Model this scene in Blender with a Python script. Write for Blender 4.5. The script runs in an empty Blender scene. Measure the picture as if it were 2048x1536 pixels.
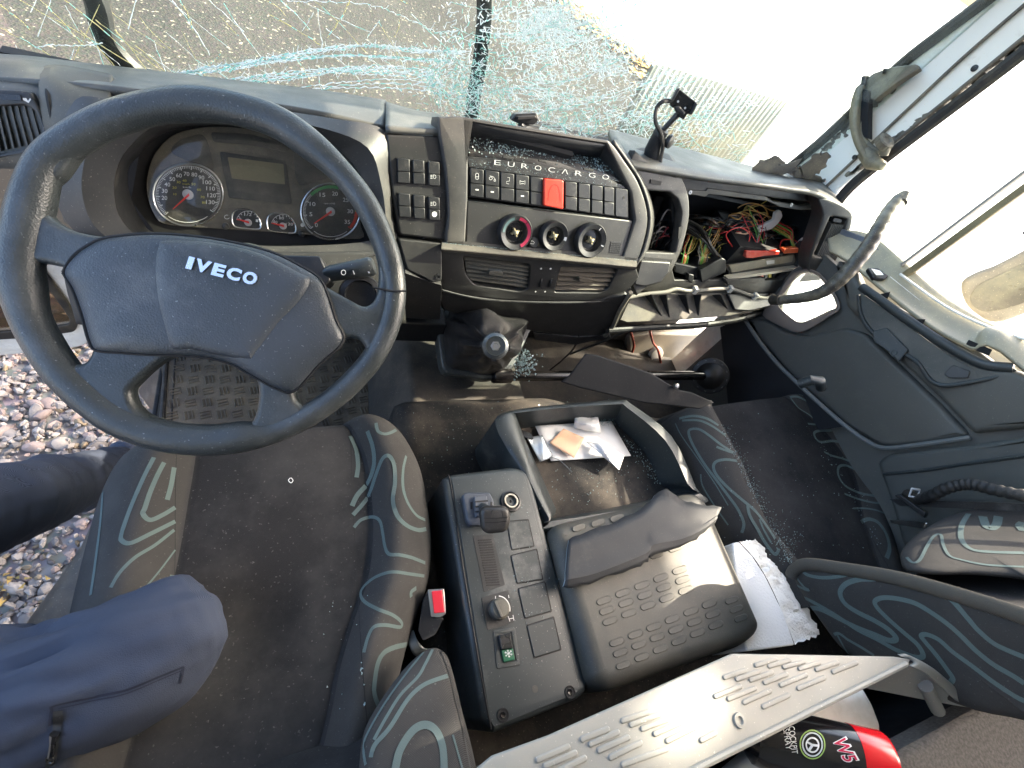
import bpy, bmesh, math, random
import numpy as np
from mathutils import Vector, Matrix
from mathutils.bvhtree import BVHTree
random.seed(7); rng = np.random.default_rng(7)
sc = bpy.context.scene
# ------------------------------------------------------------------ camera
F = 944.8
X_ = np.array([0.91379728, -0.00773676, 0.40609687])
Y_ = np.array([-0.22080753, -0.84863356, 0.48069233])
Z_ = np.array([0.34090843, -0.52892459, -0.77718738])
R = np.array([X_, Y_, Z_])
cam = bpy.data.cameras.new('camera'); cam.lens = 36 * F / 2048; cam.sensor_width = 36
cam.clip_start = 0.02; cam.clip_end = 400
co = bpy.data.objects.new('camera', cam); sc.collection.objects.link(co); sc.camera = co
M = Matrix.Identity(4)
for i in range(3):
    M[i][0] = R[i][0]; M[i][1] = -R[i][1]; M[i][2] = -R[i][2]
co.matrix_world = M
# ------------------------------------------------------------------ light
SUN = Vector((0.80, 0.0, 0.57)).normalized()
sc.view_settings.view_transform = 'Standard'; sc.view_settings.look = 'None'
sc.view_settings.exposure = 2.85; sc.view_settings.gamma = 1
w = bpy.data.worlds.new('World'); sc.world = w; w.use_nodes = True
nt = w.node_tree; bg = nt.nodes['Background']
sk = nt.nodes.new('ShaderNodeTexSky'); sk.sky_type = 'NISHITA'; sk.sun_disc = False
sk.sun_elevation = math.asin(SUN.z); sk.sun_rotation = math.atan2(SUN.x, SUN.y)
sk.air_density = 0.8; sk.dust_density = 4.0; sk.ozone_density = 0.4
nt.links.new(sk.outputs[0], bg.inputs[0]); bg.inputs[1].default_value = 0.15
sl = bpy.data.lights.new('sun', 'SUN'); sl.energy = 3.4; sl.angle = math.radians(0.5); sl.color = (1, 0.88, 0.69)
so = bpy.data.objects.new('sun', sl); sc.collection.objects.link(so)
so.rotation_euler = SUN.to_track_quat('Z', 'Y').to_euler()
sc.cycles.max_bounces = 10; sc.cycles.diffuse_bounces = 6; sc.cycles.transparent_max_bounces = 24
# ------------------------------------------------------------------ rays
def ray(x, y): return R @ np.array([(x - 1024) / F, (y - 768) / F, 1.0])
def Zp(x, y, v): d = ray(x, y); return d * (v / d[2])
def Yp(x, y, v): d = ray(x, y); return d * (v / d[1])
def Xp(x, y, v): d = ray(x, y); return d * (v / d[0])
def Dp(x, y, v): return ray(x, y) * v
def nrm(v): v = np.asarray(v, float); return v / np.linalg.norm(v)
class Fr:
    "a flat face of a real thing: point, outward normal"
    def __init__(s, P, N):
        s.P = np.array(P, float); s.N = nrm(N)
        u = np.array([1., 0, 0]) if abs(s.N[0]) < .9 else np.array([0, -1., 0])
        s.U = nrm(u - s.N * (u @ s.N)); s.V = np.cross(s.N, s.U)
    def at(s, x, y, h=0.):
        d = ray(x, y); Q = s.P + s.N * h
        return d * ((Q @ s.N) / (d @ s.N))
    def uv(s, x, y, h=0.): q = s.at(x, y, h) - s.P; return (q @ s.U, q @ s.V)
    def w(s, u, v, h=0.): return s.P + s.U * u + s.V * v + s.N * h
    def up(s, d): return Fr(s.P + s.N * d, s.N)
# ------------------------------------------------------------------ 2-D helpers
def cr(pts, n=6, closed=True):
    p = [np.asarray(q, float) for q in pts]; m = len(p); out = []
    rngi = range(m) if closed else range(m - 1)
    for i in rngi:
        if closed: a, b, c, d = p[i - 1], p[i], p[(i + 1) % m], p[(i + 2) % m]
        else: a, b, c, d = p[max(i - 1, 0)], p[i], p[i + 1], p[min(i + 2, m - 1)]
        for k in range(n):
            t = k / n
            out.append(.5 * ((2 * b) + (c - a) * t + (2 * a - 5 * b + 4 * c - d) * t * t + (3 * b - a - 3 * c + d) * t ** 3))
    if not closed: out.append(p[-1])
    return out
def rc(pts, r, n=4):
    "polygon with rounded corners"
    p = [np.asarray(q, float) for q in pts]; m = len(p); out = []
    rr = r if isinstance(r, (list, tuple)) else [r] * m
    for i in range(m):
        a, b, c = p[i - 1], p[i], p[(i + 1) % m]
        la, lc = np.linalg.norm(a - b), np.linalg.norm(c - b)
        q = min(rr[i], la * .48, lc * .48)
        if q < 1e-6: out.append(b); continue
        s = b + (a - b) / la * q; e = b + (c - b) / lc * q
        for k in range(n + 1):
            t = k / n; out.append((1 - t) ** 2 * s + 2 * t * (1 - t) * b + t * t * e)
    return out
def ell(cx, cy, rx, ry, n=32, a0=0., a1=2 * math.pi, rot=0.):
    o = []
    full = abs(a1 - a0 - 2 * math.pi) < 1e-6
    for k in range(n + (0 if full else 1)):
        a = a0 + (a1 - a0) * k / n
        x, y = rx * math.cos(a), ry * math.sin(a)
        o.append((cx + x * math.cos(rot) - y * math.sin(rot), cy + x * math.sin(rot) + y * math.cos(rot)))
    return o
# ------------------------------------------------------------------ mesh builder
class MB:
    def __init__(s): s.v = []; s.f = []; s.m = []
    def add(s, v, f, m=0):
        b = len(s.v); s.v += [tuple(q) for q in v]; s.f += [tuple(b + i for i in q) for q in f]; s.m += [m] * len(f); return s
    def prism(s, pts, vec, m=0):
        pts = [np.asarray(p, float) for p in pts]; n = len(pts); vec = np.asarray(vec, float)
        v = pts + [p + vec for p in pts]
        f = [tuple(range(n)), tuple(range(2 * n - 1, n - 1, -1))] + [(i, i + n, (i + 1) % n + n, (i + 1) % n) for i in range(n)]
        return s.add(v, f, m)
    def pp(s, fr, px, h0, h1, m=0):
        "prism traced in the face fr: top at h1, bottom at h0"
        t = [fr.at(x, y, h1) for x, y in px]; return s.prism(t, fr.N * (h0 - h1), m)
    def box(s, c, a, b, d, m=0):
        c, a, b, d = (np.asarray(q, float) for q in (c, a, b, d))
        v = [c + i * a + j * b + k * d for i in (-1, 1) for j in (-1, 1) for k in (-1, 1)]
        return s.add(v, [(0, 1, 3, 2), (4, 6, 7, 5), (0, 4, 5, 1), (2, 3, 7, 6), (0, 2, 6, 4), (1, 5, 7, 3)], m)
    def bx(s, x0, x1, y0, y1, z0, z1, m=0):
        return s.box(((x0 + x1) / 2, (y0 + y1) / 2, (z0 + z1) / 2), ((x1 - x0) / 2, 0, 0), (0, (y1 - y0) / 2, 0), (0, 0, (z1 - z0) / 2), m)
    def grid(s, fn, nu, nv, m=0, cu=False, cv=False):
        v = [fn(i / (nu if cu else nu - 1), j / (nv if cv else nv - 1)) for i in range(nu) for j in range(nv)]
        f = []
        for i in range(nu if cu else nu - 1):
            for j in range(nv if cv else nv - 1):
                a, b = i, (i + 1) % nu; c, d = j, (j + 1) % nv
                f.append((a * nv + c, b * nv + c, b * nv + d, a * nv + d))
        return s.add(v, f, m)
    def loft(s, rows, k=5, m=0):
        "Catmull-Rom through a grid of 3-D points"
        rows = [cr(r, k, False) for r in rows]
        cols = list(zip(*rows)); cols = [cr(c, k, False) for c in cols]
        g = list(zip(*cols)); n, q = len(g), len(g[0])
        v = [p for r in g for p in r]
        return s.add(v, [(i * q + j, (i + 1) * q + j, (i + 1) * q + j + 1, i * q + j + 1) for i in range(n - 1) for j in range(q - 1)], m)
    def tube(s, path, r, n=10, m=0, cap=True, flat=1.):
        p = [np.asarray(q, float) for q in path]; L = len(p)
        rr = r if isinstance(r, (list, tuple, np.ndarray)) else [r] * L
        T = [nrm(p[min(i + 1, L - 1)] - p[max(i - 1, 0)] + 1e-12) for i in range(L)]
        a = np.array([0, 0, 1.]) if abs(T[0][2]) < .9 else np.array([1., 0, 0])
        u = nrm(a - T[0] * (a @ T[0])); v = []
        for i in range(L):
            u = nrm(u - T[i] * (u @ T[i])); w_ = np.cross(T[i], u)
            for k in range(n):
                t = 2 * math.pi * k / n
                v.append(p[i] + rr[i] * (math.cos(t) * u + flat * math.sin(t) * w_))
        f = [(i * n + k, i * n + (k + 1) % n, (i + 1) * n + (k + 1) % n, (i + 1) * n + k) for i in range(L - 1) for k in range(n)]
        if cap: f += [tuple(range(n - 1, -1, -1)), tuple((L - 1) * n + k for k in range(n))]
        return s.add(v, f, m)
    def lathe(s, c, ax, prof, n=32, m=0, close=True):
        "prof: (radius, height along ax)"
        c = np.asarray(c, float); ax = nrm(ax)
        a = np.array([1., 0, 0]) if abs(ax[0]) < .9 else np.array([0, 1., 0])
        u = nrm(a - ax * (a @ ax)); w_ = np.cross(ax, u); L = len(prof)
        v = [c + ax * h + r * (math.cos(2 * math.pi * k / n) * u + math.sin(2 * math.pi * k / n) * w_) for r, h in prof for k in range(n)]
        f = [(i * n + k, i * n + (k + 1) % n, (i + 1) * n + (k + 1) % n, (i + 1) * n + k) for i in range(L - 1) for k in range(n)]
        if close: f += [tuple(range(n - 1, -1, -1)), tuple((L - 1) * n + k for k in range(n))]
        return s.add(v, f, m)
    def plate(s, fr, loops, h0, h1, bev=0., m=0, px=True, res=3):
        "flat plate with holes (first loop is the outline), rounded edges"
        cu = bpy.data.curves.new('t', 'CURVE'); cu.dimensions = '2D'; cu.fill_mode = 'BOTH'
        t = (h1 - h0) / 2; bev = min(bev, t * .98)
        cu.extrude = t - bev; cu.bevel_depth = bev; cu.bevel_resolution = res; cu.offset = -bev
        for lp in loops:
            q = [fr.uv(x, y, h1) for x, y in lp] if px else lp
            sp = cu.splines.new('POLY'); sp.points.add(len(q) - 1); sp.use_cyclic_u = True
            for i, (a, b) in enumerate(q): sp.points[i].co = (a, b, 0, 1)
        o = bpy.data.objects.new('t', cu); sc.collection.objects.link(o)
        dg = bpy.context.evaluated_depsgraph_get(); dg.update()
        me = bpy.data.meshes.new_from_object(o.evaluated_get(dg))
        v = [fr.w(a.co.x, a.co.y, a.co.z + (h0 + h1) / 2) for a in me.vertices]
        s.add(v, [tuple(p.vertices) for p in me.polygons], m)
        bpy.data.objects.remove(o); bpy.data.curves.remove(cu); bpy.data.meshes.remove(me); return s
    def text(s, body, O, Xv, Yv, th=.0006, bold=0., m=0, shear=0.):
        "lettering fitted into the parallelogram O, Xv (width), Yv (cap height)"
        cu = bpy.data.curves.new('t', 'FONT'); cu.body = body; cu.size = 1; cu.fill_mode = 'BOTH'; cu.offset = bold; cu.resolution_u = 3; cu.shear = shear
        o = bpy.data.objects.new('t', cu); sc.collection.objects.link(o)
        dg = bpy.context.evaluated_depsgraph_get(); dg.update()
        me = bpy.data.meshes.new_from_object(o.evaluated_get(dg))
        P = np.array([tuple(a.co) for a in me.vertices])
        if len(P):
            lo, hi = P.min(0), P.max(0); O, Xv, Yv = (np.asarray(q, float) for q in (O, Xv, Yv)); N = nrm(np.cross(Xv, Yv))
            P = (P - lo) / np.maximum(hi - lo, 1e-6)
            top = [O + Xv * a + Yv * b + N * th for a, b, _ in P]
            fs = [tuple(p.vertices) for p in me.polygons]
            s.add(top, fs, m)
            if th > .0015:   # raised letters get walls
                from collections import Counter
                ed = Counter(); 
                for q in fs:
                    for i in range(len(q)): ed[(q[i], q[(i + 1) % len(q)])] += 1
                n = len(top); v = top + [p - N * th for p in top]
                s.add(v, [(a, a + n, b + n, b) for (a, b) in ed if (b, a) not in ed], m)
        bpy.data.objects.remove(o); bpy.data.curves.remove(cu); bpy.data.meshes.remove(me); return s
    def ribbon(s, pts, nor, wd, m=0):
        p = [np.asarray(q, float) for q in pts]; L = len(p); v = []
        for i in range(L):
            t = nrm(p[min(i + 1, L - 1)] - p[max(i - 1, 0)] + 1e-12)
            c = nrm(np.cross(t, nor[i])); ww = wd[i] if isinstance(wd, (list, tuple)) else wd
            v += [p[i] - c * ww / 2, p[i] + c * ww / 2]
        return s.add(v, [(2 * i, 2 * i + 1, 2 * i + 3, 2 * i + 2) for i in range(L - 1)], m)
    def build(s, name, mats, parent=None, bevel=0., smooth=35, solid=0., label=None, seg=2):
        me = bpy.data.meshes.new(name); me.from_pydata([tuple(map(float, q)) for q in s.v], [], s.f)
        if not isinstance(mats, (list, tuple)): mats = [mats]
        for a in mats: me.materials.append(a)
        me.polygons.foreach_set('material_index', s.m)
        bm = bmesh.new(); bm.from_mesh(me)
        bmesh.ops.remove_doubles(bm, verts=bm.verts, dist=1e-6)
        if not getattr(s, 'keep', False): bmesh.ops.recalc_face_normals(bm, faces=bm.faces)
        bm.to_mesh(me); bm.free()
        me.polygons.foreach_set('use_smooth', [True] * len(me.polygons))
        me.set_sharp_from_angle(angle=math.radians(smooth)); me.update()
        o = bpy.data.objects.new(name, me); sc.collection.objects.link(o)
        if parent: o.parent = parent
        if solid:
            q = o.modifiers.new('solid', 'SOLIDIFY'); q.thickness = solid; q.offset = -1
        if bevel:
            q = o.modifiers.new('bev', 'BEVEL'); q.width = bevel; q.segments = seg; q.limit_method = 'ANGLE'; q.angle_limit = math.radians(40); q.harden_normals = False
        if label: o['label'] = label
        return o
ROOTS = []
def thing(name, label, cat, group=None):
    o = bpy.data.objects.new(name, None); sc.collection.objects.link(o); o.empty_display_size = .05
    o['label'] = label; o['category'] = cat
    if group: o['group'] = group
    ROOTS.append(o); return o
def tag(o, label=None, cat=None, group=None, kind=None):
    if label: o['label'] = label
    if cat: o['category'] = cat
    if group: o['group'] = group
    if kind: o['kind'] = kind
    return o
def dome(fr, px, hgt, base=-.06, rings=9, k=4, p=3.2, c=None):
    "puffed cushion over a traced outline"
    o = cr(px, k); c = np.mean(np.array(o), 0) if c is None else np.array(c, float); n = len(o); g = MB(); v = []
    v += [fr.at(x, y, base) for x, y in o]
    for j in range(rings):
        a = math.pi / 2 * j / (rings - 1); r_ = max(0., math.cos(a)) ** (2 / p); h = hgt * math.sin(a) ** (2 / p)
        for x, y in o: v.append(fr.at(c[0] + (x - c[0]) * r_, c[1] + (y - c[1]) * r_, h))
    g.add(v, [(j * n + i, j * n + (i + 1) % n, (j + 1) * n + (i + 1) % n, (j + 1) * n + i) for j in range(rings) for i in range(n)]); return g
def settle():
    "put every thing's Empty at its base"
    for r in ROOTS:
        pts = []
        for c in r.children:
            if c.type == 'MESH':
                b = [Vector(q) + c.location for q in c.bound_box]; pts += b
        if not pts: continue
        b = Vector(((min(p.x for p in pts) + max(p.x for p in pts)) / 2, (min(p.y for p in pts) + max(p.y for p in pts)) / 2, min(p.z for p in pts)))
        b -= Vector((0, 0, 0)); r.location = r.location + b
        for c in r.children: c.location = c.location - b
# ------------------------------------------------------------------ materials
def mat(name, col, rough=.55, metal=0., bump=None, dust=None, col2=None, cs=8., spec=.5, coat=0., weave=0., trans=0., streak=None):
    m = bpy.data.materials.new(name); m.use_nodes = True; t = m.node_tree; N = t.nodes; L = t.links.new
    b = N['Principled BSDF']; tc = N.new('ShaderNodeTexCoord').outputs['Object']
    def noise(sc_, det=4, rgh=.6, vec=None):
        q = N.new('ShaderNodeTexNoise'); q.inputs['Scale'].default_value = sc_; q.inputs['Detail'].default_value = det; q.inputs['Roughness'].default_value = rgh
        L(vec or tc, q.inputs['Vector']); return q.outputs[0]
    def ramp(x, a, b_):
        q = N.new('ShaderNodeMapRange'); q.inputs[1].default_value = a; q.inputs[2].default_value = b_; L(x, q.inputs[0]); return q.outputs[0]
    def mix(fac, a, c):
        q = N.new('ShaderNodeMix'); q.data_type = 'RGBA'
        L(fac, q.inputs[0])
        for i, v in ((6, a), (7, c)):
            if isinstance(v, tuple): q.inputs[i].default_value = (*v, 1)
            else: L(v, q.inputs[i])
        return q.outputs[2]
    c = tuple(col)
    cur = c
    if col2: cur = mix(ramp(noise(cs, 5), .35, .65), c, tuple(col2))
    if dust:
        dc, amt, ds = dust
        big = ramp(noise(ds, 6, .7), .62 - amt * .35, .80)
        cur = mix(big, cur, tuple(dc))
        sp = ramp(noise(ds * 60, 2, .5), .70 - amt * .06, .76); cur = mix(sp, cur, tuple(min(1, x * 1.7) for x in dc))
    if weave:
        wv = N.new('ShaderNodeTexWave'); wv.inputs['Scale'].default_value = weave; wv.bands_direction = 'DIAGONAL'; wv.inputs['Distortion'].default_value = .4; L(tc, wv.inputs['Vector'])
        k = ramp(wv.outputs[1], .1, .9)
        cur = mix(k, cur if not isinstance(cur, tuple) else cur, tuple(min(1, x * 1.9 + .012) for x in c))
    if isinstance(cur, tuple): b.inputs['Base Color'].default_value = (*cur, 1)
    else: L(cur, b.inputs['Base Color'])
    b.inputs['Metallic'].default_value = metal; b.inputs['Specular IOR Level'].default_value = spec
    b.inputs['Coat Weight'].default_value = coat; b.inputs['Transmission Weight'].default_value = trans
    rn = ramp(noise(14, 5), .3, .7); q = N.new('ShaderNodeMapRange'); q.inputs[3].default_value = max(.03, rough - .09); q.inputs[4].default_value = min(1, rough + .09); L(rn, q.inputs[0]); L(q.outputs[0], b.inputs['Roughness'])
    if bump:
        bs, st = bump[:2]
        bn = N.new('ShaderNodeBump'); bn.inputs['Strength'].default_value = st; bn.inputs['Distance'].default_value = bump[2] if len(bump) > 2 else .001
        if len(bump) > 3:
            vo = N.new('ShaderNodeTexVoronoi'); vo.inputs['Scale'].default_value = bs; L(tc, vo.inputs['Vector']); L(vo.outputs[0], bn.inputs['Height'])
        else: L(noise(bs, 3), bn.inputs['Height'])
        L(bn.outputs[0], b.inputs['Normal'])
    return m
DUST = (.15, .135, .115)
PL = mat('dash plastic', (.020, .020, .020), .46, bump=(900, .35, .0006), dust=((.075, .07, .062), .25, 5))
PLD = mat('dusty dash plastic', (.027, .027, .027), .5, bump=(900, .4, .0006), dust=((.085, .078, .066), .5, 6))
PLB = mat('blue grey plastic', (.032, .039, .041), .42, bump=(1400, .35, .0004), dust=((.16, .16, .15), .12, 7))
PLBD = mat('dusty blue grey plastic', (.050, .052, .048), .55, bump=(1400, .35, .0004), dust=((.105, .096, .075), .9, 9))
BLK = mat('black plastic', (.016, .017, .019), .42, bump=(1200, .2, .0004), dust=((.12, .11, .1), .2, 12))
BLKG = mat('gloss black', (.012, .013, .015), .2, dust=((.12, .11, .1), .1, 12))
DARK = mat('deep black', (.006, .006, .007), .7)
RUB = mat('rubber', (.018, .018, .018), .65, bump=(500, .3, .0005), dust=((.14, .12, .1), .3, 14))
WHL = mat('wheel leather', (.024, .029, .030), .36, col2=(.040, .047, .049), cs=9, bump=(420, .5, .0007, 1), dust=((.10, .105, .105), .35, 5))
WHW = mat('worn wheel top', (.040, .040, .040), .45, bump=(300, .5, .0006), dust=((.17, .155, .135), .5, 9))
PADM = mat('wheel pad vinyl', (.032, .039, .043), .42, col2=(.050, .058, .070), cs=7, bump=(450, .6, .0008, 1), dust=((.12, .13, .135), .3, 6))
CHR = mat('brushed metal letters', (.72, .73, .74), .28, 1.)
STEEL = mat('steel', (.45, .45, .44), .35, 1., dust=((.3, .25, .2), .3, 20))
ALU = mat('lever metal', (.10, .11, .11), .35, .5)
BSH = mat('black oiled steel', (.010, .009, .009), .22, .2, spec=.6)
LEA = mat('black leather', (.012, .012, .013), .42, bump=(260, .5, .0008), dust=((.1, .09, .085), .15, 10))
FAB = mat('seat cloth', (.028, .027, .026), .95, bump=(1500, .5, .0006), weave=520, spec=.2, dust=((.075, .072, .068), .45, 6))
FABC = mat('seat cloth centre', (.012, .012, .013), .95, bump=(1500, .5, .0006), weave=700, spec=.15, dust=((.085, .082, .080), .55, 4))
TEAL = mat('teal seat pattern', (.068, .092, .090), .95, bump=(1500, .4, .0005), weave=620, spec=.1)
MATC = mat('engine cover lining', (.022, .022, .022), .9, bump=(350, .5, .0012), dust=((.12, .10, .08), .45, 5), spec=.25)
FLM = mat('floor vinyl', (.034, .032, .029), .8, bump=(240, .4, .001), dust=((.13, .11, .085), .6, 7))
TOPP = mat('pale dusty dash top', (.075, .079, .075), .45, bump=(900, .4, .0006), dust=((.17, .155, .125), .4, 5))  # paler than the dash face, with dust settled on it
CARP = mat('grey carpet', (.13, .125, .12), 1, bump=(500, 1., .003), col2=(.22, .21, .20), cs=220, spec=.1)
SHLF = mat('grey moulded plastic', (.235, .24, .225), .55, bump=(900, .2, .0005), dust=((.30, .28, .24), .4, 6))
WHT = mat('white plastic', (.62, .61, .57), .5, dust=((.4, .37, .3), .3, 8))
PAP = mat('white paper', (.80, .80, .79), .8, bump=(60, .3, .002))
PEA = mat('peach paper', (.80, .52, .34), .8, bump=(50, .3, .002))
FOIL = mat('foil sachet', (.48, .52, .56), .35, .6, bump=(120, .6, .001))
FOAM = mat('white foam', (.80, .82, .82), .7, bump=(240, .6, .003), spec=.3)
RED = mat('red plastic', (.62, .045, .025), .35, dust=((.5, .2, .15), .15, 10))
REDP = mat('needle red', (.75, .04, .03), .4)
REDB = mat('buckle red', (.70, .03, .05), .3)
ORG = mat('orange connector', (.7, .13, .04), .4)
GRN = mat('green', (.05, .28, .09), .4); YEL = mat('yellow', (.75, .60, .06), .4)
GRNK = mat('dark green key', (.01, .10, .05), .35)
INK = mat('white print', (.72, .72, .70), .6); INKY = mat('yellow print', (.55, .50, .08), .6)
DIAL = mat('dial face', (.036, .036, .037), .5, dust=((.13, .12, .10), .5, 14))
LCD = mat('display glass', (.17, .155, .10), .35, dust=((.24, .2, .13), .4, 9))
PAINT = mat('white cab paint', (.74, .72, .66), .3, coat=.4, dust=((.45, .38, .28), .45, 4))
LINER = mat('grey headlining', (.30, .30, .29), .9, bump=(500, .3, .001))
TRIMW = mat('pale pillar trim', (.92, .89, .80), .5, dust=((.50, .42, .28), .12, 5))
SEAL = mat('window seal rubber', (.014, .012, .010), .6, dust=((.10, .08, .05), .35, 9))
BRK = mat('weathered plastic', (.11, .10, .085), .6, dust=((.35, .30, .2), .6, 9))
NAVY = mat('navy trousers', (.027, .034, .053), .85, bump=(900, .5, .0008), weave=800, spec=.25)
NAVYD = mat('dark navy seam', (.014, .018, .035), .9)
def glassmat(name, tint, gl=.06, rough=.02):
    m = bpy.data.materials.new(name); m.use_nodes = True; t = m.node_tree; N = t.nodes; L = t.links.new
    N.remove(N['Principled BSDF']); out = N['Material Output']
    a = N.new('ShaderNodeBsdfTransparent'); a.inputs[0].default_value = (*tint, 1)
    g = N.new('ShaderNodeBsdfGlossy'); g.inputs['Roughness'].default_value = rough
    fr = N.new('ShaderNodeFresnel'); ge = N.new('ShaderNodeNewGeometry'); io = N.new('ShaderNodeMapRange'); io.inputs[3].default_value = 1.45; io.inputs[4].default_value = 1 / 1.45; L(ge.outputs['Backfacing'], io.inputs[0]); L(io.outputs[0], fr.inputs[0])
    mx = N.new('ShaderNodeMixShader'); L(fr.outputs[0], mx.inputs[0]); L(a.outputs[0], mx.inputs[1]); L(g.outputs[0], mx.inputs[2]); L(mx.outputs[0], out.inputs[0])
    return m
GLS = glassmat('window glass', (.90, .95, .93)); GLC = glassmat('clear lens', (.93, .93, .92))
def crackmat(name, col, tr):
    m = bpy.data.materials.new(name); m.use_nodes = True; t = m.node_tree; N = t.nodes; L = t.links.new
    a = N.new('ShaderNodeBsdfTranslucent'); a.inputs[0].default_value = (*tr, 1); b = N['Principled BSDF']; b.inputs['Base Color'].default_value = (*col, 1); b.inputs['Roughness'].default_value = .25
    mx = N.new('ShaderNodeMixShader'); mx.inputs[0].default_value = .5; L(b.outputs[0], mx.inputs[1]); L(a.outputs[0], mx.inputs[2]); L(mx.outputs[0], N['Material Output'].inputs[0]); return m
CRKW = crackmat('fractured glass white', (.9, .96, .95), (.95, .98, .97)); CRKT = crackmat('fractured glass teal', (.52, .78, .73), (.55, .88, .82)); CRKY = crackmat('fractured glass amber', (.75, .70, .42), (.8, .75, .45))
FRAG = mat('glass crumbs', (.30, .40, .40), .15, spec=1.)
# ------------------------------------------------------------------ ground and yard
GZ = -2.35
def groundmat(name, c1, c2, scale, rough=.9, bs=.004, spk=None):
    m = bpy.data.materials.new(name); m.use_nodes = True; t = m.node_tree; N = t.nodes; L = t.links.new
    b = N['Principled BSDF']; tc = N.new('ShaderNodeTexCoord').outputs['Object']
    vo = N.new('ShaderNodeTexVoronoi'); vo.inputs['Scale'].default_value = scale; L(tc, vo.inputs['Vector'])
    no = N.new('ShaderNodeTexNoise'); no.inputs['Scale'].default_value = scale * .12; no.inputs['Detail'].default_value = 7; L(tc, no.inputs['Vector'])
    no2 = N.new('ShaderNodeTexNoise'); no2.inputs['Scale'].default_value = .9; no2.inputs['Detail'].default_value = 6; L(tc, no2.inputs['Vector'])
    mr = N.new('ShaderNodeMapRange'); mr.inputs[1].default_value = .35; mr.inputs[2].default_value = .65; L(no2.outputs[0], mr.inputs[0])
    m1 = N.new('ShaderNodeMix'); m1.data_type = 'RGBA'; m1.inputs[6].default_value = (*c1, 1); m1.inputs[7].default_value = (*c2, 1); L(mr.outputs[0], m1.inputs[0])
    m2 = N.new('ShaderNodeMix'); m2.data_type = 'RGBA'; m2.blend_type = 'OVERLAY'; m2.inputs[0].default_value = .28; L(m1.outputs[2], m2.inputs[6]); L(vo.outputs['Color'], m2.inputs[7])
    hs = N.new('ShaderNodeHueSaturation'); hs.inputs['Saturation'].default_value = .42; L(m2.outputs[2], hs.inputs['Color']); cur = hs.outputs[0]
    if spk:
        v2 = N.new('ShaderNodeTexNoise'); v2.inputs['Scale'].default_value = spk[1]; v2.inputs['Detail'].default_value = 2; L(tc, v2.inputs['Vector'])
        r2 = N.new('ShaderNodeMapRange'); r2.inputs[1].default_value = .66; r2.inputs[2].default_value = .70; L(v2.outputs[0], r2.inputs[0])
        m3 = N.new('ShaderNodeMix'); m3.data_type = 'RGBA'; m3.inputs[7].default_value = (*spk[0], 1); L(r2.outputs[0], m3.inputs[0]); L(cur, m3.inputs[6]); cur = m3.outputs[2]
    L(cur, b.inputs['Base Color']); b.inputs['Roughness'].default_value = rough; b.inputs['Specular IOR Level'].default_value = .2
    bu = N.new('ShaderNodeBump'); bu.inputs['Strength'].default_value = .8; bu.inputs['Distance'].default_value = bs; L(vo.outputs[0], bu.inputs['Height']); L(bu.outputs[0], b.inputs['Normal'])
    return m
GRAV = groundmat('gravel bed', (.17, .145, .125), (.24, .205, .175), 26, bs=.01)
ASPH = groundmat('worn tarmac', (.044, .037, .028), (.062, .051, .038), 60, spk=((.30, .26, .20), 30))
CONC = groundmat('pale concrete', (.52, .50, .45), (.60, .58, .53), 9, spk=((.25, .22, .18), 6))
MB().prism([(-80, -80, GZ), (120, -80, GZ), (120, 120, GZ), (-80, 120, GZ)], (0, 0, -.2)).build('ground', GRAV)['kind'] = 'structure'
MB().prism([(-60, 1.70, GZ + .004), (2.4, 1.70, GZ + .004), (3.3, 3.4, GZ + .004), (4.55, 5.2, GZ + .004), (4.95, 6.94, GZ + .004), (3.9, 8.8, GZ + .004), (1, 14, GZ + .004), (-10, 40, GZ + .004), (-60, 60, GZ + .004)], (0, 0, -.02)).build('road', ASPH)['kind'] = 'structure'
MB().prism([(3.45, 3.4, GZ + .01), (2.6, 1.8, GZ + .01), (2.6, -40, GZ + .01), (90, -40, GZ + .01), (90, 90, GZ + .01), (-9, 90, GZ + .01), (-9.8, 40, GZ + .01), (1.1, 14, GZ + .01), (4.0, 8.85, GZ + .01), (5.05, 6.94, GZ + .01), (4.65, 5.15, GZ + .01)], (0, 0, -.02)).build('pavement', CONC)['kind'] = 'structure'
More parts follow.
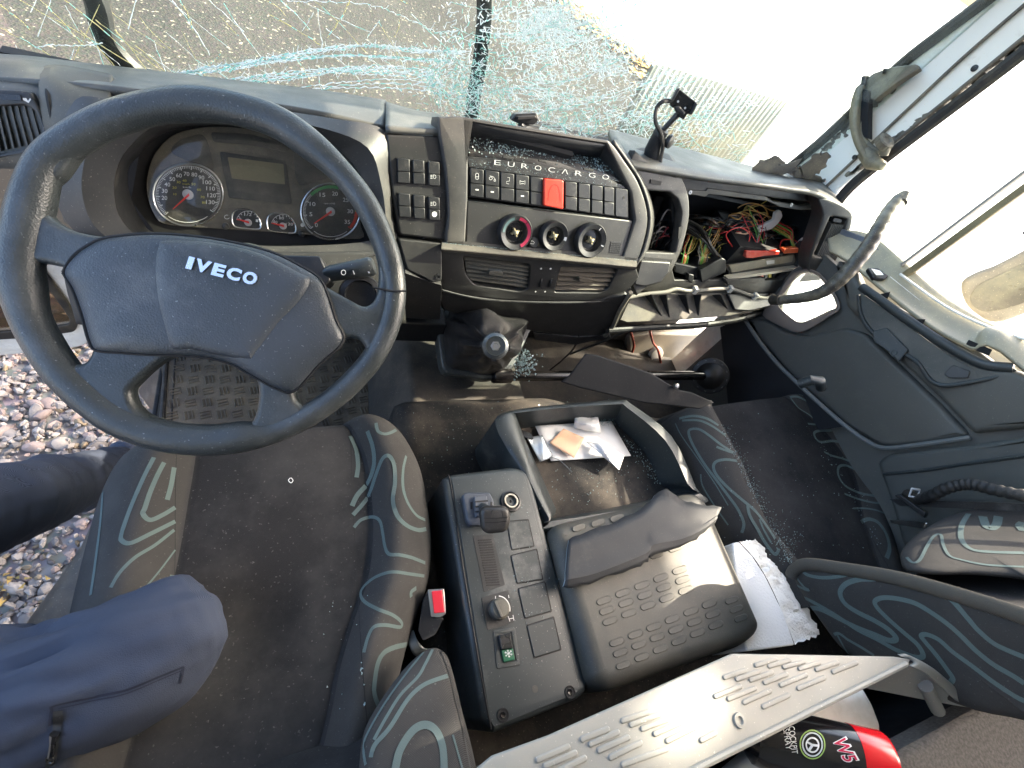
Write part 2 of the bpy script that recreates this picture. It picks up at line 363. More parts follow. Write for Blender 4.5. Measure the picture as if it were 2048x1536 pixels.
# loose stones beside the driver's door
STN = []
for i, (n, c) in enumerate([('stone grey', (.25, .225, .205)), ('stone pink', (.27, .21, .185)), ('stone pale', (.31, .28, .255)), ('stone tan', (.26, .20, .13)), ('stone dark', (.15, .135, .125))]):
    STN.append(mat(n, c, .85, col2=tuple(x * .72 for x in c), cs=25, spec=.2, bump=(120, .4, .003)))
ico = bmesh.new(); bmesh.ops.create_icosphere(ico, subdivisions=1, radius=1); IV = np.array([tuple(v.co) for v in ico.verts]); IF = [tuple(v.index for v in f.verts) for f in ico.faces]; ico.free()
ico = bmesh.new(); bmesh.ops.create_icosphere(ico, subdivisions=2, radius=1); IV2 = np.array([tuple(v.co) for v in ico.verts]); IF2 = [tuple(v.index for v in f.verts) for f in ico.faces]; ico.free()
st = MB()
for k in range(14000):
    x = rng.uniform(-2.3, .1); y = rng.uniform(-.4, 1.72); r = rng.choice([.007, .011, .016, .023], p=[.34, .36, .23, .07]) * rng.uniform(.8, 1.3)
    big = r > .026; V0 = IV2 if big else IV
    V = V0 * rng.uniform(.72, 1.25, V0.shape) if not big else V0 * (1 + .16 * np.sin(V0 * rng.uniform(2, 4, 3) + rng.uniform(0, 6, 3))) * rng.uniform(.9, 1.1, V0.shape)
    q = Matrix.Rotation(rng.uniform(0, 6.3), 3, Vector(rng.normal(size=3)).normalized())
    V = (V * np.array([1.25, .9, .62]) * r) @ np.array(Matrix(q)).T
    V = V + np.array([x, y, GZ + r * .25 + rng.uniform(0, .02)])
    st.add(V, IF2 if big else IF, int(rng.choice(5, p=[.33, .22, .25, .08, .12])))
o = st.build('gravel', STN, smooth=25); o['kind'] = 'stuff'; o['label'] = "loose grey and pink gravel under the open driver's door"; o['category'] = 'gravel'
# moss tufts
MOSS = mat('moss', (.20, .17, .05), .95, col2=(.32, .22, .08), cs=30)
ms = MB()
for cx, cy in ((-1.35, 1.32), (-1.2, 1.05), (-1.25, .75), (-1.0, .6), (-1.42, 1.6), (-.95, .3)):
    for k in range(60):
        a = rng.uniform(0, 6.3); rr = abs(rng.normal(0, .05)); p = np.array([cx + rr * math.cos(a), cy + rr * math.sin(a), GZ + .035])
        d = rng.normal(size=3) * .008; d[2] = abs(d[2]) + .012; e = rng.normal(size=3) * .005
        ms.add([p - e, p + e, p + d], [(0, 1, 2)])
o = ms.build('moss', MOSS); o['kind'] = 'stuff'; o['label'] = 'dry yellowish moss growing between the gravel stones'; o['category'] = 'moss'
# fallen leaves along the edge of the tarmac
LEAF = [mat('leaf orange', (.62, .30, .07), .8), mat('leaf brown', (.35, .19, .07), .8), mat('leaf yellow', (.75, .50, .16), .8)]
lv = MB()
edge = [(1.0, 14), (3.9, 8.8), (4.95, 6.94), (4.55, 5.2), (3.4, 3.4)]
for k in range(1500):
    i = rng.integers(0, 4); t = rng.uniform(); a, b = np.array(edge[i]), np.array(edge[i + 1]); c = a + (b - a) * t + rng.normal(0, .22, 2)
    s_ = rng.uniform(.03, .07); an = rng.uniform(0, 6.3); h = GZ + .02 + rng.uniform(0, .03)
    u = np.array([math.cos(an), math.sin(an), rng.uniform(-.3, .3)]) * s_; v = np.array([-math.sin(an), math.cos(an), rng.uniform(-.3, .3)]) * s_ * .5
    p = np.array([c[0], c[1], h]); lv.add([p - u, p - v, p + u, p + v], [(0, 1, 2, 3)], int(rng.integers(0, 3)))
o = lv.build('fallen_leaves', LEAF); o['kind'] = 'stuff'; o['label'] = 'dry orange leaves blown along the edge of the tarmac'; o['category'] = 'leaves'
# corrugated sheet fence in the yard
COR = mat('corrugated sheet', (.24, .24, .20), .6, 0., dust=((.33, .30, .22), .6, 2))
def corrug(name, A, B, top, label):
    A, B = np.array(A), np.array(B); L_ = np.linalg.norm(B - A); d = (B - A) / L_; n = np.array([-d[1], d[0]])
    r = thing(name, label, 'fence')
    g = MB(); N_ = int(L_ / .0095)
    def fn(u, v):
        s_ = u * L_; off = .009 * math.sin(s_ * 2 * math.pi / .076); c = A + d * s_ + n * off
        return (c[0], c[1], GZ + .05 + v * (top(u) - GZ - .05))
    g.grid(fn, N_, 2); g.build('corrugated_panel', COR, r, solid=.002, smooth=60)
    for k in (0.02, .5, .98):
        c = A + d * L_ * k + n * .05; MB().bx(c[0] - .025, c[0] + .025, c[1] - .025, c[1] + .025, GZ, top(k) - .04).build('post', STEEL, r)
    return r
k_ = .62
corrug('corrugated_fence', (5.25 * k_, 7.55 * k_), (8.6 * k_, 7.75 * k_), lambda u: GZ * k_ - .03 + .02 * u, 'low grey corrugated metal fence standing beyond the shattered windscreen')
# ------------------------------------------------------------------ cab shell
cab = thing('truck_cab', "white truck cab body around the seats, seen from inside", 'truck cab')
XL, XR, YB, ZT, ZF = -.50, 1.46, -.95, .72, -1.27
# roof, rear wall, front panel under the windscreen, lower left side
MB().bx(XL, XR, YB, .95, ZT, ZT + .05).build('roof', [PAINT], cab, bevel=.01)
MB().bx(XL + .003, XR - .003, YB - .04, YB, -1.6, ZT).build('rear_wall', LINER, cab)
MB().bx(XL + .003, XR - .003, 1.10, 1.15, -1.6, -.74).build('front_panel', PAINT, cab, bevel=.01)
MB().bx(XL, -.39, YB, -.10, -1.6, -.3).bx(XL, -.42, YB, -.30, -.3, ZT).build('left_side_wall', PAINT, cab, bevel=.01)
MB().bx(XR - .02, XR + .03, YB, -.46, -1.6, ZT).build('right_side_wall', PAINT, cab, bevel=.01)
MB().bx(1.425, 1.46, -.46, .95, .50, ZT - .003).build('right_roof_rail', LINER, cab)
MB().bx(-.42, 1.42, .955, 1.03, .60, ZT).build('windscreen_header', LINER, cab)
# left A pillar and step well
MB().prism([(XL, .90, ZT), (XL, .96, ZT), (XL, 1.11, -.55), (XL, 1.02, -.55)], (.06, 0, 0)).build('left_pillar', TRIMW, cab, bevel=.008)
MB().bx(-.46, -.335, .10, .62, -1.66, -1.63).bx(-.348, -.335, .12, 1.0, -1.62, -1.275).build('step', BLK, cab, bevel=.004)
# right A pillar: pale dirty trim between windscreen seal and door seal
DR = Fr((1.42, 0, 0), (-1, 0, 0))
pil = MB(); tr = [(1560, 345), (1581, 330), (1690, 231), (1801, 131), (1979, 0), (2140, -120), (2300, -120), (2048, 86), (1775, 300), (1674, 380), (1668, 420)]
pil.prism([DR.at(x, y, .0) for x, y in tr], (.05, 0, 0)); pil.build('right_pillar_trim', TRIMW, cab, bevel=.006)
s1 = MB(); s1.tube(cr([DR.at(x, y, .008) for x, y in [(1566, 345), (1640, 285), (1720, 210), (1801, 131), (1890, 62), (1979, -4), (2080, -80), (2200, -170)]], 4, False), .016, 8, flat=.8)
s1.build('windscreen_seal', SEAL, cab)
s1 = MB(); s1.tube(cr([DR.at(x, y, .006) for x, y in [(1664, 420), (1700, 375), (1775, 313), (1900, 218), (2048, 104), (2200, -20)]], 4, False), .012, 8, flat=1.3)
s1.build('door_seal', SEAL, cab)
rg = random.Random(31)
for k, (A_, B_, nn_) in enumerate((((1600, 338), (1790, 158), 60), ((1700, 352), (2048, 92), 80))):
    g = MB()
    for t in np.linspace(0, 1, nn_):
        x, y = A_[0] + (B_[0] - A_[0]) * t + rg.gauss(0, 2), A_[1] + (B_[1] - A_[1]) * t + rg.gauss(0, 2); o_ = (6 if k == 0 else -5) + rg.gauss(0, 3); L_ = rg.uniform(3, 12); w_ = rg.uniform(1.5, 5)
        d_ = nrm(np.array([B_[0] - A_[0], B_[1] - A_[1]], float)); n_ = np.array([-d_[1], d_[0]]); c_ = np.array([x, y]) + n_ * o_
        g.prism([DR.at(*(c_ + d_ * a * L_ + n_ * b * w_ + rg.gauss(0, .8)), .003) for a, b in ((-1, -.4), (-.3, -1), (.8, -.6), (1, .3), (.1, 1), (-.8, .5))], (.004, 0, 0))
    o = g.build('flaking_dirt', BRK, cab); o['kind'] = 'stuff'
s1 = MB(); s1.tube(cr([DR.at(x, y, .008) for x, y in [(1720, 335), (1800, 275), (1900, 195), (2048, 75), (2200, -50)]], 4, False), .005, 8)
s1.tube(cr([DR.at(x, y, .006) for x, y in [(1650, 375), (1740, 290), (1830, 205), (1930, 112), (2048, 10), (2200, -120)]], 4, False), .004, 8)
s1.build('pillar_ridge', BRK, cab)
for (x, y) in ((1950, 137),):
    MB().lathe(DR.at(x, y, -.001), (-1, 0, 0), [(.007, 0), (.007, .004), (.003, .005)], 12).build('trim_clip', BLK, cab)
# torn pieces of trim at the pillar foot
tn = MB(); rt2 = random.Random(12)
for pts, h in (([(1500, 345), (1530, 332), (1560, 330), (1600, 318), (1590, 340), (1560, 350), (1540, 352), (1505, 356)], .02), ([(1600, 335), (1622, 318), (1640, 305), (1660, 315), (1648, 330), (1640, 345), (1612, 360)], .03), ([(1500, 345), (1520, 322), (1550, 318), (1570, 330), (1555, 345), (1520, 350)], .03), ([(1575, 345), (1600, 335), (1630, 350), (1660, 372), (1640, 380), (1600, 366)], .0), ([(1640, 362), (1665, 352), (1690, 376), (1680, 392), (1655, 384)], .0)):
    P = []
    for a in range(len(pts)):
        p, q = np.array(pts[a], float), np.array(pts[(a + 1) % len(pts)], float)
        for t in (0, .33, .66): P.append(p * (1 - t) + q * t + np.array([rt2.gauss(0, 2.2), rt2.gauss(0, 2.2)]))
    tn.prism([Yp(x, y, .985 - h * .3 + rt2.uniform(-.012, .012)) for x, y in P], (0, .003, .003))
tn.build('torn_trim', BRK, cab, label='torn scraps of weathered trim at the pillar foot')
# firewall behind the dashboard and kick panel at the right
MB().bx(XL + .05, XR - .02, 1.02, 1.04, -1.26, -.6).build('firewall', DARK, cab)
# ------------------------------------------------------------------ floor
fl = MB().bx(-.335, XR - .03, -.94, 1.02, ZF - .05, ZF); o = fl.build('floor', FLM); o['kind'] = 'structure'
# ------------------------------------------------------------------ windscreen
WS = Fr((0, 1.06, -.55), (0, -1.05, -.14))
ws = thing('windscreen', 'shattered windscreen with a dense web of white and teal cracks', 'windscreen')
g = MB(); g.prism([(-.44, 1.078, -.68), (1.42, 1.078, -.68), (1.42, .905, .60), (-.44, .905, .60)], (0, .005, .0008)); g.build('glass', GLS, ws)
def seg(mb, P, Q, wd, m=0):
    P = np.asarray(P, float); Q = np.asarray(Q, float); t = nrm(Q - P + 1e-9); wd = wd * 1.45; c = nrm(np.cross(t, WS.N)) * wd / 2; n = WS.N * wd * .4
    mb.add([P - c, P + c, P + n, Q - c, Q + c, Q + n], [(0, 1, 4, 3), (1, 2, 5, 4), (2, 0, 3, 5)], m)
WK = 1.5
def W(x, y, h=.004): return WS.at(x, y, h)
rr_ = random.Random(3)
ck = MB()
def crack(px, wd=1.0, jit=1.5, n=10, m=0, frag=0., drop=0.):
    q = cr([np.array(p, float) for p in px], n, False); pr = None
    for i, p in enumerate(q):
        p = p + np.array([rr_.gauss(0, jit), rr_.gauss(0, jit)])
        if pr is not None and rr_.random() > drop:
            seg(ck, W(*pr), W(*p), wd * .001 * rr_.uniform(.5, 1.25), m if rr_.random() > .2 else (m + 1) % 2)
            if rr_.random() < frag:   # feather cracks
                a = rr_.uniform(0, 6.3); l = rr_.uniform(5, 16); seg(ck, W(*p), W(p[0] + l * math.cos(a), p[1] + l * math.sin(a)), .0005, 0)
        pr = p
# strand bundles sweeping over the top of the dashboard
for off in range(4):
    crack([(300, 160 + off * 2), (400, 140 - off), (520, 118 + off * 2), (640, 97 + off * 2), (740, 90 + off), (830, 98 + off * 2), (930, 110 - off * 3)], 1.5, 1.6, 22, 0, .4)
for off in range(3):
    crack([(330, 150 + off * 3), (450, 137 + off * 2), (560, 118 + off * 3), (700, 110 + off), (820, 116 + off * 2), (900, 122)], 1.5, 1.4, 22, int(off == 0), .3)
for off in range(6):
    crack([(380, 162 + off * 2), (470, 156 + off * 2), (560, 146 + off * 3), (680, 135 + off * 2), (780, 132 + off * 4), (870, 140 + off * 4)], 1.4, 1.5, 20, int(off == 4), .3)
for off in range(3):
    crack([(560, 180 + off * 6), (680, 166 + off * 5), (790, 158 + off * 9), (870, 168 + off * 8)], 1.4, 1.2, 16, 0, .15)
crack([(70, 96), (100, 90), (150, 92), (205, 86)], 1.1, 1, 10, 0)
crack([(575, 2), (660, 4), (740, 10), (800, 30), (870, 62)], .9, 1.2, 12, 0, .1)
# long fine straight cracks on the driver's side
for k in range(46):
    x = rr_.uniform(-20, 860); y = rr_.uniform(-20, 150); a = rr_.choice([.65, .75, 1.15, 1.35, -1.2, 2.2, .5]) + rr_.gauss(0, .1); l = rr_.uniform(30, 170)
    P_, Q_ = (x, y), (x + l * math.cos(a), y + l * math.sin(a))
    if Q_[1] > 60 + .17 * Q_[0] + 90: continue
    crack([P_, ((P_[0] + Q_[0]) / 2 + rr_.gauss(0, 2), (P_[1] + Q_[1]) / 2 + rr_.gauss(0, 2)), Q_], rr_.uniform(.55, .95), .5, 4, rr_.choice([0, 0, 2]) )
for x0, y0, x1, y1 in ((40, 0, 300, 150), (80, 0, 160, 85), (0, 55, 130, 130), (130, 0, 250, 100), (190, 40, 330, 150), (345, 0, 420, 110), (360, 0, 385, 60), (540, 30, 640, 90), (160, 60, 235, 140), (230, 60, 300, 150), (0, 10, 60, 60), (560, 0, 620, 60), (700, 0, 655, 75), (270, 90, 340, 155)):
    crack([(x0, y0), ((x0 + x1) / 2 + 4, (y0 + y1) / 2), (x1, y1)], 1.2, .6, 5, rr_.choice([0, 2, 2]))
# dense polar web round the impact
from mathutils import noise as noise_
def dens(x, y):
    d = 0
    for cx, cy, sx, sy, a in ((1130, 60, 120, 90, 1.), (1230, 220, 190, 95, 1.), (1000, 190, 130, 75, 1.), (1420, 230, 110, 90, .38), (1470, 310, 120, 40, .5), (850, 150, 70, 60, .6), (1380, 330, 140, 60, .8), (930, 60, 60, 80, .5)):
        d += a * math.exp(-((x - cx) / sx) ** 2 - ((y - cy) / sy) ** 2)
    m_ = noise_.noise(Vector((x * .011, y * .022, 3.))) + .6 * noise_.noise(Vector((x * .035, y * .05, 7.)))
    return min(1, d) * min(1.25, max(.12, .62 + 1.25 * m_))
C0 = (1000, -500); nodes = {}; NR, NT = 62, 120
for i in range(NR):
    r = 490 + i * 7.6
    for j in range(NT):
        a = .88 + j / NT * .92 + (i % 2) * .004
        rj, aj = r + rr_.gauss(0, 3.2) + 5 * math.sin(a * 23 + i * .5), a + rr_.gauss(0, .0035)
        nodes[i, j] = (C0[0] + rj * math.cos(aj), C0[1] + rj * math.sin(aj))
def tint(x, y): return 1 if rr_.random() < (.38 if 215 < y < 335 and x > 900 or x < 1010 and y > 60 else .10) else 0
for (i, j), p in nodes.items():
    for q in ((i, j + 1), (i + 1, j), (i + 1, j + 1), (i + 1, j - 1)):
        if q in nodes:
            b = nodes[q]; mx, my = (p[0] + b[0]) / 2, (p[1] + b[1]) / 2; dn = dens(mx, my)
            if rr_.random() < dn * (.72 if q[0] == i else .34 if q[1] == j else .10):
                seg(ck, W(*p), W(*b), rr_.choice([.0006, .0009, .0014]), tint(mx, my))
for k in range(1900):     # fine crazing along the same sweep
    x, y = rr_.uniform(780, 1600), rr_.uniform(-10, 345)
    if rr_.random() > dens(x, y) ** 1.3: continue
    t = math.atan2(x - C0[0], -(y - C0[1])) ; a = -math.atan2(x - C0[0], y - C0[1]) + rr_.gauss(0, .45); l = rr_.uniform(5, 24)
    seg(ck, W(x, y), W(x + l * math.cos(a), y + l * math.sin(a)), rr_.choice([.0006, .0009, .0015]), tint(x, y))
for cx, cy, sx, sy, n_, tt in ((930, 175, 45, 35, 900, .5), (1115, 50, 45, 34, 1700, .03), (1240, 240, 90, 25, 400, .3), (1050, 215, 90, 22, 400, .4), (1180, 130, 60, 30, 700, .05)):   # crushed patches
    for k in range(n_):
        x, y = rr_.gauss(cx, sx), rr_.gauss(cy, sy); a = rr_.uniform(0, 6.3); l = rr_.uniform(2, 9)
        seg(ck, W(x, y), W(x + l * math.cos(a), y + l * math.sin(a)), rr_.choice([.0005, .0009]), 1 if rr_.random() < tt else 0)
for k in range(58):      # long white strands along the sweep
    r0 = rr_.uniform(520, 900); a0 = rr_.uniform(.9, 1.7); da = rr_.uniform(.12, .45); pts_ = []
    for t in range(5):
        a = a0 - da * t / 4; pts_.append((C0[0] + (r0 + rr_.gauss(0, 3)) * math.cos(a), C0[1] + (r0 + rr_.gauss(0, 3)) * math.sin(a)))
    if sum(dens(*p) for p in pts_) / 5 < .18: continue
    crack(pts_, rr_.choice([.8, 1.2, 1.7]), 1.0, 9, 0, .25)
for k in range(160):     # long chords through the web
    x, y = rr_.uniform(860, 1500), rr_.uniform(0, 320)
    if rr_.random() > dens(x, y): continue
    a = -math.atan2(x - 1000, y + 500) + rr_.choice([0, 0, 0, .35, -.3, 1.5]) + rr_.gauss(0, .1); l = rr_.uniform(50, 150)
    crack([(x, y), (x + l / 2 * math.cos(a), y + l / 2 * math.sin(a) + 4), (x + l * math.cos(a), y + l * math.sin(a))], rr_.uniform(.5, 1.1), 1.2, 6, rr_.choice([0, 0, 1]))
ck.build('crack', [CRKW, CRKT, CRKY], ws, label='web of white and teal cracks')
# wiper arms outside
def wiper(px, yd, label, r0, r1):
    w_ = thing('windscreen_wiper', label, 'wiper', 'wipers outside the windscreen')
    p = cr([Yp(x, y, yd) for x, y in px], 6, False); n = len(p)
    MB().tube(p, list(np.linspace(r0, r1, n)), 8, flat=.6).build('arm', BLK, w_)
    b = [q + np.array([.014, .012, 0]) for q in p[: int(n * .8)]]
    MB().tube(b, .004, 6).build('blade', RUB, w_)
    MB().lathe(p[-1], (0, -1, .1), [(.022, -.012), (.022, .008), (.014, .014)], 18).build('pivot', BLK, w_, bevel=.002)
wiper([(965, -160), (970, 0), (968, 60), (960, 130), (948, 200), (944, 245)], 1.13, 'black wiper arm standing upright outside the middle of the windscreen', .017, .019)
wiper([(130, -120), (190, 0), (205, 60), (225, 100), (262, 140), (300, 165)], 1.13, "black curved wiper arm outside the windscreen above the steering wheel", .018, .022)

# unseen tree added for shade: its leaf clusters are shaped to dapple the cab
BARK = mat('bark', (.12, .09, .06), .9, bump=(40, .8, .01)); LFG = mat('green leaf', (.07, .11, .03), .6)
tre = thing('tree', 'leafy young tree beside the passenger door, outside the frame, added for its shade', 'tree')
SN = np.array(SUN); rt_ = random.Random(9); crown = MB(); limb = MB(); tk = np.array([5.5, -2.6, GZ])
tips = []
LIT = [((.71, -.01, -.775), .075), ((.63, -.07, -.775), .075), ((.55, -.115, -.775), .055), ((.36, -.1, -.5), .05), ((.5, .78, -.5), .26), ((.35, .82, -.45), .2), ((.95, .78, -.6), .24), ((1.25, .85, -.5), .25), ((.9, .95, -.42), .28), ((.1, .9, -.42), .12), ((1.38, .1, -.38), .12), ((1.38, .3, -.40), .10), ((1.38, .5, -.45), .12), ((1.38, .65, -.47), .14), ((.80, .06, -.8), .07), ((.93, .15, -.78), .05), ((.97, .07, -.78), .04)]
LIT = [(np.array(a), b) for a, b in LIT]
def keeps_light(p):
    for a, b in LIT:
        d = p - a; d = d - SN * (d @ SN)
        if d @ d < b * b: return False
    return True
for T, r_, n_, D_t in (((.48, .07, -.76), .16, 700, 5.3), ((.50, .32, -.88), .22, 900, 5.2), ((.86, .40, -.95), .20, 400, 5.4), ((-.05, .62, -1.1), .34, 1000, 6.2), ((.05, .45, -.83), .26, 600, 5.8), ((-1.15, 1.45, -2.35), .5, 1500, 8.6), ((-1.1, 1.75, -2.35), .4, 900, 8.6), ((1.05, .25, -.83), .24, 420, 5.0), ((.30, .75, -1.1), .26, 600, 6.0), ((1.0, .9, -1.1), .3, 700, 5.5), ((1.38, .35, -.40), .45, 60, 4.6), ((1.4, .9, .0), .5, 60, 4.5), ((.05, .16, -.83), .26, 800, 6.0), ((-.22, .28, -.83), .24, 600, 6.3), ((-.1, -.02, -.7), .22, 600, 6.1), ((.64, -.10, -.5), .10, 800, 5.2), ((.50, -.10, -.5), .07, 500, 5.2), ((.12, -.10, -.5), .09, 600, 5.4), ((.95, -.36, -.6), .26, 1000, 5.2), ((.6, -.4, -.6), .26, 700, 5.4)):
    c = np.array(T) + SN * D_t; tips.append(c)
    for k in range(n_):
        p = c + np.array([rt_.gauss(0, 1) for _ in range(3)]) * r_ * .52
        if n_ > 100 and not keeps_light(p): continue
        if n_ <= 100 and rt_.random() < .5 and not keeps_light(p): continue
        u = nrm([rt_.gauss(0, 1) for _ in range(3)]); v = nrm(np.cross(u, [rt_.gauss(0, 1) for _ in range(3)])); s_ = rt_.uniform(.025, .05)
        crown.add([p - u * s_, p - v * s_ * .5, p + u * s_, p + v * s_ * .5], [(0, 1, 2, 3)])
top_ = tk + np.array([-.2, .5, 3.0])
limb.tube([tk, tk + (0, 0, 1.2), top_], [.11, .09, .06], 10); limb.build('trunk', BARK, tre, smooth=60)
lb = MB()
for c in tips:
    if keeps_light(c) and keeps_light(c * .6 + top_ * .4) and keeps_light(c * .85 + top_ * .15): lb.tube(cr([top_ - (0, 0, .3), top_ * .5 + c * .5 + np.array([0, 0, .15]), c], 4, False), [.02] * 4 + [.008] * 4 + [.004], 6)
lb.build('limb', BARK, tre, smooth=60); crown.build('crown', LFG, tre)
# ------------------------------------------------------------------ dashboard
CP = Fr((0, .80, -.50), (0, -.85, .53))
VN = Fr(CP.at(930, 492, 0.), (0, -.97, .22))         # vent band
LO = Fr(VN.at(900, 590, 0.), (0, -.99, -.12))        # lower band
dash = thing('dashboard', 'dark grey truck dashboard with hooded gauges, open on its right side', 'dashboard')
# top pad from windscreen down to the gauge hood, driver's side
def Y(x, y, v): return Yp(x, y, v)
top = MB()
rows = [
 [Y(-60, 118, 1.02), Y(60, 128, 1.02), Y(180, 142, 1.02), Y(330, 158, 1.03), Y(480, 175, 1.03), Y(640, 193, 1.03), Y(772, 213, 1.03)],
 [Y(-60, 140, .93), Y(60, 148, .93), Y(180, 162, .93), Y(330, 178, .93), Y(480, 196, .93), Y(640, 214, .93), Y(771, 236, .93)],
 [Y(-60, 170, .88), Y(60, 176, .88), Y(190, 186, .87), Y(320, 200, .87), Y(480, 214, .87), Y(640, 238, .87), Y(770, 266, .87)],
]
top.loft(rows, 6)
top.build('top_pad', TOPP, dash, solid=.012)
# gauge hood: ring between outer edge and opening
CL = Fr((0, .862, -.60), (0.02, -.80, .60))
hood_out = [(150, 200), (110, 300), (112, 400), (170, 480), (300, 520), (480, 520), (660, 540), (788, 520), (788, 430), (783, 340), (772, 262), (660, 236), (500, 214), (330, 204), (220, 198)]
inn = [(262, 290), (236, 330), (228, 385), (243, 440), (300, 478), (480, 490), (600, 492), (745, 480), (752, 440), (738, 380), (700, 320), (640, 274), (520, 245), (400, 238), (310, 252)]
HP = Fr((0, .80, -.50), (0, -.86, .50))
h_ = MB()
ro = cr([HP.at(x, y, -.012) for x, y in hood_out], 4); ri = cr([HP.at(x, y, .0) for x, y in inn], 4)
mid = [a * .45 + b * .55 + HP.N * .022 for a, b in zip(ro, ri)]
dp = [CL.at(*q, -.004) for q in [(276, 312), (256, 345), (262, 395), (285, 442), (320, 468), (480, 488), (600, 490), (735, 484), (735, 440), (720, 380), (690, 330), (636, 286), (520, 258), (400, 252), (325, 268)]]
dp = cr(dp, 4)
n = len(ro)
edge2 = [b + (c - b) * .06 for b, c in zip(ri, dp)]
v = ro + mid + ri + edge2 + dp
f = [(k * n + i, k * n + (i + 1) % n, (k + 1) * n + (i + 1) % n, (k + 1) * n + i) for k in range(4) for i in range(n)]
h_.add(v, f, 0); h_.m = [0] * (3 * n) + [1] * n
h_.build('gauge_hood', [PLD, BLK], dash, smooth=50)
# closing skirt: hood to top pad side wall and left end of the dash
MB().loft([[Y(-60, 160, .90), Y(40, 165, .90), Y(88, 168, .90)], [Y(-60, 200, .86), Y(40, 205, .86), Y(100, 215, .86)], [Y(-60, 330, .82), Y(30, 335, .82), Y(95, 330, .82)]], 4).build('left_end_panel', TOPP, dash, solid=.01)
# pillar between left vent and hood
MB().loft([[Y(88, 150, .94), Y(120, 143, .93), Y(175, 150, .92), Y(230, 160, .91)], [Y(92, 185, .87), Y(118, 190, .86), Y(170, 215, .845), Y(220, 230, .84)], [Y(105, 300, .83), Y(130, 300, .82), Y(160, 300, .815), Y(200, 290, .81)], [Y(140, 440, .82), Y(155, 450, .81), Y(180, 470, .805), Y(215, 480, .80)]], 5).build('side_cowl', PLBD, dash, solid=.01)
MB().tube(cr([Y(112, 142, .925), Y(98, 160, .90), Y(96, 190, .852), Y(108, 250, .83), Y(120, 300, .815)], 5, False), .0035, 8).build('cowl_seam', DARK, dash)
# lower cowl below hood down to the column
MB().loft([[HP.at(130, 470, .0), HP.at(260, 500, .0), HP.at(400, 505, .01), HP.at(600, 505, .01), HP.at(770, 500, .0)], [HP.at(140, 560, .0), HP.at(260, 560, .02), HP.at(400, 580, .03), HP.at(600, 560, .02), HP.at(800, 560, .0)], [HP.at(160, 640, -.02), HP.at(260, 650, -.01), HP.at(400, 660, .0), HP.at(600, 650, -.01), HP.at(810, 640, -.02)]], 5).build('knee_panel', PL, dash, solid=.012)
# ---- left air vent
LV = Fr(Y(40, 250, .835), (.0, -.86, .5))
v_ = thing('air_vent', 'black louvred air vent at the far left of the dashboard', 'air vent', 'dashboard air vents')
ol = [(-60, 178), (20, 180), (62, 184), (78, 215), (96, 262), (104, 290), (60, 300), (-60, 330)]
MB().plate(LV, [rc(ol, 10), rc([(-55, 215), (52, 210), (70, 222), (84, 262), (50, 300), (-55, 318)], 6)], -.012, .006, .003).build('frame', BLK, v_)
MB().pp(LV, [(-60, 205), (75, 205), (90, 270), (60, 300), (-60, 322)], -.04, -.036).build('backing', DARK, v_)
for k in range(8):
    x = -36 + k * 13.5; y0, y1 = 212, 305 - k * 3
    MB().pp(LV, [(x, y0), (x + 4, y0), (x + 4 + 20, y1), (x + 20, y1)], -.030, .003).build('slat', PLBD, v_)
b_ = MB().pp(LV, rc([(0, 188), (40, 190), (43, 201), (2, 199)], 3), .004, .009).build('thumb_wheel', BLKG, v_)
t_ = MB(); t_.pp(LV, [(45, 196), (52, 196), (56, 202), (60, 196), (62, 199), (57, 206), (52, 203), (46, 200)], .0062, .0066); t_.build('airflow_mark', INK, v_)
# ---- centre stack
def tx(mb, fr, body, a, b, top, h, bold=0., th=.0006, m=0, shear=0.):
    O = fr.at(*a, h); mb.text(body, O, fr.at(*b, h) - O, fr.at(*top, h) - O, th, bold, m, shear)
fa = [(875, 243), (890, 234), (925, 233), (1000, 246), (1100, 262), (1200, 278), (1222, 284), (1250, 322), (1276, 362), (1293, 410), (1296, 450), (1284, 500), (1272, 523), (1244, 517), (930, 488), (893, 486), (896, 430), (890, 340)]
hole = [(933, 243), (1000, 254), (1100, 270), (1212, 288), (1234, 330), (1262, 385), (1270, 440), (1246, 515), (931, 486), (936, 398), (937, 335)]
st = MB(); st.plate(CP, [cr(fa, 3), hole], -.05, .006, .005)
st.build('centre_surround', PLD, dash, smooth=40)
# curved flank at the right of the centre stack
MB().loft([[CP.at(1222, 284, .004), CP.at(1250, 322, .004), CP.at(1276, 362, .004), CP.at(1293, 410, .004), CP.at(1296, 450, .004), CP.at(1284, 500, .004), CP.at(1270, 525, .004)],
           [CP.at(1228, 284, -.05), CP.at(1256, 322, -.05), CP.at(1283, 362, -.05), CP.at(1299, 410, -.05), CP.at(1302, 450, -.05), CP.at(1290, 500, -.05), CP.at(1276, 525, -.05)],
           [CP.at(1236, 288, -.13), CP.at(1262, 326, -.13), CP.at(1287, 366, -.13), CP.at(1303, 414, -.13), CP.at(1306, 452, -.13), CP.at(1292, 502, -.13), CP.at(1280, 525, -.13)]], 3).build('stack_flank', PLD, dash, solid=.006)
# recessed tray above the switches: floor, back wall, sides
TB = CP.up(-.055)
ty = MB()
A_, B_, C_, D_ = CP.at(933, 243, 0), CP.at(1214, 288, 0), CP.at(1252, 366, -.008), CP.at(936, 318, -.008)
a2, b2 = TB.at(934, 272), TB.at(1206, 316)
ty.add([A_, B_, C_, D_, a2, b2], [(0, 4, 5, 1), (3, 2, 5, 4), (0, 3, 4), (1, 5, 2)]); ty.build('top_tray', BLK, dash, solid=.003, smooth=20)
MB().prism([CP.at(985, 262, -.040), CP.at(1146, 303, -.028), CP.at(1146, 312, -.028), CP.at(985, 272, -.040)], (0, .004, -.012)).build('tray_slot', DARK, dash)
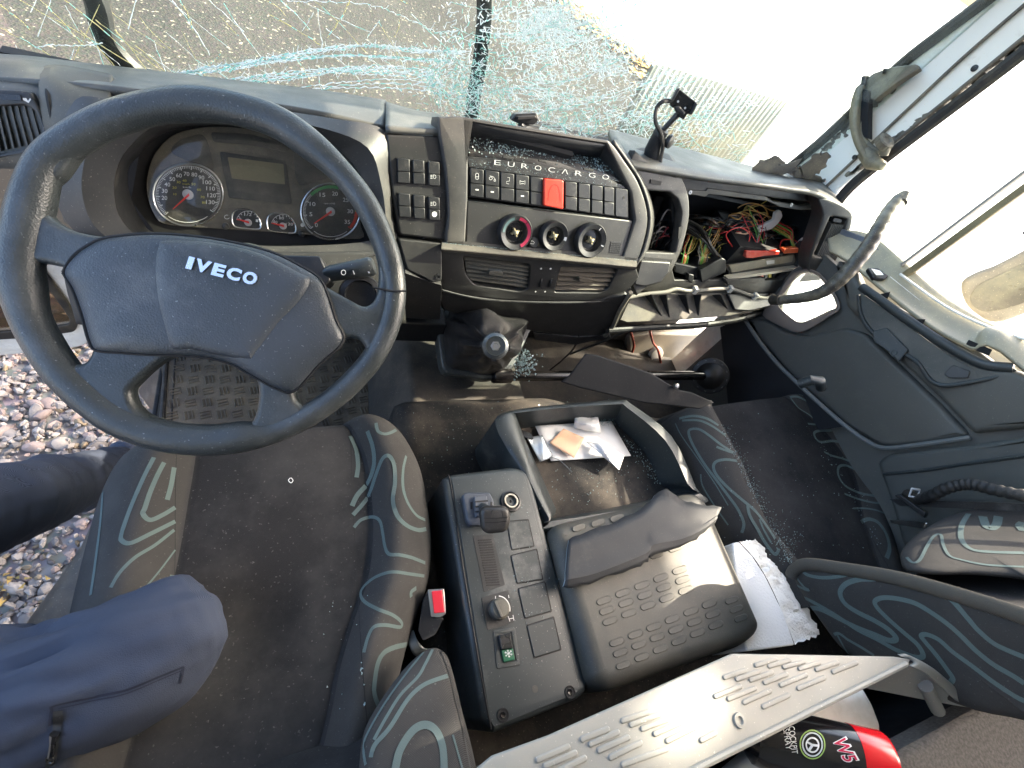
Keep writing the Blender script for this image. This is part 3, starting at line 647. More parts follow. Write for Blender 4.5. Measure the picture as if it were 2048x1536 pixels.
# lettering ledge
lt = MB(); lt.pp(CP, rc([(934, 313), (1000, 318), (1100, 335), (1200, 350), (1248, 372), (1252, 378), (1100, 357), (938, 334)], 3), -.03, -.001)
for q in ((1006, 311, 1028, 315), (1078, 318, 1094, 322), (1168, 335, 1188, 339)):
    lt.pp(CP, [(q[0], q[1]), (q[2], q[3]), (q[2] - 1, q[3] + 5), (q[0] - 1, q[1] + 5)], -.002, .0015, 1)
lt.build('lettering_ledge', [BLK, DARK], dash, bevel=.002)
em = MB(); WD = 'EUROCARGO'; xs = np.linspace(988, 1204, 9)
for i, ch in enumerate(WD):
    x = xs[i]; y = 329 + (x - 988) * .1335; tx(em, CP, 'Λ' if ch == 'A' else ch, (x, y), (x + 13, y + 1.7), (x + .8, y - 9.5), .0004, bold=-.012, th=.0009)
em.build('lettering', mat('letter grey', (.5, .5, .5), .4), dash, label='silver raised lettering reading EUROCARGO')
# switch bank
bank = MB().pp(CP, [(936, 334), (1259, 379), (1257, 437), (936, 393)], -.02, -.003); bank.build('switch_bank', DARK, dash)
bx_ = [668, 752, 838, 922, 1005, 1083, 1198, 1273, 1346, 1416, 1481, 1555]
def bpx(X): return 700 + X / 2.793
def key(fr, q, parent, h0=-.004, h1=.004, m=PL, nm='rocker_switch', split=True, bev=.0012):
    a, b, c, d = [np.array(p, float) for p in q]
    k = MB()
    if split:   # rocker: two leaves meeting in a shallow valley
        e, f_ = (a * .47 + d * .53), (b * .47 + c * .53)
        for (p, r, s_, t, hh) in ((a, b, f_, e, h1), (e, f_, c, d, h1 - .0008)):
            g_ = .8; k.pp(fr, [p + (g_, g_ * .4), r + (-g_, g_ * .4), s_ + (-g_, -g_ * .3), t + (g_, -g_ * .3)], h0, hh)
    else: k.pp(fr, rc([a, b, c, d], 3), h0, h1)
    return k.build(nm, m, parent, bevel=bev)
for i in range(11):
    x0, x1 = bpx(bx_[i]) + 1, bpx(bx_[i + 1]) - 1
    y0, y1 = 335.5 + (x0 - 939) * .138, 335.5 + (x1 - 939) * .138
    z0, z1 = 392 + (x0 - 939) * .138, 392 + (x1 - 939) * .138
    if i == 5:
        k = MB().pp(CP, rc([(x0, y0 + 1), (x1, y1 - 1), (x1 - 1, z1 + 1), (x0 - 1, z0 - 1)], 4), -.004, .009)
        k.build('hazard_switch', RED, dash, bevel=.003, label='large red hazard switch')
        k = MB(); k.ribbon(cr([CP.at(x, y, .0094) for x, y in [(1096, 402), (1098, 385), (1104, 372), (1110, 369), (1117, 375), (1120, 388), (1121, 403)]], 4, False), [CP.N] * 99, .0012); k.build('hazard_crease', mat('dark red', (.35, .02, .012), .4), dash)
        continue
    o = key(CP, [(x0, y0), (x1, y1), (x1, z1), (x0, z0)], dash, split=(i != 10), m=BLK)
    mk = MB(); cx, cy = (x0 + x1) / 2, (y0 + y1) / 2 + 15
    if i == 0: mk.ribbon([CP.at(x, y, .0046) for x, y in rc([(cx - 3, cy - 6), (cx + 3, cy - 6), (cx + 3, cy + 6), (cx - 3, cy + 6)], 3) + [(cx - 3, cy - 3)]], [CP.N] * 99, .0006); mk.ribbon([CP.at(x, y, .0046) for x, y in [(cx - 3, cy + 1), (cx + 3, cy + 1)]], [CP.N] * 9, .0008)
    if i == 1: mk.ribbon([CP.at(x, y, .0046) for x, y in ell(cx - 3, cy, 3, 3, 10) + [(cx, cy)]], [CP.N] * 99, .0006); mk.ribbon([CP.at(x, y, .0046) for x, y in [(cx - 5, cy - 5), (cx + 2, cy - 3), (cx + 6, cy + 2), (cx + 5, cy + 6)]], [CP.N] * 9, .0006); mk.ribbon([CP.at(x, y, .0046) for x, y in ell(cx + 5, cy + 4, 2, 2, 8)], [CP.N] * 99, .0006)
    if i == 2: mk.ribbon([CP.at(x, y, .0046) for x, y in [(cx, cy - 6), (cx + 4, cy - 6), (cx + 4, cy + 1), (cx - 2, cy + 2), (cx - 2, cy + 6), (cx + 3, cy + 7)]], [CP.N] * 9, .0006)
    if i == 3: mk.ribbon([CP.at(x, y, .0046) for x, y in [(cx - 5, cy - 4), (cx - 2, cy - 2), (cx + 2, cy - 2), (cx + 5, cy - 4), (cx + 5, cy + 4), (cx + 2, cy + 2), (cx - 2, cy + 2), (cx - 5, cy + 4), (cx - 5, cy - 4)]], [CP.N] * 9, .0006)
    if i in (0, 1, 3): mk.pp(CP, [(cx - 3, cy + 25.5), (cx + 3, cy + 26), (cx + 3, cy + 28.5), (cx - 3, cy + 28)], .0033, .0038)
    if mk.v: mk.build('symbol', INK, o)
    if i == 10: MB().lathe(CP.at(cx + 4, cy + 3, .0035), CP.N, [(.0032, 0), (.0032, .001)], 12).build('hole', DARK, o)
# heater panel with three bare dial rings
hp = MB().pp(CP, [(934, 402), (1266, 441), (1246, 515), (931, 486)], -.02, .001); hp.build('heater_panel', PL, dash, bevel=.003)
def ringknob(cx, cy, r, arcs, marks):
    c = CP.at(cx, cy, .0); s_ = np.linalg.norm(CP.at(cx + r, cy, 0) - c)
    k = thing('heater_dial', marks, 'dial', 'heater dials missing their knobs')
    MB().lathe(c, CP.N, [(s_, .001), (s_, .014), (s_ * .93, .018), (s_ * .66, .015), (s_ * .62, .006), (s_ * .62, .002)], 40, close=False).build('ring', BLK, k)
    MB().lathe(c, CP.N, [(s_ * .62, .002), (s_ * .60, .003), (.001, .0032)], 32, close=False).build('backing', BLKG, k)
    MB().lathe(c, CP.N, [(s_ * .60, .0035), (s_ * .60, .0045), (s_ * .52, .0045), (s_ * .52, .0035)], 32, close=False).build('inner_ring', PLD, k)
    sp = MB(); u = CP.U; v2 = CP.V
    sp.lathe(c, CP.N, [(.0045, .003), (.0045, .016), (.002, .018)], 10)
    for a in range(4):
        d = math.cos(a * 1.571 + .5) * u + math.sin(a * 1.571 + .5) * v2; e = np.cross(CP.N, d); sp.box(c + d * .005 + CP.N * .008, d * .004, e * .0012, CP.N * .005)
    sp.build('spindle', mat('spindle brass', (.42, .36, .22), .45, .3), k)
    an = MB()
    for a0, a1, mi in arcs:
        P_ = []
        for t in np.linspace(a0, a1, 18):
            d = math.cos(t) * u + math.sin(t) * v2; P_.append((c + d * s_ * .70 + CP.N * .0165, c + d * s_ * .86 + CP.N * .0185))
        vv = [q for p in P_ for q in p]; an.add(vv, [(2 * i, 2 * i + 1, 2 * i + 3, 2 * i + 2) for i in range(17)], mi)
    if an.v: an.build('scale', [mat('scale red', (.45, .03, .08), .4), mat('scale teal', (.05, .09, .10), .4), INK], k)
    return k
ringknob(1027, 463, 32, [(.9, 1.5, 0), (-1.05, .85, 0), (1.9, 3.2, 1)], 'temperature dial ring with a red arc, knob missing')
ringknob(1104, 470, 26, [(-.25, .06, 2)], 'middle and smallest heater dial ring with bare spindle')
ringknob(1177, 479, 29, [(-.3, -.22, 2), (1.1, 1.18, 2)], 'right heater dial ring beside the small grille')
mk = MB()
for x, y in ((1003, 479), (1040, 486), (1096, 493), (1117, 485), (1200, 473), (1184, 503)): mk.pp(CP, ell(x, y, 2, 2, 6), .0012, .0185 if 0 else .0016)
b = MB(); b.lathe(CP.at(1065, 484, 0), CP.N, [(.0115, .001), (.0115, .007), (.009, .009)], 24); o = b.build('recirculation_button', BLK, dash)
g_ = MB(); g_.ribbon([CP.at(x, y, .0112) for x, y in [(1061, 487), (1067, 488), (1069, 485), (1066, 482), (1062, 482)]], [CP.N] * 9, .0006); g_.build('symbol', INK, o)
gr = MB(); gr.pp(CP, [(1222, 482), (1246, 484), (1242, 507), (1218, 505)], .0, .0016, 0)
for i in range(7):
    for j in range(6):
        x, y = 1222.5 + i * 3.1 - j * .6, 485.5 + j * 3.6 + i * .25; gr.pp(CP, [(x, y), (x + 1.7, y), (x + 1.5, y + 2), (x - .2, y + 2)], .0012, .0022, 1)
gr.build('sensor_grille', [BLK, DARK], dash)
# ---- left switch panel
LS = CP.up(-.004)
MB().pp(LS, rc([(772, 268), (886, 273), (893, 330), (895, 400), (895, 481), (800, 470), (786, 400), (778, 330)], 6), -.05, .0).build('side_switch_panel', PL, dash, bevel=.005)
MB().loft([[Y(770, 213, 1.0), Y(830, 230, 1.0), Y(885, 238, 1.0)], [Y(771, 240, .90), Y(830, 250, .90), Y(885, 256, .90)], [LS.at(771, 266, .0), LS.at(830, 270, .0), LS.at(886, 271, .0)]], 4).build('upper_fill_panel', TOPP, dash, solid=.01)
cols = [((794, 316), (820, 318), (821, 367), (795, 366)), ((825, 319), (849, 321), (851, 369), (826, 368)), ((856, 322), (880, 324), (881, 372), (857, 371)),
        ((796, 386), (821, 388), (823, 435), (798, 434)), ((826, 389), (850, 391), (851, 438), (828, 437)), ((856, 393), (880, 395), (881, 441), (858, 440))]
for i in (0, 3):
    a = cols[i]; b = cols[i + 2]; MB().pp(LS, [(a[0][0] - 2, a[0][1] - 2), (b[1][0] + 2, b[1][1] - 2), (b[2][0] + 2, b[2][1] + 2), (a[3][0] - 2, a[3][1] + 2)], -.004, .001).build('switch_frame', DARK, dash)
for i, q in enumerate(cols):
    o = key(LS, q, dash, .0, .006, BLK)
    cx, cy = (q[0][0] + q[1][0]) / 2, (q[0][1] + q[3][1]) / 2
    if i in (2, 5):
        mk = MB(); yy = cy + 7 if i == 2 else cy - 9
        mk.ribbon([LS.at(x, y, .0064) for x, y in [(cx - 1, yy - 4), (cx + 3, yy - 3), (cx + 4, yy + 1), (cx + 2, yy + 4), (cx - 1, yy + 3), (cx - 1, yy - 4)]], [LS.N] * 9, .0006)
        for k in (-3, 0, 3): mk.ribbon([LS.at(cx - 7, yy + k, .0064), LS.at(cx - 3, yy + k, .0064)], [LS.N] * 2, .0008)
        if i == 5: mk.pp(LS, ell(cx + 1, cy + 12, 5, 5.5, 12), .0052, .0056)
        mk.build('symbol', INK, o)
# ---- ledge with dust, vent band, lower band
MB().loft([[CP.at(884, 484, .0), CP.at(1000, 494, .0), CP.at(1120, 504, .0), CP.at(1250, 516, .0), CP.at(1274, 520, .0)],
           [CP.at(883, 497, .026), CP.at(1000, 507, .026), CP.at(1120, 518, .026), CP.at(1250, 530, .026), CP.at(1274, 532, .026)],
           [VN.at(884, 502, .016), VN.at(1000, 512, .016), VN.at(1120, 523, .016), VN.at(1250, 536, .016), VN.at(1272, 538, .016)],
           [VN.at(884, 504, -.01), VN.at(1000, 514, -.01), VN.at(1120, 525, -.01), VN.at(1250, 538, -.01), VN.at(1272, 540, -.01)]], 4).build('dusty_ledge', mat('thick dust ledge', (.06, .056, .05), .8, bump=(600, .7, .001), dust=((.17, .15, .12), .7, 14)), dash, smooth=50)
band = [(884, 496), (1000, 506), (1120, 518), (1272, 534), (1262, 575), (1240, 594), (1180, 602), (1058, 602), (960, 594), (884, 578)]
lv_o = rc([(926, 512), (1062, 529), (1057, 578), (1040, 584), (948, 570), (931, 548)], 8); rv_o = rc([(1122, 534), (1237, 538), (1216, 578), (1200, 586), (1108, 585)], 6)
MB().plate(VN, [cr(band, 2), lv_o, rv_o], -.02, .004, .003).build('vent_band', PL, dash)
def vent(out, rows_, label, m, tabx, knob, ml):
    v_ = thing('air_vent', label, 'air vent', 'dashboard air vents')
    MB().pp(VN, out, -.05, -.045).build('backing', DARK, v_)
    (ax, ay), (bx2, by), (cx, cy), (dx, dy) = rows_
    n_ = 6 if ml else 5
    for k in range(n_):
        t = (k + .7) / n_; p = np.array([ax, ay]) * (1 - t) + np.array([dx, dy]) * t; q = np.array([bx2, by]) * (1 - t) + np.array([cx, cy]) * t
        A, B = VN.at(*p, .0), VN.at(*q, .0); dv = VN.N * -.016 + np.array([0, 0, .0055 if ml else .009])
        MB().prism([A, B, B + dv, A + dv], (0, 0, .0012)).build('slat', m, v_)
    for k in range(1, 9):
        t = k / 9; p = np.array([ax, ay]) * (1 - t) + np.array([bx2, by]) * t; q = np.array([dx, dy]) * (1 - t) + np.array([cx, cy]) * t
        MB().pp(VN, [p, p + (1.2, 0), q + (1.2, 0), q], -.035, -.020).build('vane', BLK, v_)
    MB().pp(VN, rc([(knob[0] - 14, knob[1] - 4), (knob[0] + 14, knob[1] - 1), (knob[0] + 14, knob[1] + 7), (knob[0] - 14, knob[1] + 4)], 3), -.006, .006).build('tab', m, v_, bevel=.001)
SLT = mat('dusty sunlit vent slats', (.065, .055, .042), .6, dust=((.15, .125, .09), .7, 12))  # dusty slats, coloured warmer than the shaded vent's to read as sunlit
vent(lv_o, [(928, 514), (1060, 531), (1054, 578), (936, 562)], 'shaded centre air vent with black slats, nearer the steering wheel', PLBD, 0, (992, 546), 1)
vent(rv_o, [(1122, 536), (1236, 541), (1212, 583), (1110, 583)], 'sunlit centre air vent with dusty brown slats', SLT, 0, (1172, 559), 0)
for x in (1079, 1098):
    MB().pp(VN, rc([(x - 4, 541), (x + 5, 543), (x + 2, 575), (x - 7, 572)], 3), .0, .002).build('slider_slot', DARK, dash)
    MB().lathe(VN.at(x - 1, 558, -.012), (1, .0, .15), [(.001, -.0028), (.020, -.0025), (.020, .0025), (.001, .0028)], 26).build('slider_wheel', BLK, dash)
    k = MB(); k.lathe(VN.at(x + 3, 537, .0035), VN.N, [(.0022, 0), (.0022, .001)], 8); k.lathe(VN.at(x - 8, 583, .0035), VN.N, [(.0022, 0), (.0022, .001)], 8); k.build('slider_mark', INK, dash)
MB().pp(LO, cr([(884, 580), (960, 596), (1058, 604), (1180, 604), (1255, 590), (1240, 640), (1222, 668), (1150, 672), (1068, 664), (960, 640), (884, 620)], 2), -.03, -.002).build('lower_band', PL, dash, bevel=.006)
MB().tube(cr([VN.at(x, y, .002) for x, y in [(884, 580), (960, 597), (1058, 604), (1180, 604), (1240, 595), (1260, 575)]], 5, False), .0035, 8).build('band_seam', BLK, dash)
MB().pp(LO, [(1068, 666), (1156, 674), (1220, 670), (1222, 676), (1150, 690), (1070, 680)], -.03, -.008).build('under_edge', BLK, dash, bevel=.002)
# trim beside the steering column
MB().pp(CP, rc([(797, 478), (884, 487), (884, 562), (868, 566), (850, 556), (815, 540)], 5), -.03, .004).build('column_side_trim', PL, dash, bevel=.006)
MB().pp(LO, rc([(808, 545), (868, 566), (884, 570), (880, 640), (812, 636)], 5), -.06, .006).build('column_side_trim', PL, dash, bevel=.004)
MB().lathe(CP.at(876, 553, .002), CP.N, [(.006, 0), (.006, .004), (.003, .004), (.003, .001)], 14).build('screw', BLK, dash)
MB().bx(.13, .32, .70, .80, -.93, -.86).build('under_tray', DARK, dash, bevel=.004)
# ---- small broken mount on top of the dash
mt = thing('suction_mount', 'small black broken clamp lying on the dash top beside the windscreen', 'phone mount')
TM = Fr(Yp(1050, 245, .93), (-.1, -.9, .35))
MB().pp(TM, rc([(1022, 240), (1032, 228), (1074, 226), (1078, 240), (1068, 250), (1034, 246)], 4), -.02, .004).build('clamp', BLK, mt, bevel=.003)
MB().pp(TM, rc([(1034, 233), (1072, 231), (1074, 238), (1036, 241)], 3), .003, .012).build('pad', RUB, mt, bevel=.002)
MB().tube([TM.at(1040, 248, .0), TM.at(1052, 256, -.01), TM.at(1076, 258, -.01)], [.006, .008, .006], 10).build('foot', BLK, mt)
# ---- glass crumbs on dash
def crumbs(name, label, pts, size, mm=FRAG):
    g = MB()
    for p in pts:
        s_ = size * random.uniform(.4, 1.3); v = np.array([[0, 0, 0], [1, .1, .2], [.2, 1, .1], [.4, .3, 1.]]) * s_
        q = np.array(Matrix.Rotation(random.uniform(0, 6.3), 3, Vector((random.gauss(0, 1), random.gauss(0, 1), random.gauss(0, 1))).normalized()))
        g.add((v - s_ * .4) @ q.T + np.asarray(p), [(0, 2, 1), (0, 1, 3), (1, 2, 3), (0, 3, 2)])
    o = g.build(name, mm, smooth=5); return tag(o, label, 'broken glass', None, 'stuff')
pts = []
for k in range(620):
    t = random.random(); u = random.gauss(0, .5)
    c = a2 * (1 - t) + b2 * t; d = D_ * (1 - t) + C_ * t; f_ = min(.98, abs(random.gauss(.25 + .15 * math.sin(t * 9), .22)))
    pts.append(c * (1 - f_) + d * f_ + CP.N * .003)
crumbs('broken_glass', 'broken glass crumbs lying in the tray above the switches', pts, .0034)
pts = [CP.at(random.uniform(940, 1250), 0, 0) for _ in range(0)]
for k in range(420):
    x = random.uniform(884, 1272); pts.append(CP.at(x, 487 + (x - 884) * .093, random.uniform(.003, .02)) + np.array([0, 0, .002]))
for k in range(260):
    x = random.uniform(940, 1245); y = 338 + (x - 940) * .138; pts.append(CP.at(x, y - random.uniform(2, 22), .0035))
crumbs('glass_dust', 'fine glass dust on the dashboard ledge', pts, .0012)
# ------------------------------------------------------------------ instrument cluster
ic = thing('instrument_cluster', 'instrument cluster with speedometer, rev counter and small display behind the steering wheel', 'instrument cluster')
MB().pp(CL, rc([(280, 300), (330, 262), (417, 246), (520, 250), (640, 282), (700, 330), (730, 400), (740, 486), (480, 490), (315, 472), (262, 400)], 10), -.012, -.003).build('backing_panel', DARK, ic)
face = cr([(293, 380), (300, 330), (318, 296), (353, 267), (417, 254), (500, 257), (575, 275), (640, 305), (690, 350), (716, 410), (721, 450), (719, 478), (600, 468), (450, 458), (341, 450), (310, 432)], 4)
MB().plate(CL, [face], -.004, .002, .001).build('face_panel', mat('cluster face', (.075, .070, .062), .5, bump=(900, .2, .0004), dust=((.22, .19, .14), .6, 12)), ic)
def ins(px, h, h2, m, nm, par=ic, bev=.0008):
    return MB().plate(CL, [px], h, h2, bev).build(nm, m, par)
ins(cr([(343, 297), (360, 280), (395, 269), (410, 275), (420, 300), (428, 345), (424, 348), (395, 330), (350, 310)], 4), .001, .0032, DIAL, 'warning_lamp_panel')
ins(rc([(421, 264), (500, 268), (582, 291), (576, 305), (500, 290), (426, 284)], 7), .001, .0032, DIAL, 'warning_lamp_panel')
ins(rc([(586, 298), (630, 312), (672, 352), (600, 372), (590, 350)], 6), .001, .0032, DIAL, 'warning_lamp_panel')
dsp = ins(rc([(439, 303), (572, 322), (584, 409), (458, 396)], 5), .001, .0042, DIAL, 'display')
MB().pp(CL, rc([(455, 314), (567, 328), (570, 369), (464, 357)], 2), .0040, .0048).build('screen', LCD, dsp)
def arc(mb, c, rx, ry, a0, a1, w_, h, m=0, n=30):
    "image-clockwise angles, 0 = right"
    v = []
    for t in np.linspace(a0, a1, n):
        v += [CL.at(c[0] + (rx - w_ / 2) * math.cos(t), c[1] + (ry - w_ / 2) * math.sin(t), h), CL.at(c[0] + (rx + w_ / 2) * math.cos(t), c[1] + (ry + w_ / 2) * math.sin(t), h)]
    mb.add(v, [(2 * i, 2 * i + 1, 2 * i + 3, 2 * i + 2) for i in range(n - 1)], m)
def dial(nm, label, c, rx, ry, a0, a1, nt, maj, nums, colf, sub=None):
    o = MB().plate(CL, [ell(c[0], c[1], rx * .94, ry * .94, 48)], .0015, .0040, .0006).build(nm, DIAL, ic, label=label)
    r = MB(); arc(r, c, rx, ry, 0, 2 * math.pi, 2.2, .0052, 0, 60); r.tube([CL.at(c[0] + rx * math.cos(t), c[1] + ry * math.sin(t), .004) for t in np.linspace(0, 2 * math.pi, 61)], .0016, 6)
    r.build('bezel', CHR, o)
    k = MB()
    for i in range(nt + 1):
        t = a0 + (a1 - a0) * i / nt; big = i % maj == 0; L_ = .80 if big else .84
        q0 = (c[0] + rx * L_ * math.cos(t), c[1] + ry * L_ * math.sin(t)); q1 = (c[0] + rx * .91 * math.cos(t), c[1] + ry * .91 * math.sin(t))
        k.ribbon([CL.at(*q0, .0045), CL.at(*q1, .0045)], [CL.N] * 2, .0014 if big else .0008, colf(i))
    arc(k, c, rx * .92, ry * .92, a0, a1, .8, .0044, 0, 50); arc(k, c, rx * .90, ry * .90, .9, 2.25, 1.2, .0044, 0, 20)
    k.build('scale', [INK, GRN, YEL, RED], o)
    tm = MB()
    for s_, t, rr in nums:
        x, y = c[0] + rx * rr * math.cos(t), c[1] + ry * rr * math.sin(t); wd = 4.6 * len(s_) * .62
        tx(tm, CL, s_, (x - wd, y + 4.4), (x + wd, y + 5.3), (x - wd, y - 3.6), .0045, .004, th=.0002)
    if sub:
        for s_, x, y, wd, hh, m in sub: tx(tm, CL, s_, (x - wd, y + hh), (x + wd, y + hh + .6), (x - wd, y - hh), .0045, .0, th=.0002, m=m)
    tm.build('numerals', [INK, INKY], o)
    return o
def needle(o, c, tip, r, tail=0):
    MB().prism([CL.at(c[0] + 1.5, c[1] - 2.5, .0085), CL.at(tip[0], tip[1] - .8, .0085), CL.at(tip[0], tip[1] + .8, .0085), CL.at(c[0] + 3, c[1] + 2.5, .0085)], CL.N * .0012).build('needle', REDP, o)
    MB().lathe(CL.at(*c, .004), CL.N, [(r, 0), (r * .9, .0035), (.0005, .005)], 20).build('needle_hub', mat('hub grey', (.5, .5, .5), .35), o)
def an(d): return math.radians(d)
nm_ = []
for i, s_ in enumerate(['20', '30', '40', '50', '60', '70', '80', '90', '100', '110', '120', '130']):
    t = an(-180 + (i - 0) * 208 / 11 - 8); nm_.append((s_, t, .68))
subs = [('mph', 372, 368, 7, 2, 1), ('km/h', 374, 374, 8, 2, 0), ('40', 369, 361, 4, 2.4, 1), ('30', 357, 364, 4, 2.4, 1), ('50', 387, 368, 4, 2.4, 1), ('20', 349, 375, 4, 2.4, 1), ('60', 398, 379, 4, 2.4, 1), ('10', 350, 388, 3, 2.2, 1), ('70', 405, 394, 4, 2.4, 1), ('80', 408, 405, 4, 2.4, 1), ('TACHO LOGICAL UNIT', 388, 425, 14, 1.3, 0)]
subs = subs[:-1]
o = dial('speedometer', 'large speedometer in km/h with yellow mph figures', (376, 389), 70, 62, an(135), an(398), 78, 6, nm_, lambda i: 0, subs); needle(o, (376, 389), (346, 418), .0085)
nm_ = [(s_, an(t), .67) for s_, t in (('0', 136), ('5', 173), ('10', 205), ('15', 246), ('20', 283), ('25', 320), ('30', 358), ('35', 392))]
o = dial('rev_counter', 'rev counter with green, yellow and red bands', (661, 423), 59, 56, an(138), an(402), 80, 10, nm_, lambda i: 1 if 27 <= i <= 44 else (2 if 62 <= i <= 67 else (3 if i > 67 else 0)), [('rpm x100', 659, 407, 11, 2, 0)])
g_ = MB(); arc(g_, (661, 423), 52, 49.5, an(222), an(288), 6, .0046, 0); o2 = g_.build('green_band', GRN, o)
g_ = MB(); arc(g_, (661, 423), 52, 49.5, an(343), an(360), 6, .0046, 0); g_.build('yellow_band', YEL, o)
g_ = MB(); arc(g_, (661, 423), 52, 49.5, an(361), an(400), 6, .0046, 0); g_.build('red_band', RED, o)
needle(o, (661, 423), (628, 447), .0085)
def small(label, ox, oy, c, tip, red, txt):
    L_ = [(ox, oy + 20), (ox + 3, oy + 6), (ox + 12, oy), (ox + 28, oy - 1), (ox + 42, oy + 4), (ox + 54, oy + 18), (ox + 58, oy + 32), (ox + 53, oy + 39), (ox + 30, oy + 38), (ox + 6, oy + 34)]
    L_ = cr(L_, 4); o = MB().plate(CL, [L_], .0015, .0035, .0005).build('small_gauge', DIAL, ic, label=label)
    r = MB(); r.tube([CL.at(*p, .0036) for p in L_ + L_[:1]], .0013, 6); r.build('bezel', CHR, o)
    k = MB(); cc = (c[0], c[1] - 2)
    for i in range(9):
        t = an(190 + i * 20); k.ribbon([CL.at(cc[0] + 19 * math.cos(t), cc[1] + 17 * math.sin(t), .0042), CL.at(cc[0] + 23 * math.cos(t), cc[1] + 21 * math.sin(t), .0042)], [CL.N] * 2, .0009, 1 if i in red else 0)
    arc(k, cc, 23, 21, an(190), an(350), .8, .0041, 0, 20)
    k.build('scale', [INK, RED], o); tm = MB()
    for s_, x, y in txt: tx(tm, CL, s_, (x - 3 * len(s_) * .8, y + 2.6), (x + 3 * len(s_) * .8, y + 3), (x - 3 * len(s_) * .8, y - 2.6), .0042, th=.0002)
    tm.build('numerals', INK, o); needle(o, c, tip, .0065)
small('small fuel gauge between speedometer and rev counter', 464, 419, (496, 445), (474, 438), (0,), [('1/2', 496, 429), ('0', 480, 438), ('1', 514, 441)])
small('small temperature gauge beside the rev counter', 534, 427, (566, 452), (543, 446), (7, 8), [('80', 563, 436), ('40', 550, 444), ('120', 579, 448)])
tm = MB()
tm.ribbon([CL.at(x, y, .0026) for x, y in ell(454, 434, 5, 4, 10, .4, 5.2)], [CL.N] * 99, .001); tm.pp(CL, ell(605, 450, 4, 4, 12), .002, .0026); tm.pp(CL, ell(521, 450, 2.5, 3.5, 4), .002, .0043)
tm.build('symbol', INK, ic)
for c in ((452, 452), (603, 467)): MB().lathe(CL.at(*c, .0), CL.N, [(.006, 0), (.006, .010), (.003, .012)], 16).build('reset_knob', BLK, ic)
MB().plate(CL, [face], .016, .0172, .0004).build('clear_cover', GLC, ic)
# ------------------------------------------------------------------ steering wheel
wc = np.array([-.099, .477, -.511]); th, ph = .623, -.214
WN = np.array([math.sin(ph), -math.sin(th) * math.cos(ph), math.cos(th) * math.cos(ph)])
WH = Fr(wc, WN); S_W = WH
swl = thing('steering_wheel', 'large four spoke steering wheel with a padded centre and metal letters', 'steering wheel')
outer = [(0, 470), (22, 380), (60, 300), (120, 250), (200, 208), (290, 182), (380, 172), (470, 184), (560, 213), (635, 262), (700, 328), (752, 395), (788, 470), (806, 530), (812, 592), (800, 655), (770, 720), (735, 765), (690, 808), (630, 850), (560, 884), (495, 903), (430, 911), (355, 908), (280, 892), (210, 862), (150, 818), (95, 765), (50, 700), (20, 640), (0, 580), (-6, 525)]
ow = [WH.at(x, y, 0) for x, y in outer]
rr = []
for (x, y), p in zip(outer, ow):
    rr.append(.0150 if (x > 540 and y > 590) else .0160 if (x > 640 and 300 < y < 630) else (.0195 if y < 330 else (.0225 if y < 620 and x < 300 else .0200)))
rad = [p - wc for p in ow]
path = [wc + d * (1 - r_ / np.linalg.norm(d)) for d, r_ in zip(rad, rr)]
pc = cr(path, 6); rcl = cr([np.array([q]) for q in rr], 6)
rim = MB(); nn = 16; L = len(pc); vv = []
for i in range(L):
    d = nrm(pc[i] - wc); d = nrm(d - WN * (d @ WN)); r_ = float(rcl[i][0])
    for k in range(nn):
        a = 2 * math.pi * k / nn; vv.append(pc[i] + d * r_ * math.cos(a) + WN * r_ * .95 * math.sin(a))
rim.add(vv, [(i * nn + k, i * nn + (k + 1) % nn, ((i + 1) % L) * nn + (k + 1) % nn, ((i + 1) % L) * nn + k) for i in range(L) for k in range(nn)])
rim.m = [1 if (200 < (i * 1.0 / L * 32) * 0 + 300 and (-1)) and (18.2 < 0) else (1 if 7.0 * 6 < i < 14.6 * 6 else 0) for i in range(L) for k in range(nn)]
rim.m = [0] * len(rim.f); rim.build('rim', WHL, swl, smooth=60)
holes = [
 [(84, 398), (92, 370), (118, 345), (146, 306), (180, 272), (235, 247), (300, 236), (370, 232), (450, 236), (540, 252), (610, 284), (668, 332), (710, 390), (738, 450), (752, 505), (756, 560), (748, 598), (728, 612), (700, 600), (650, 572), (600, 545), (520, 515), (430, 490), (330, 478), (230, 474), (150, 462), (104, 440), (86, 420)],
 [(46, 560), (52, 535), (68, 524), (98, 528), (127, 538), (146, 575), (164, 630), (180, 690), (168, 722), (145, 729), (119, 716), (88, 677), (60, 615)],
 [(259, 788), (272, 766), (316, 728), (352, 713), (409, 714), (466, 727), (496, 742), (512, 765), (514, 800), (504, 840), (480, 857), (417, 861), (330, 848), (277, 823)],
 [(588, 784), (599, 757), (640, 715), (680, 682), (704, 677), (722, 684), (730, 706), (714, 736), (690, 765), (650, 799), (618, 816), (596, 806)]]
inner_rim = [tuple(np.array(p) * 1.0) for p in outer]
cc = np.array([406, 545.])
inner_rim = [tuple(cc + (np.array(p) - cc) * .972) for p in outer]
body = MB().plate(WH, [cr(inner_rim, 3)] + [cr(h, 4) for h in holes], -.015, .010, .0085, res=5)
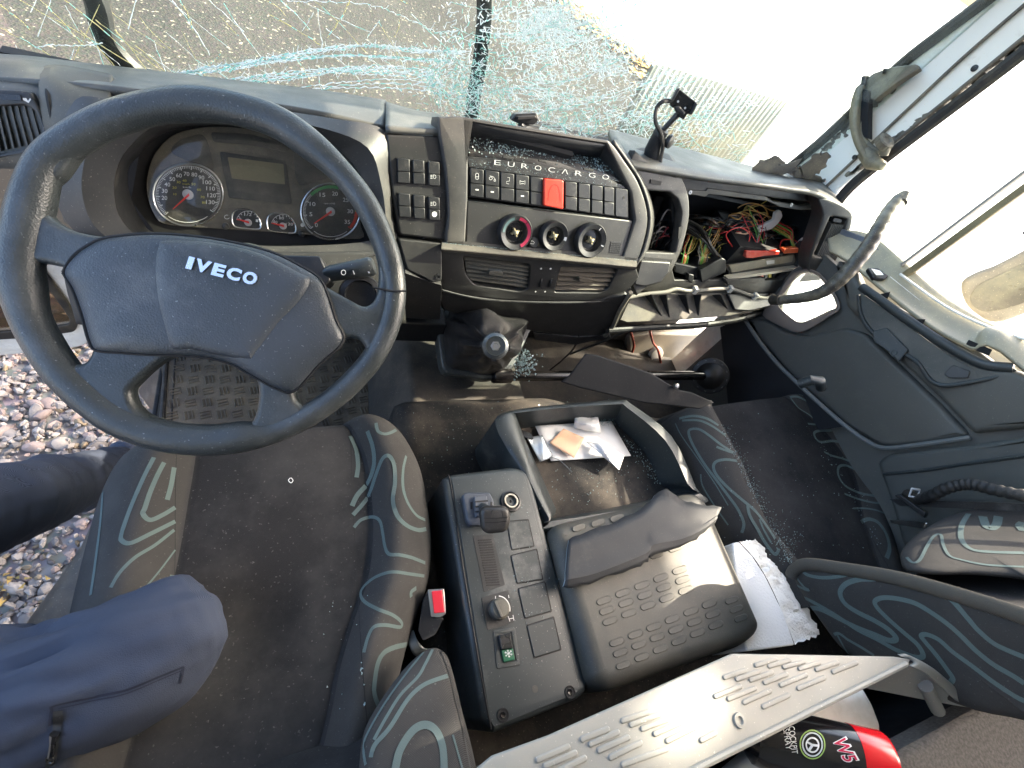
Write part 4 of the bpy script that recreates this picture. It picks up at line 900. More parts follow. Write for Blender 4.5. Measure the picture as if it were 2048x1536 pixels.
# leave the plate only as the spokes: the rim tube covers its outside
body.build('spokes', WHL, swl, smooth=60)
pad = [(127, 545), (145, 515), (175, 492), (214, 476), (300, 468), (397, 474), (480, 488), (547, 506), (600, 532), (640, 558), (658, 596), (672, 640), (687, 682), (640, 728), (590, 781), (556, 778), (505, 751), (466, 729), (420, 716), (370, 711), (300, 709), (240, 705), (192, 700), (178, 680), (164, 630), (146, 580)]
o = dome(WH, pad, .026, -.008, 12, 5, 4.5, (405, 600)).build('airbag_cover', PADM, swl, smooth=60)
ctr = [(330, 480), (420, 484), (520, 506), (600, 545), (622, 560), (604, 600), (560, 650), (510, 715), (500, 722), (440, 712), (380, 700), (342, 696), (322, 650), (308, 590), (304, 530), (314, 490)]
dome(WH, ctr, .0305, .012, 10, 4, 7.).build('cover_crest', PADM, o, smooth=60)
MB().tube(cr([WH.at(x, y, .011) for x, y in pad + pad[:1]], 4, False), .0022, 6).build('cover_seam', DARK, swl)
HB = WH.up(.0308); em = MB()
P0, P1 = np.array([372., 537.]), np.array([511., 572.]); upv = np.array([8., -24.])
def lt_(ch, t0, t1, bold=.05):
    a = P0 + (P1 - P0) * t0; b = P0 + (P1 - P0) * t1
    tx(em, HB, ch, tuple(a), tuple(b), tuple(a + upv), .0003, bold, th=.0022)
for ch, t0, t1 in (('I', 0, .085), ('V', .115, .335), ('E', .365, .54), ('C', .57, .77), ('O', .80, 1.0)): lt_(ch, t0, t1)
em.build('lettering', CHR, o, label='shiny metal letters reading IVECO')
MB().lathe(wc - WN * .02, -WN, [(.045, 0), (.05, .02), (.04, .05)], 24).build('hub', BLK, swl)
MB().tube(cr([WH.at(x, y, .0145) for x, y in [(744, 574), (762, 578), (786, 582), (812, 582)]], 3, False), .0014, 6).build('rim_joint', DARK, swl)
# column, stalk and ignition ring
col = thing('steering_column', 'black steering column shroud behind the steering wheel', 'steering column')
MB().tube([wc - WN * .045, wc - WN * .14, wc - WN * .22 + np.array([-.03, .06, .0])], [.050, .052, .045], 24).build('shroud', PLB, col)
SF = Fr(wc - WN * .075, WN)
MB().pp(SF, rc([(560, 510), (640, 512), (662, 560), (630, 590), (580, 560)], 6), -.03, .01).build('switch_housing', BLK, col, bevel=.004)
stk = thing('column_stalk', 'blue grey column stalk with white symbols pointing right of the steering wheel', 'stalk')
a_, b_2 = SF.at(640, 551, .0), SF.at(742, 533, .012)
MB().tube([a_, a_ * .8 + b_2 * .2, a_ * .3 + b_2 * .7, b_2, b_2 + (b_2 - a_) * .06], [.007, .0125, .014, .015, .012], 20, flat=.8).build('lever', PLB, stk)
MB().tube([SF.at(628, 553, .0), a_], .006, 12).build('joint', BLK, stk)
sy = MB(); SF2 = SF.up(.020)
sy.ribbon([SF2.at(x, y, .0) for x, y in ell(687, 545, 4.5, 5, 12) + [(691, 545)]], [SF2.N] * 20, .0009); sy.ribbon([SF2.at(706, 541, 0), SF2.at(709, 549, 0)], [SF2.N] * 2, .0012); sy.ribbon([SF2.at(736, 542, 0), SF2.at(739, 546, 0)], [SF2.N] * 2, .002)
sy.build('symbol', INK, stk)
MB().lathe(SF.at(722, 592, -.01), nrm(SF.at(722, 592, 0) * -1), [(.030, -.04), (.032, .0), (.030, .008), (.023, .010), (.021, .0), (.001, -.002)], 32).build('ignition_ring', BLK, col)
# ------------------------------------------------------------------ right part of the dash: open radio bay and fuse bay
RB = CP.up(-.035)
ro_ = cr([(1262, 318), (1300, 326), (1352, 344), (1366, 360), (1377, 390), (1379, 430), (1372, 470), (1362, 500), (1345, 540), (1326, 556), (1296, 572), (1266, 572)], 3)
bay_h = rc([(1293, 380), (1340, 384), (1356, 398), (1364, 424), (1358, 470), (1351, 506), (1282, 503), (1296, 450)], 5)
bay = thing('radio_bay', 'empty radio bay with loose cables beside the centre stack', 'radio bay')
MB().plate(RB, [ro_, bay_h], -.02, .006, .004).build('frame', PLD, bay)
MB().pp(RB, [(1275, 372), (1360, 378), (1372, 430), (1355, 512), (1270, 510)], -.16, -.155).build('back', DARK, bay)
bw = MB()
for i in range(len(bay_h)):
    p, q = bay_h[i], bay_h[(i + 1) % len(bay_h)]; A, B = RB.at(*p, -.02), RB.at(*q, -.02); bw.add([A, B, B - RB.N * .13, A - RB.N * .13], [(0, 1, 2, 3)])
bw.build('bay_wall', BLK, bay)
MB().pp(RB, rc([(1282, 520), (1342, 524), (1338, 545), (1322, 566), (1290, 574), (1268, 570)], 4), .004, .02).build('ashtray_flap', PL, bay, bevel=.004)
MB().pp(RB, [(1290, 514), (1345, 519), (1342, 526), (1286, 521)], .004, .007).build('flap_gap', DARK, bay)
MB().pp(RB, [(1358, 455), (1366, 452), (1362, 476), (1356, 478)], .005, .008).build('clip_slot', DARK, bay)
MB().pp(RB, [(1302, 359), (1324, 363), (1321, 371), (1301, 367)], .005, .0085).build('clip_slot', DARK, bay)
wr = MB()
for k in range(14):
    x = random.uniform(1290, 1330); y = random.uniform(440, 500)
    pth = [RB.at(x - 5, y + 25, -.10), RB.at(x, y, -.05), RB.at(x + random.uniform(5, 22), y - random.uniform(5, 25), -.045), RB.at(x + random.uniform(15, 40), y - random.uniform(-10, 20), -.11)]
    wr.tube(cr(pth, 6, False), random.choice([.0012, .0018, .0025]), 6, k % 4)
for x, y in ((1304, 425), (1325, 440), (1312, 405)): wr.box(RB.at(x, y, -.07), RB.U * .012, nrm(RB.V + RB.N * .3) * .016, RB.N * .006, 0)
wr.build('cable', [BLK, mat('wire pale', (.55, .5, .5), .4), RUB, mat('wire maroon', (.25, .03, .04), .4)], bay)
# top pad on the right
rt = MB()
rt.loft([[Yp(x, y, 1.04) for x, y in ((1215, 268), (1330, 297), (1420, 320), (1500, 340), (1570, 352), (1640, 366), (1675, 380))],
         [Yp(x, y, .95) for x, y in ((1222, 290), (1330, 318), (1420, 338), (1500, 352), (1570, 364), (1635, 376), (1678, 398))],
         [Yp(x, y, .875) for x, y in ((1240, 318), (1330, 336), (1420, 352), (1500, 364), (1570, 374), (1634, 388), (1690, 425))],
         [Yp(x, y, .85) for x, y in ((1255, 338), (1340, 352), (1420, 365), (1500, 374), (1570, 384), (1636, 396), (1700, 440))]], 5)
rt.build('right_top_pad', TOPP, dash, solid=.012)
TP = Fr(Yp(1430, 345, .93), (0, -.35, .94))
MB().pp(TP, [(1331, 322), (1440, 345), (1528, 360), (1548, 368), (1526, 369), (1436, 354), (1334, 333)], .006, .012).build('defroster_slot', DARK, dash)
MB().pp(TP, [(1338, 345), (1440, 362), (1500, 371), (1498, 376), (1436, 368), (1340, 352)], .004, .009).build('pad_rib', PLD, dash, bevel=.002)
# fuse bay
GB = Fr(Yp(1500, 460, .855), (.0, -.93, .36))
fb = thing('fuse_bay', 'open glovebox bay full of loose wires and fuse holders', 'open glovebox')
go = [(1345, 348), (1480, 368), (1640, 392), (1652, 420), (1640, 478), (1600, 540), (1568, 586), (1480, 590), (1340, 588), (1270, 580), (1345, 520)]
gh = [(1367, 380), (1500, 390), (1628, 404), (1636, 425), (1622, 480), (1598, 530), (1560, 560), (1350, 560), (1345, 540), (1364, 500), (1378, 440)]
MB().plate(GB, [go, gh], -.015, .004, .003).build('frame', PLD, fb)
MB().pp(GB, [(1340, 360), (1660, 395), (1640, 560), (1340, 590)], -.205, -.20).build('back', DARK, fb)
bw = MB()
for i in range(len(gh)):
    p, q = gh[i], gh[(i + 1) % len(gh)]; A, B = GB.at(*p, -.015), GB.at(*q, -.015); bw.add([A, B, B - GB.N * .19, A - GB.N * .19], [(0, 1, 2, 3)])
bw.build('bay_wall', BLK, fb)
rl = MB(); rl.pp(GB, [(1372, 378), (1412, 382), (1416, 376), (1530, 392), (1545, 402), (1600, 412), (1630, 408), (1632, 418), (1600, 420), (1560, 414), (1535, 402), (1418, 388), (1410, 394), (1374, 388)], -.004, .007)
rl.build('top_rail', PLBD, fb, bevel=.0015)
for c in ((1379, 384), (1581, 409)): MB().lathe(GB.at(*c, .005), GB.N, [(.005, 0), (.005, .004), (.002, .004), (.002, 0)], 12).build('screw', STEEL, fb)
WCOL = [mat('wire ' + n, c, .4) for n, c in (('black', (.012, .012, .012)), ('green', (.12, .38, .07)), ('red', (.55, .03, .03)), ('amber', (.40, .22, .05)), ('white', (.35, .33, .3)), ('brown', (.16, .09, .05)), ('yellow', (.4, .33, .07)))]
def wires(name, label, n, box, r, cols_, hr, seed, arch=40, par=fb):
    rd = random.Random(seed); g = MB()
    for k in range(n):
        x, y = rd.uniform(box[0], box[2]), rd.uniform(box[1], box[3]); p = []
        a = rd.uniform(-.6, .6); L_ = rd.uniform(.5, 1.2) * arch
        for t in range(5): p.append(GB.at(x + (t - 2) * L_ * .5 * math.cos(a) + rd.gauss(0, 4), y + (t - 2) * L_ * .3 * math.sin(a) - 8 * math.sin(t * .8) + rd.gauss(0, 5), rd.uniform(*hr)))
        g.tube(cr(p, 5, False), rd.choice(r), 6, rd.choice(cols_), cap=False)
    o = g.build(name, WCOL, par, smooth=60); o['kind'] = 'stuff'
    if label: o['label'] = label
    return o
wires('wiring_loom', 'tangle of dark wires filling the back of the bay', 130, (1385, 448, 1590, 515), (.0016, .0022, .003, .005), [0, 0, 0, 0, 0, 0, 5, 0], (-.17, -.055), 5, 60)
wires('thin_wire', None, 24, (1400, 450, 1530, 500), (.0009, .0012), [4, 6, 3, 1, 2, 0, 0, 0], (-.10, -.045), 8, 45)
wires('amber_wire', 'amber wires hanging at the middle of the bay', 12, (1470, 415, 1530, 455), (.0013, .0018), [3, 3, 6, 5], (-.09, -.05), 11, 40)
def bundle(name, label, n, a, b, mid_, spread, cols_, r, h0, h1, seed):
    rd = random.Random(seed); g = MB()
    for k in range(n):
        s0 = [rd.gauss(0, spread * .4) for _ in range(2)]; s1 = [rd.gauss(0, spread) for _ in range(2)]
        p = [GB.at(a[0] + s0[0], a[1] + s0[1] * .4, h0), GB.at((a[0] + mid_[0]) / 2 + s0[0], (a[1] + mid_[1]) / 2, (h0 * 2 + h1) / 3 + .012), GB.at(mid_[0] + s1[0], mid_[1] + s1[1], (h0 + h1) / 2), GB.at(b[0] + s1[0], b[1] + s1[1], h1)]
        g.tube(cr(p, 6, False), r * rd.uniform(.8, 1.2), 6, rd.choice(cols_), cap=False)
    return g.build(name, WCOL, fb, smooth=60, label=label)
bundle('wire_bundle', 'green wires rising from the left fuse holder', 14, (1368, 528), (1385, 470), (1374, 498), 6, [1, 1, 1, 6, 2], .0011, -.02, -.06, 2)
bundle('wire_bundle', 'amber and green wires at the second fuse holder', 26, (1404, 528), (1420, 478), (1410, 500), 10, [3, 3, 6, 1, 5, 4], .0011, -.02, -.06, 3)
bundle('wire_bundle', 'red and green wires above the red connector', 30, (1522, 505), (1500, 450), (1512, 478), 14, [2, 2, 1, 0, 4], .0011, -.02, -.08, 4)
bundle('wire_bundle', 'green and red wires looping to the right connector', 14, (1590, 500), (1546, 452), (1580, 470), 4, [1, 1, 2, 2, 6], .0015, -.015, -.07, 6)
bundle('wire_bundle', 'black cables at the left side of the bay', 9, (1440, 520), (1362, 450), (1400, 470), 8, [0], .004, -.03, -.06, 9)
for px in ([(1470, 500), (1452, 470), (1478, 455), (1500, 470), (1490, 500)], [(1558, 500), (1566, 480), (1592, 482), (1600, 500)]):
    MB().tube(cr([GB.at(x, y, -.03) for x, y in px], 6, False), .0016, 6).build('loop_wire', WCOL[2], fb)
ov = MB(); ov.pp(GB, rc([(1515, 455), (1548, 440), (1551, 425), (1562, 420), (1566, 432), (1558, 446), (1545, 458), (1518, 466)], 4), -.065, -.055); ov.build('white_tag', WHT, fb, bevel=.002)
MB().pp(GB, [(1470, 466), (1500, 462), (1498, 470), (1484, 488), (1472, 480)], -.06, -.057).build('paper_tag', PEA, fb)
# fuse holders and bars
FB = GB.up(-.012)
f1 = MB().pp(FB, [(1350, 526), (1400, 536), (1444, 514), (1444, 538), (1408, 560), (1380, 556), (1350, 545)], -.06, .004); f1.build('fuse_holder', BLK, fb, bevel=.003)
f1 = MB().pp(FB, [(1400, 540), (1444, 516), (1452, 520), (1452, 544), (1404, 566)], .004, .02); f1.pp(FB, [(1378, 548), (1388, 550), (1386, 566), (1376, 562)], .0, .018); f1.build('bracket', BLK, fb, bevel=.002)
f1 = MB().pp(FB, [(1448, 534), (1590, 508), (1596, 532), (1470, 556)], -.05, .0, 0); 
f1.build('fuse_box', PLBD, fb, bevel=.003)
MB().pp(FB, [(1458, 531), (1588, 509), (1585, 524), (1464, 546)], .0, .006).build('fuse_cover', mat('dusty fuse cover', (.20, .18, .13), .6, dust=((.35, .3, .2), .6, 12)), fb, bevel=.002)
MB().prism([FB.at(1456, 556, .022), FB.at(1600, 535, .022), FB.at(1600, 539, .022), FB.at(1458, 561, .022)], FB.N * -.02).build('white_strip', mat('cream strip', (.60, .55, .42), .5), fb)
MB().pp(FB, [(1533, 522), (1549, 520), (1549, 527), (1534, 529)], .006, .0066).build('fuse_sticker', WHT, fb)
cn = MB().pp(FB, [(1492, 502), (1560, 502), (1558, 510), (1530, 512), (1505, 517), (1492, 516)], -.01, .012); cn.build('connector', RED, fb, bevel=.002, label='red connector block')
cn = MB().pp(FB, [(1568, 498), (1598, 496), (1596, 506), (1568, 508)], -.01, .010); cn.build('connector', ORG, fb, bevel=.002, label='orange connector block at the right')
for i in range(10): MB().pp(FB, [(1474 + i * 8, 555 - i * 1.4), (1479 + i * 8, 554 - i * 1.4), (1479 + i * 8, 566 - i * 1.4), (1474 + i * 8, 567 - i * 1.4)], .0, .01).build('fuse', [BLK, RED, BLK, YEL, BLK][i % 5], fb)
ft = MB(); ft.pp(FB, [(1600, 500), (1612, 488), (1634, 486), (1628, 500), (1606, 524), (1598, 540)], -.02, .008); ft.pp(FB, [(1612, 512), (1626, 508), (1618, 528), (1604, 530)], .004, .014); ft.build('end_bracket', PL, fb, bevel=.002)
MB().pp(FB, [(1440, 562), (1600, 545), (1596, 566), (1500, 580), (1446, 580)], -.03, -.004).build('lower_tray', BLK, fb, bevel=.002)
MB().prism([FB.at(1452, 560, .03), FB.at(1530, 556, .03), FB.at(1528, 566, .03), FB.at(1456, 570, .03)], FB.N * -.02).build('dusty_bar', PLD, fb, bevel=.001)
MB().pp(FB, [(1386, 566), (1400, 566), (1400, 580), (1384, 580)], -.01, .01).build('loose_clip', WHT, fb, bevel=.001)
# fallen flap with ribs
FL = Fr(GB.at(1400, 590, .01), (0, -.62, .78))
flp = thing('glovebox_flap', 'dusty glovebox flap hanging open with dark ribs, lit by the sun', 'glovebox flap')
MB().pp(FL, [(1262, 592), (1300, 587), (1540, 584), (1544, 612), (1500, 624), (1456, 632), (1360, 640), (1255, 645), (1240, 640)], -.008, .0).build('panel', mat('dusty flap', (.075, .07, .06), .7, bump=(500, .5, .001), dust=((.20, .175, .13), .7, 14)), flp, bevel=.002)
for x0, x1, b in ((1288, 1322, 632), (1318, 1338, 635), (1356, 1378, 628), (1386, 1396, 631), (1424, 1454, 618)):
    A = FL.at(x0, 590, .0); B = FL.at(x1, b, .0); C = FL.at(x0 + 12, 590, .035)
    MB().prism([A, B, A + FL.N * .030], (.0035, 0, 0)).build('rib', BLK, flp)
MB().pp(FL, [(1456, 588), (1540, 585), (1542, 612), (1500, 622), (1470, 620)], .001, .012).build('side_tray', BLK, flp, bevel=.003)
hs_ = MB().tube(cr([FL.at(x, y, .02) for x, y in [(1252, 596), (1290, 588), (1330, 584), (1352, 578), (1380, 582), (1430, 578), (1462, 578), (1500, 590), (1530, 596), (1548, 590)]], 5, False), .0055, 10); hs_.build('harness_tube', mat('harness grey', (.20, .19, .16), .6), flp)
for x, y in ((1390, 580), (1460, 578), (1510, 592)): MB().box(FL.at(x, y, .02), (.006, 0, 0), (0, .008, 0), (0, 0, .009)).build('harness_clip', WHT, flp)
MB().tube(cr([LO.at(x, y, .0) for x, y in [(1262, 585), (1240, 620), (1226, 652), (1210, 672)]], 5, False), .006, 8).build('torn_edge', BRK, flp)
MB().tube(cr([FL.at(x, y, -.03) for x, y in [(1215, 660), (1300, 655), (1400, 650), (1480, 638), (1545, 618)]], 6, False), .010, 10).build('under_rail', PL, flp)
# right end of the dash with its vent
ev = thing('dash_end', 'right end of the dashboard with a tall louvred vent, streaked by sun', 'dashboard end')
EV = Fr(Yp(1660, 475, .80), (-.25, -.90, .36))
eo = cr([(1636, 396), (1668, 402), (1700, 420), (1706, 440), (1694, 480), (1672, 522), (1650, 545), (1622, 548), (1618, 520), (1634, 470), (1646, 430)], 3)
evo = rc([(1662, 432), (1694, 438), (1686, 466), (1660, 520), (1628, 510)], 4)
MB().plate(EV, [eo, evo], -.05, .006, .005).build('housing', PLD, ev)
MB().pp(EV, evo, -.045, -.04).build('backing', DARK, ev)
MB().pp(EV, rc([(1668, 436), (1684, 439), (1682, 446), (1666, 443)], 3), -.01, .004).build('thumb_wheel', BLK, ev)
for k in range(8):
    t = k / 7; x0, x1 = 1664 + t * 25, 1634 + t * 25; MB().pp(EV, [(x0, 448 + t * 2), (x0 + 2.2, 448 + t * 2), (x1 + 2.2, 512 + t * 3), (x1, 512 + t * 3)], -.03, .002).build('slat', PLBD, ev)
MB().bx(1.15, 1.34, .84, 1.0, -.75, -.62).build('end_block', DARK, ev)
# ------------------------------------------------------------------ camera holder on the dash
pm = thing('camera_holder', 'black camera holder on a short stand with a looping cable on the dash top', 'camera holder')
d0 = 1.0
def PM(x, y, v=.90): return Yp(x, y, v)
MB().loft([[PM(1252, 306, .915), PM(1290, 300, .94), PM(1340, 314, .93)], [PM(1262, 322, .885), PM(1305, 320, .905), PM(1352, 336, .88)], [PM(1272, 336, .86), PM(1310, 345, .86), PM(1354, 356, .85)]], 5).build('base_plate', PLD, pm, solid=.006)
MB().tube([PM(1304, 320), PM(1305, 300), PM(1320, 265)], [.021, .018, .014], 20).build('pillar', BLK, pm, bevel=.001)
MB().tube([PM(1318, 270), PM(1326, 258)], [.016, .015], 18).build('collar', BLK, pm, bevel=.001)
MB().tube([PM(1324, 262), PM(1340, 245), PM(1358, 226)], [.006, .006, .007], 12).build('arm', BLK, pm)
MB().lathe(PM(1339, 283, .885), (.5, -.8, .2), [(.012, -.006), (.014, -.004), (.014, .004), (.011, .006)], 20).build('clamp_knob', BLK, pm)
MB().tube([PM(1324, 278), PM(1334, 282)], .005, 10).build('clamp_screw', BLK, pm)
HF = Fr(PM(1368, 208), (-.35, -.88, .3))
MB().pp(HF, rc([(1359, 178), (1396, 207), (1384, 230), (1375, 228), (1368, 240), (1355, 232), (1357, 222), (1341, 212), (1343, 200)], 2), -.008, .006).build('cradle', BLKG, pm, bevel=.002)
MB().pp(HF, [(1356, 177), (1361, 176), (1346, 204), (1342, 203)], .004, .016).build('cradle_lip', BLK, pm, bevel=.001)
MB().pp(HF, [(1392, 205), (1396, 208), (1384, 230), (1381, 228)], .004, .014).build('cradle_lip', BLK, pm, bevel=.001)
MB().pp(HF, [(1349, 214), (1360, 212), (1372, 226), (1366, 232), (1352, 224)], .004, .016).build('ball_joint', BLK, pm, bevel=.003)
for c in ((1356, 203), (1370, 216)): MB().lathe(HF.at(*c, .006), HF.N, [(.0022, 0), (.0022, .001)], 8).build('rivet', INK, pm)
MB().tube(cr([HF.at(1342, 203, .002), PM(1328, 202), PM(1314, 215), PM(1311, 243, .885), PM(1322, 268, .88), PM(1326, 292, .88), PM(1322, 315, .88), PM(1320, 334, .87)], 6, False), .0042, 8).build('cable', RUB, pm)
# ------------------------------------------------------------------ gear lever
gl = thing('gear_lever', 'gear lever with bare metal knob core and black leather boot', 'gear lever')
GF = Fr(Zp(960, 690, -.905), (-.05, -.42, .90))
cb = [(876, 662), (884, 628), (903, 610), (930, 612), (990, 617), (1063, 630), (1066, 650), (1046, 695), (1026, 736), (1000, 754), (973, 760), (930, 752), (890, 744), (880, 700)]
MB().plate(GF, [cr(cb, 3)], -.045, .003, .006).build('surround', PLB, gl)
top_c = Dp(991, 692, .80); gb = MB(); base = cr([GF.at(x, y, .003) for x, y in [(888, 664), (896, 632), (912, 618), (990, 626), (1054, 638), (1056, 652), (1036, 694), (1016, 730), (996, 744), (973, 750), (935, 742), (898, 734), (890, 700)]], 5)
N_ = len(base); rd = random.Random(4); bc = sum(base) / N_; ph_ = [rd.uniform(0, 6.3) for _ in range(6)]
for j in range(15):
    t = j / 14
    for i, b in enumerate(base):
        a = 2 * math.pi * i / N_; rt_ = 1 - t; neck = top_c - nrm(top_c - bc) * .02
        r_ = (1 - t) ** 1.25; q = neck * (1 - r_) + b * r_
        fold = .010 * math.sin(math.pi * t) * (math.sin(4 * a + ph_[0] + 3.0 * t) + .7 * math.sin(7 * a + ph_[1] - 4 * t) + .35 * math.sin(13 * a + ph_[2] + 6 * t))
        d = b - bc; d = nrm(d) * (.016 * t) if t > .01 else d * 0
        q = q + d + GF.N * (.018 * math.sin(math.pi * min(1, t * 1.3)) + fold * .8) + nrm(b - bc) * fold
        gb.v.append(tuple(q))
gb.f = [(j * N_ + i, j * N_ + (i + 1) % N_, (j + 1) * N_ + (i + 1) % N_, (j + 1) * N_ + i) for j in range(14) for i in range(N_)]; gb.m = [0] * len(gb.f)
gb.build('boot', LEA, gl, smooth=70)
ax = nrm(-top_c + np.array([.02, -.05, .12])); 
MB().lathe(top_c - ax * .02, ax, [(.018, -.012), (.0215, .0), (.0235, .012), (.022, .022), (.0165, .026), (.0155, .020), (.004, .019)], 30).build('knob_core', ALU, gl, smooth=30)
MB().lathe(top_c - ax * .0, ax, [(.0085, -.001), (.0085, .0035), (.0055, .004), (.0045, .001), (.0005, .001)], 6).build('bolt', STEEL, gl)
kc = MB()
for a in (0.3, 1.9, 3.4, 5.0):
    u = nrm(np.cross(ax, [0, 0, 1.])); v2 = np.cross(ax, u); d = math.cos(a) * u + math.sin(a) * v2; kc.box(top_c - ax * .008 + d * .0235, d * .002, np.cross(ax, d) * .004, ax * .006)
kc.build('clip', BLK, gl)
sf = MB().tube(cr([top_c - ax * .02, top_c - ax * .06, bc - GF.N * .02], 4, False), .008, 10).build('shaft', BSH, gl)
# ------------------------------------------------------------------ engine cover, driver's floor mat
ec = thing('engine_cover', 'black lined engine cover hump between the two seats', 'engine cover')
EZ = -.955
cx0, cx1 = Zp(770, 860, EZ)[0], 1.33
def ecf(u, v):
    x = .185 + u * (1.30 - .185); y0 = .575 - .11 * max(0, (x - .60)) / .5; y = -.25 + v * (y0 + .25)
    d = min(u * 1.115, .05) / .05; e = min((1 - v) * (y0 + .25), .05) / .05
    z = EZ - .05 * (1 - d) ** 2 - .05 * (1 - e) ** 2 + .0016 * math.sin(x * 31 + y * 17) + .0012 * math.sin(y * 43)
    if v == 1 or u == 0: z = ZF
    return (x, y, z)
MB().grid(ecf, 70, 60).build('lining', MATC, ec, smooth=60)
tun = MB()
tun.grid(lambda u, v: (.19 + u * .38 - .02 * (1 - v), .52 + v * .46, ZF + .0 + (.27) * min(1, (u * 5)) ** .5 * (1 - .25 * v) if u > 0 else ZF), 30, 16); tun.build('side_lining', FLM, ec, smooth=60)
fm = thing('floor_mat', 'worn rubber floor mat with chequer plate pattern under the steering wheel', 'floor mat')
MZ = ZF + .006; FM = Fr((0, 0, MZ), (0, 0, 1))
RM = mat('floor mat rubber', (.085, .075, .062), .5, bump=(240, .4, .001), dust=((.26, .21, .14), .75, 9))
mo = [(336, 700), (520, 690), (700, 668), (745, 680), (752, 760), (745, 840), (640, 870), (430, 880), (324, 850), (330, 780)]
MB().pp(FM, cr(mo, 4), -.006, .0).build('mat_sheet', RM, fm)
MB().tube(cr([FM.at(x, y, .001) for x, y in [(336, 690), (331, 740), (328, 790), (323, 860)]], 5, False), .006, 8).tube(cr([FM.at(x, y, .001) for x, y in [(352, 700), (349, 740), (346, 790), (342, 860)]], 5, False), .002, 6).build('rolled_edge', RUB, fm)
tr_ = MB(); x0, y0, st_ = FM.at(345, 760)[0] + .01, .48, .036
for i in range(16):
    for j in range(18):
        cx, cy = x0 + i * st_, y0 + j * st_; q = ((i + j) % 2) * math.pi / 2 + .25; cx, cy = cx + .0 * j, cy
        for k in (-1, 0, 1):
            d = np.array([math.cos(q), math.sin(q), 0]); e = np.array([-d[1], d[0], 0]); c = np.array([cx, cy, MZ]) + e * k * .0085
            if c[0] > .185: continue
            L_ = .0125; ww = .0019; v = [c + d * s1 * L_ + e * s2 * ww for s1, s2 in ((-1, -1), (1, -1), (1, 1), (-1, 1))]; tp = [c + d * s1 * L_ * .85 + e * s2 * ww * .4 + np.array([0, 0, .004]) for s1, s2 in ((-1, -1), (1, -1), (1, 1), (-1, 1))]
            tr_.add(v + tp, [(4, 5, 6, 7), (0, 1, 5, 4), (1, 2, 6, 5), (2, 3, 7, 6), (3, 0, 4, 7)])
o = tr_.build('tread_pattern', RM, fm); o['kind'] = 'stuff'
pd = thing('pedal', 'brown rubber pedal on the driver side floor beyond the wheel', 'pedal')
MB().bx(.02, .10, .86, .90, -1.20, -1.12).build('pad', RUB, pd, bevel=.008); MB().tube([(.06, .89, -1.15), (.06, .95, -1.0)], .008, 8).build('arm', BSH, pd)
# ------------------------------------------------------------------ parking brake console
CN = Fr((0, 0, -.80), (0, 0, 1))
cs_ = thing('brake_console', 'narrow dark console with parking brake lever, switches and four blank covers', 'console')
oc = rc([(884, 955), (905, 947), (1032, 932), (1060, 944), (1178, 1378), (1160, 1397), (988, 1467), (966, 1440)], [8, 10, 20, 14, 12, 10, 6, 8], 5)
MB().plate(CN, [oc], -.15, .0, .010, res=4).build('body', PLB, cs_, smooth=50)
TPc = rc([(903, 956), (1030, 940), (1048, 948), (1160, 1378), (1152, 1388), (988, 1455), (980, 1440)], [6, 12, 8, 6, 5, 4, 4], 4)
MB().plate(CN, [TPc], -.001, .0018, .0008).build('top_plate', PLB, cs_)
MB().tube(cr([CN.at(x, y, .0005) for x, y in [(897, 950), (905, 990), (925, 1130), (955, 1310), (982, 1458)]], 5, False), .0014, 6).build('plate_seam', DARK, cs_)
C2 = CN.up(.0018)
# lever
lv_ = thing('parking_brake', 'black parking brake lever with square grip on the console front', 'parking brake')
MB().pp(C2, rc([(925, 990), (932, 984), (980, 984), (988, 1000), (990, 1040), (985, 1046), (942, 1050), (934, 1040)], 4), .0, .016).build('bracket', mat('brake bracket', (.055, .065, .085), .4), lv_, bevel=.003)
MB().pp(C2, rc([(948, 992), (974, 990), (978, 1030), (952, 1034)], 3), .012, .024).build('quadrant', mat('brake quadrant', (.075, .085, .105), .35), lv_, bevel=.003)
for k in range(3): MB().pp(C2, [(950, 1002 + k * 10), (976, 1000 + k * 10), (976, 1003 + k * 10), (950, 1005 + k * 10)], .024, .0245).build('notch', DARK, lv_)
for x in (943, 983): MB().pp(C2, [(x - 2, 1004), (x + 2, 1004), (x + 2, 1018), (x - 2, 1018)], .016, .0165).build('slot', DARK, lv_)
MB().tube([C2.at(965, 1015, .02), C2.at(980, 1025, .045), C2.at(988, 1035, .06)], [.009, .009, .011], 14).build('stem', ALU, lv_)
KF = Fr(C2.at(988, 1037, .058), nrm(-C2.at(988, 1037, .058) + np.array([0, -.2, .1])))
MB().plate(KF, [rc([(958, 1025), (966, 1014), (1010, 1014), (1020, 1022), (1021, 1050), (1012, 1066), (975, 1070), (962, 1060)], 9, 5)], -.012, .012, .009, res=5).build('grip', mat('brake grip', (.030, .028, .026), .38, dust=((.12, .11, .1), .2, 12)), lv_, smooth=60)
gg = MB()
for pts in ([(968, 1036), (990, 1037), (1016, 1034)], [(970, 1045), (992, 1045), (1014, 1042)], [(985, 1020), (982, 1032)], [(1004, 1022), (1006, 1034)]): gg.tube([KF.at(x, y, .0118) for x, y in pts], .0008, 5)
gg.build('grip_crease', DARK, lv_)
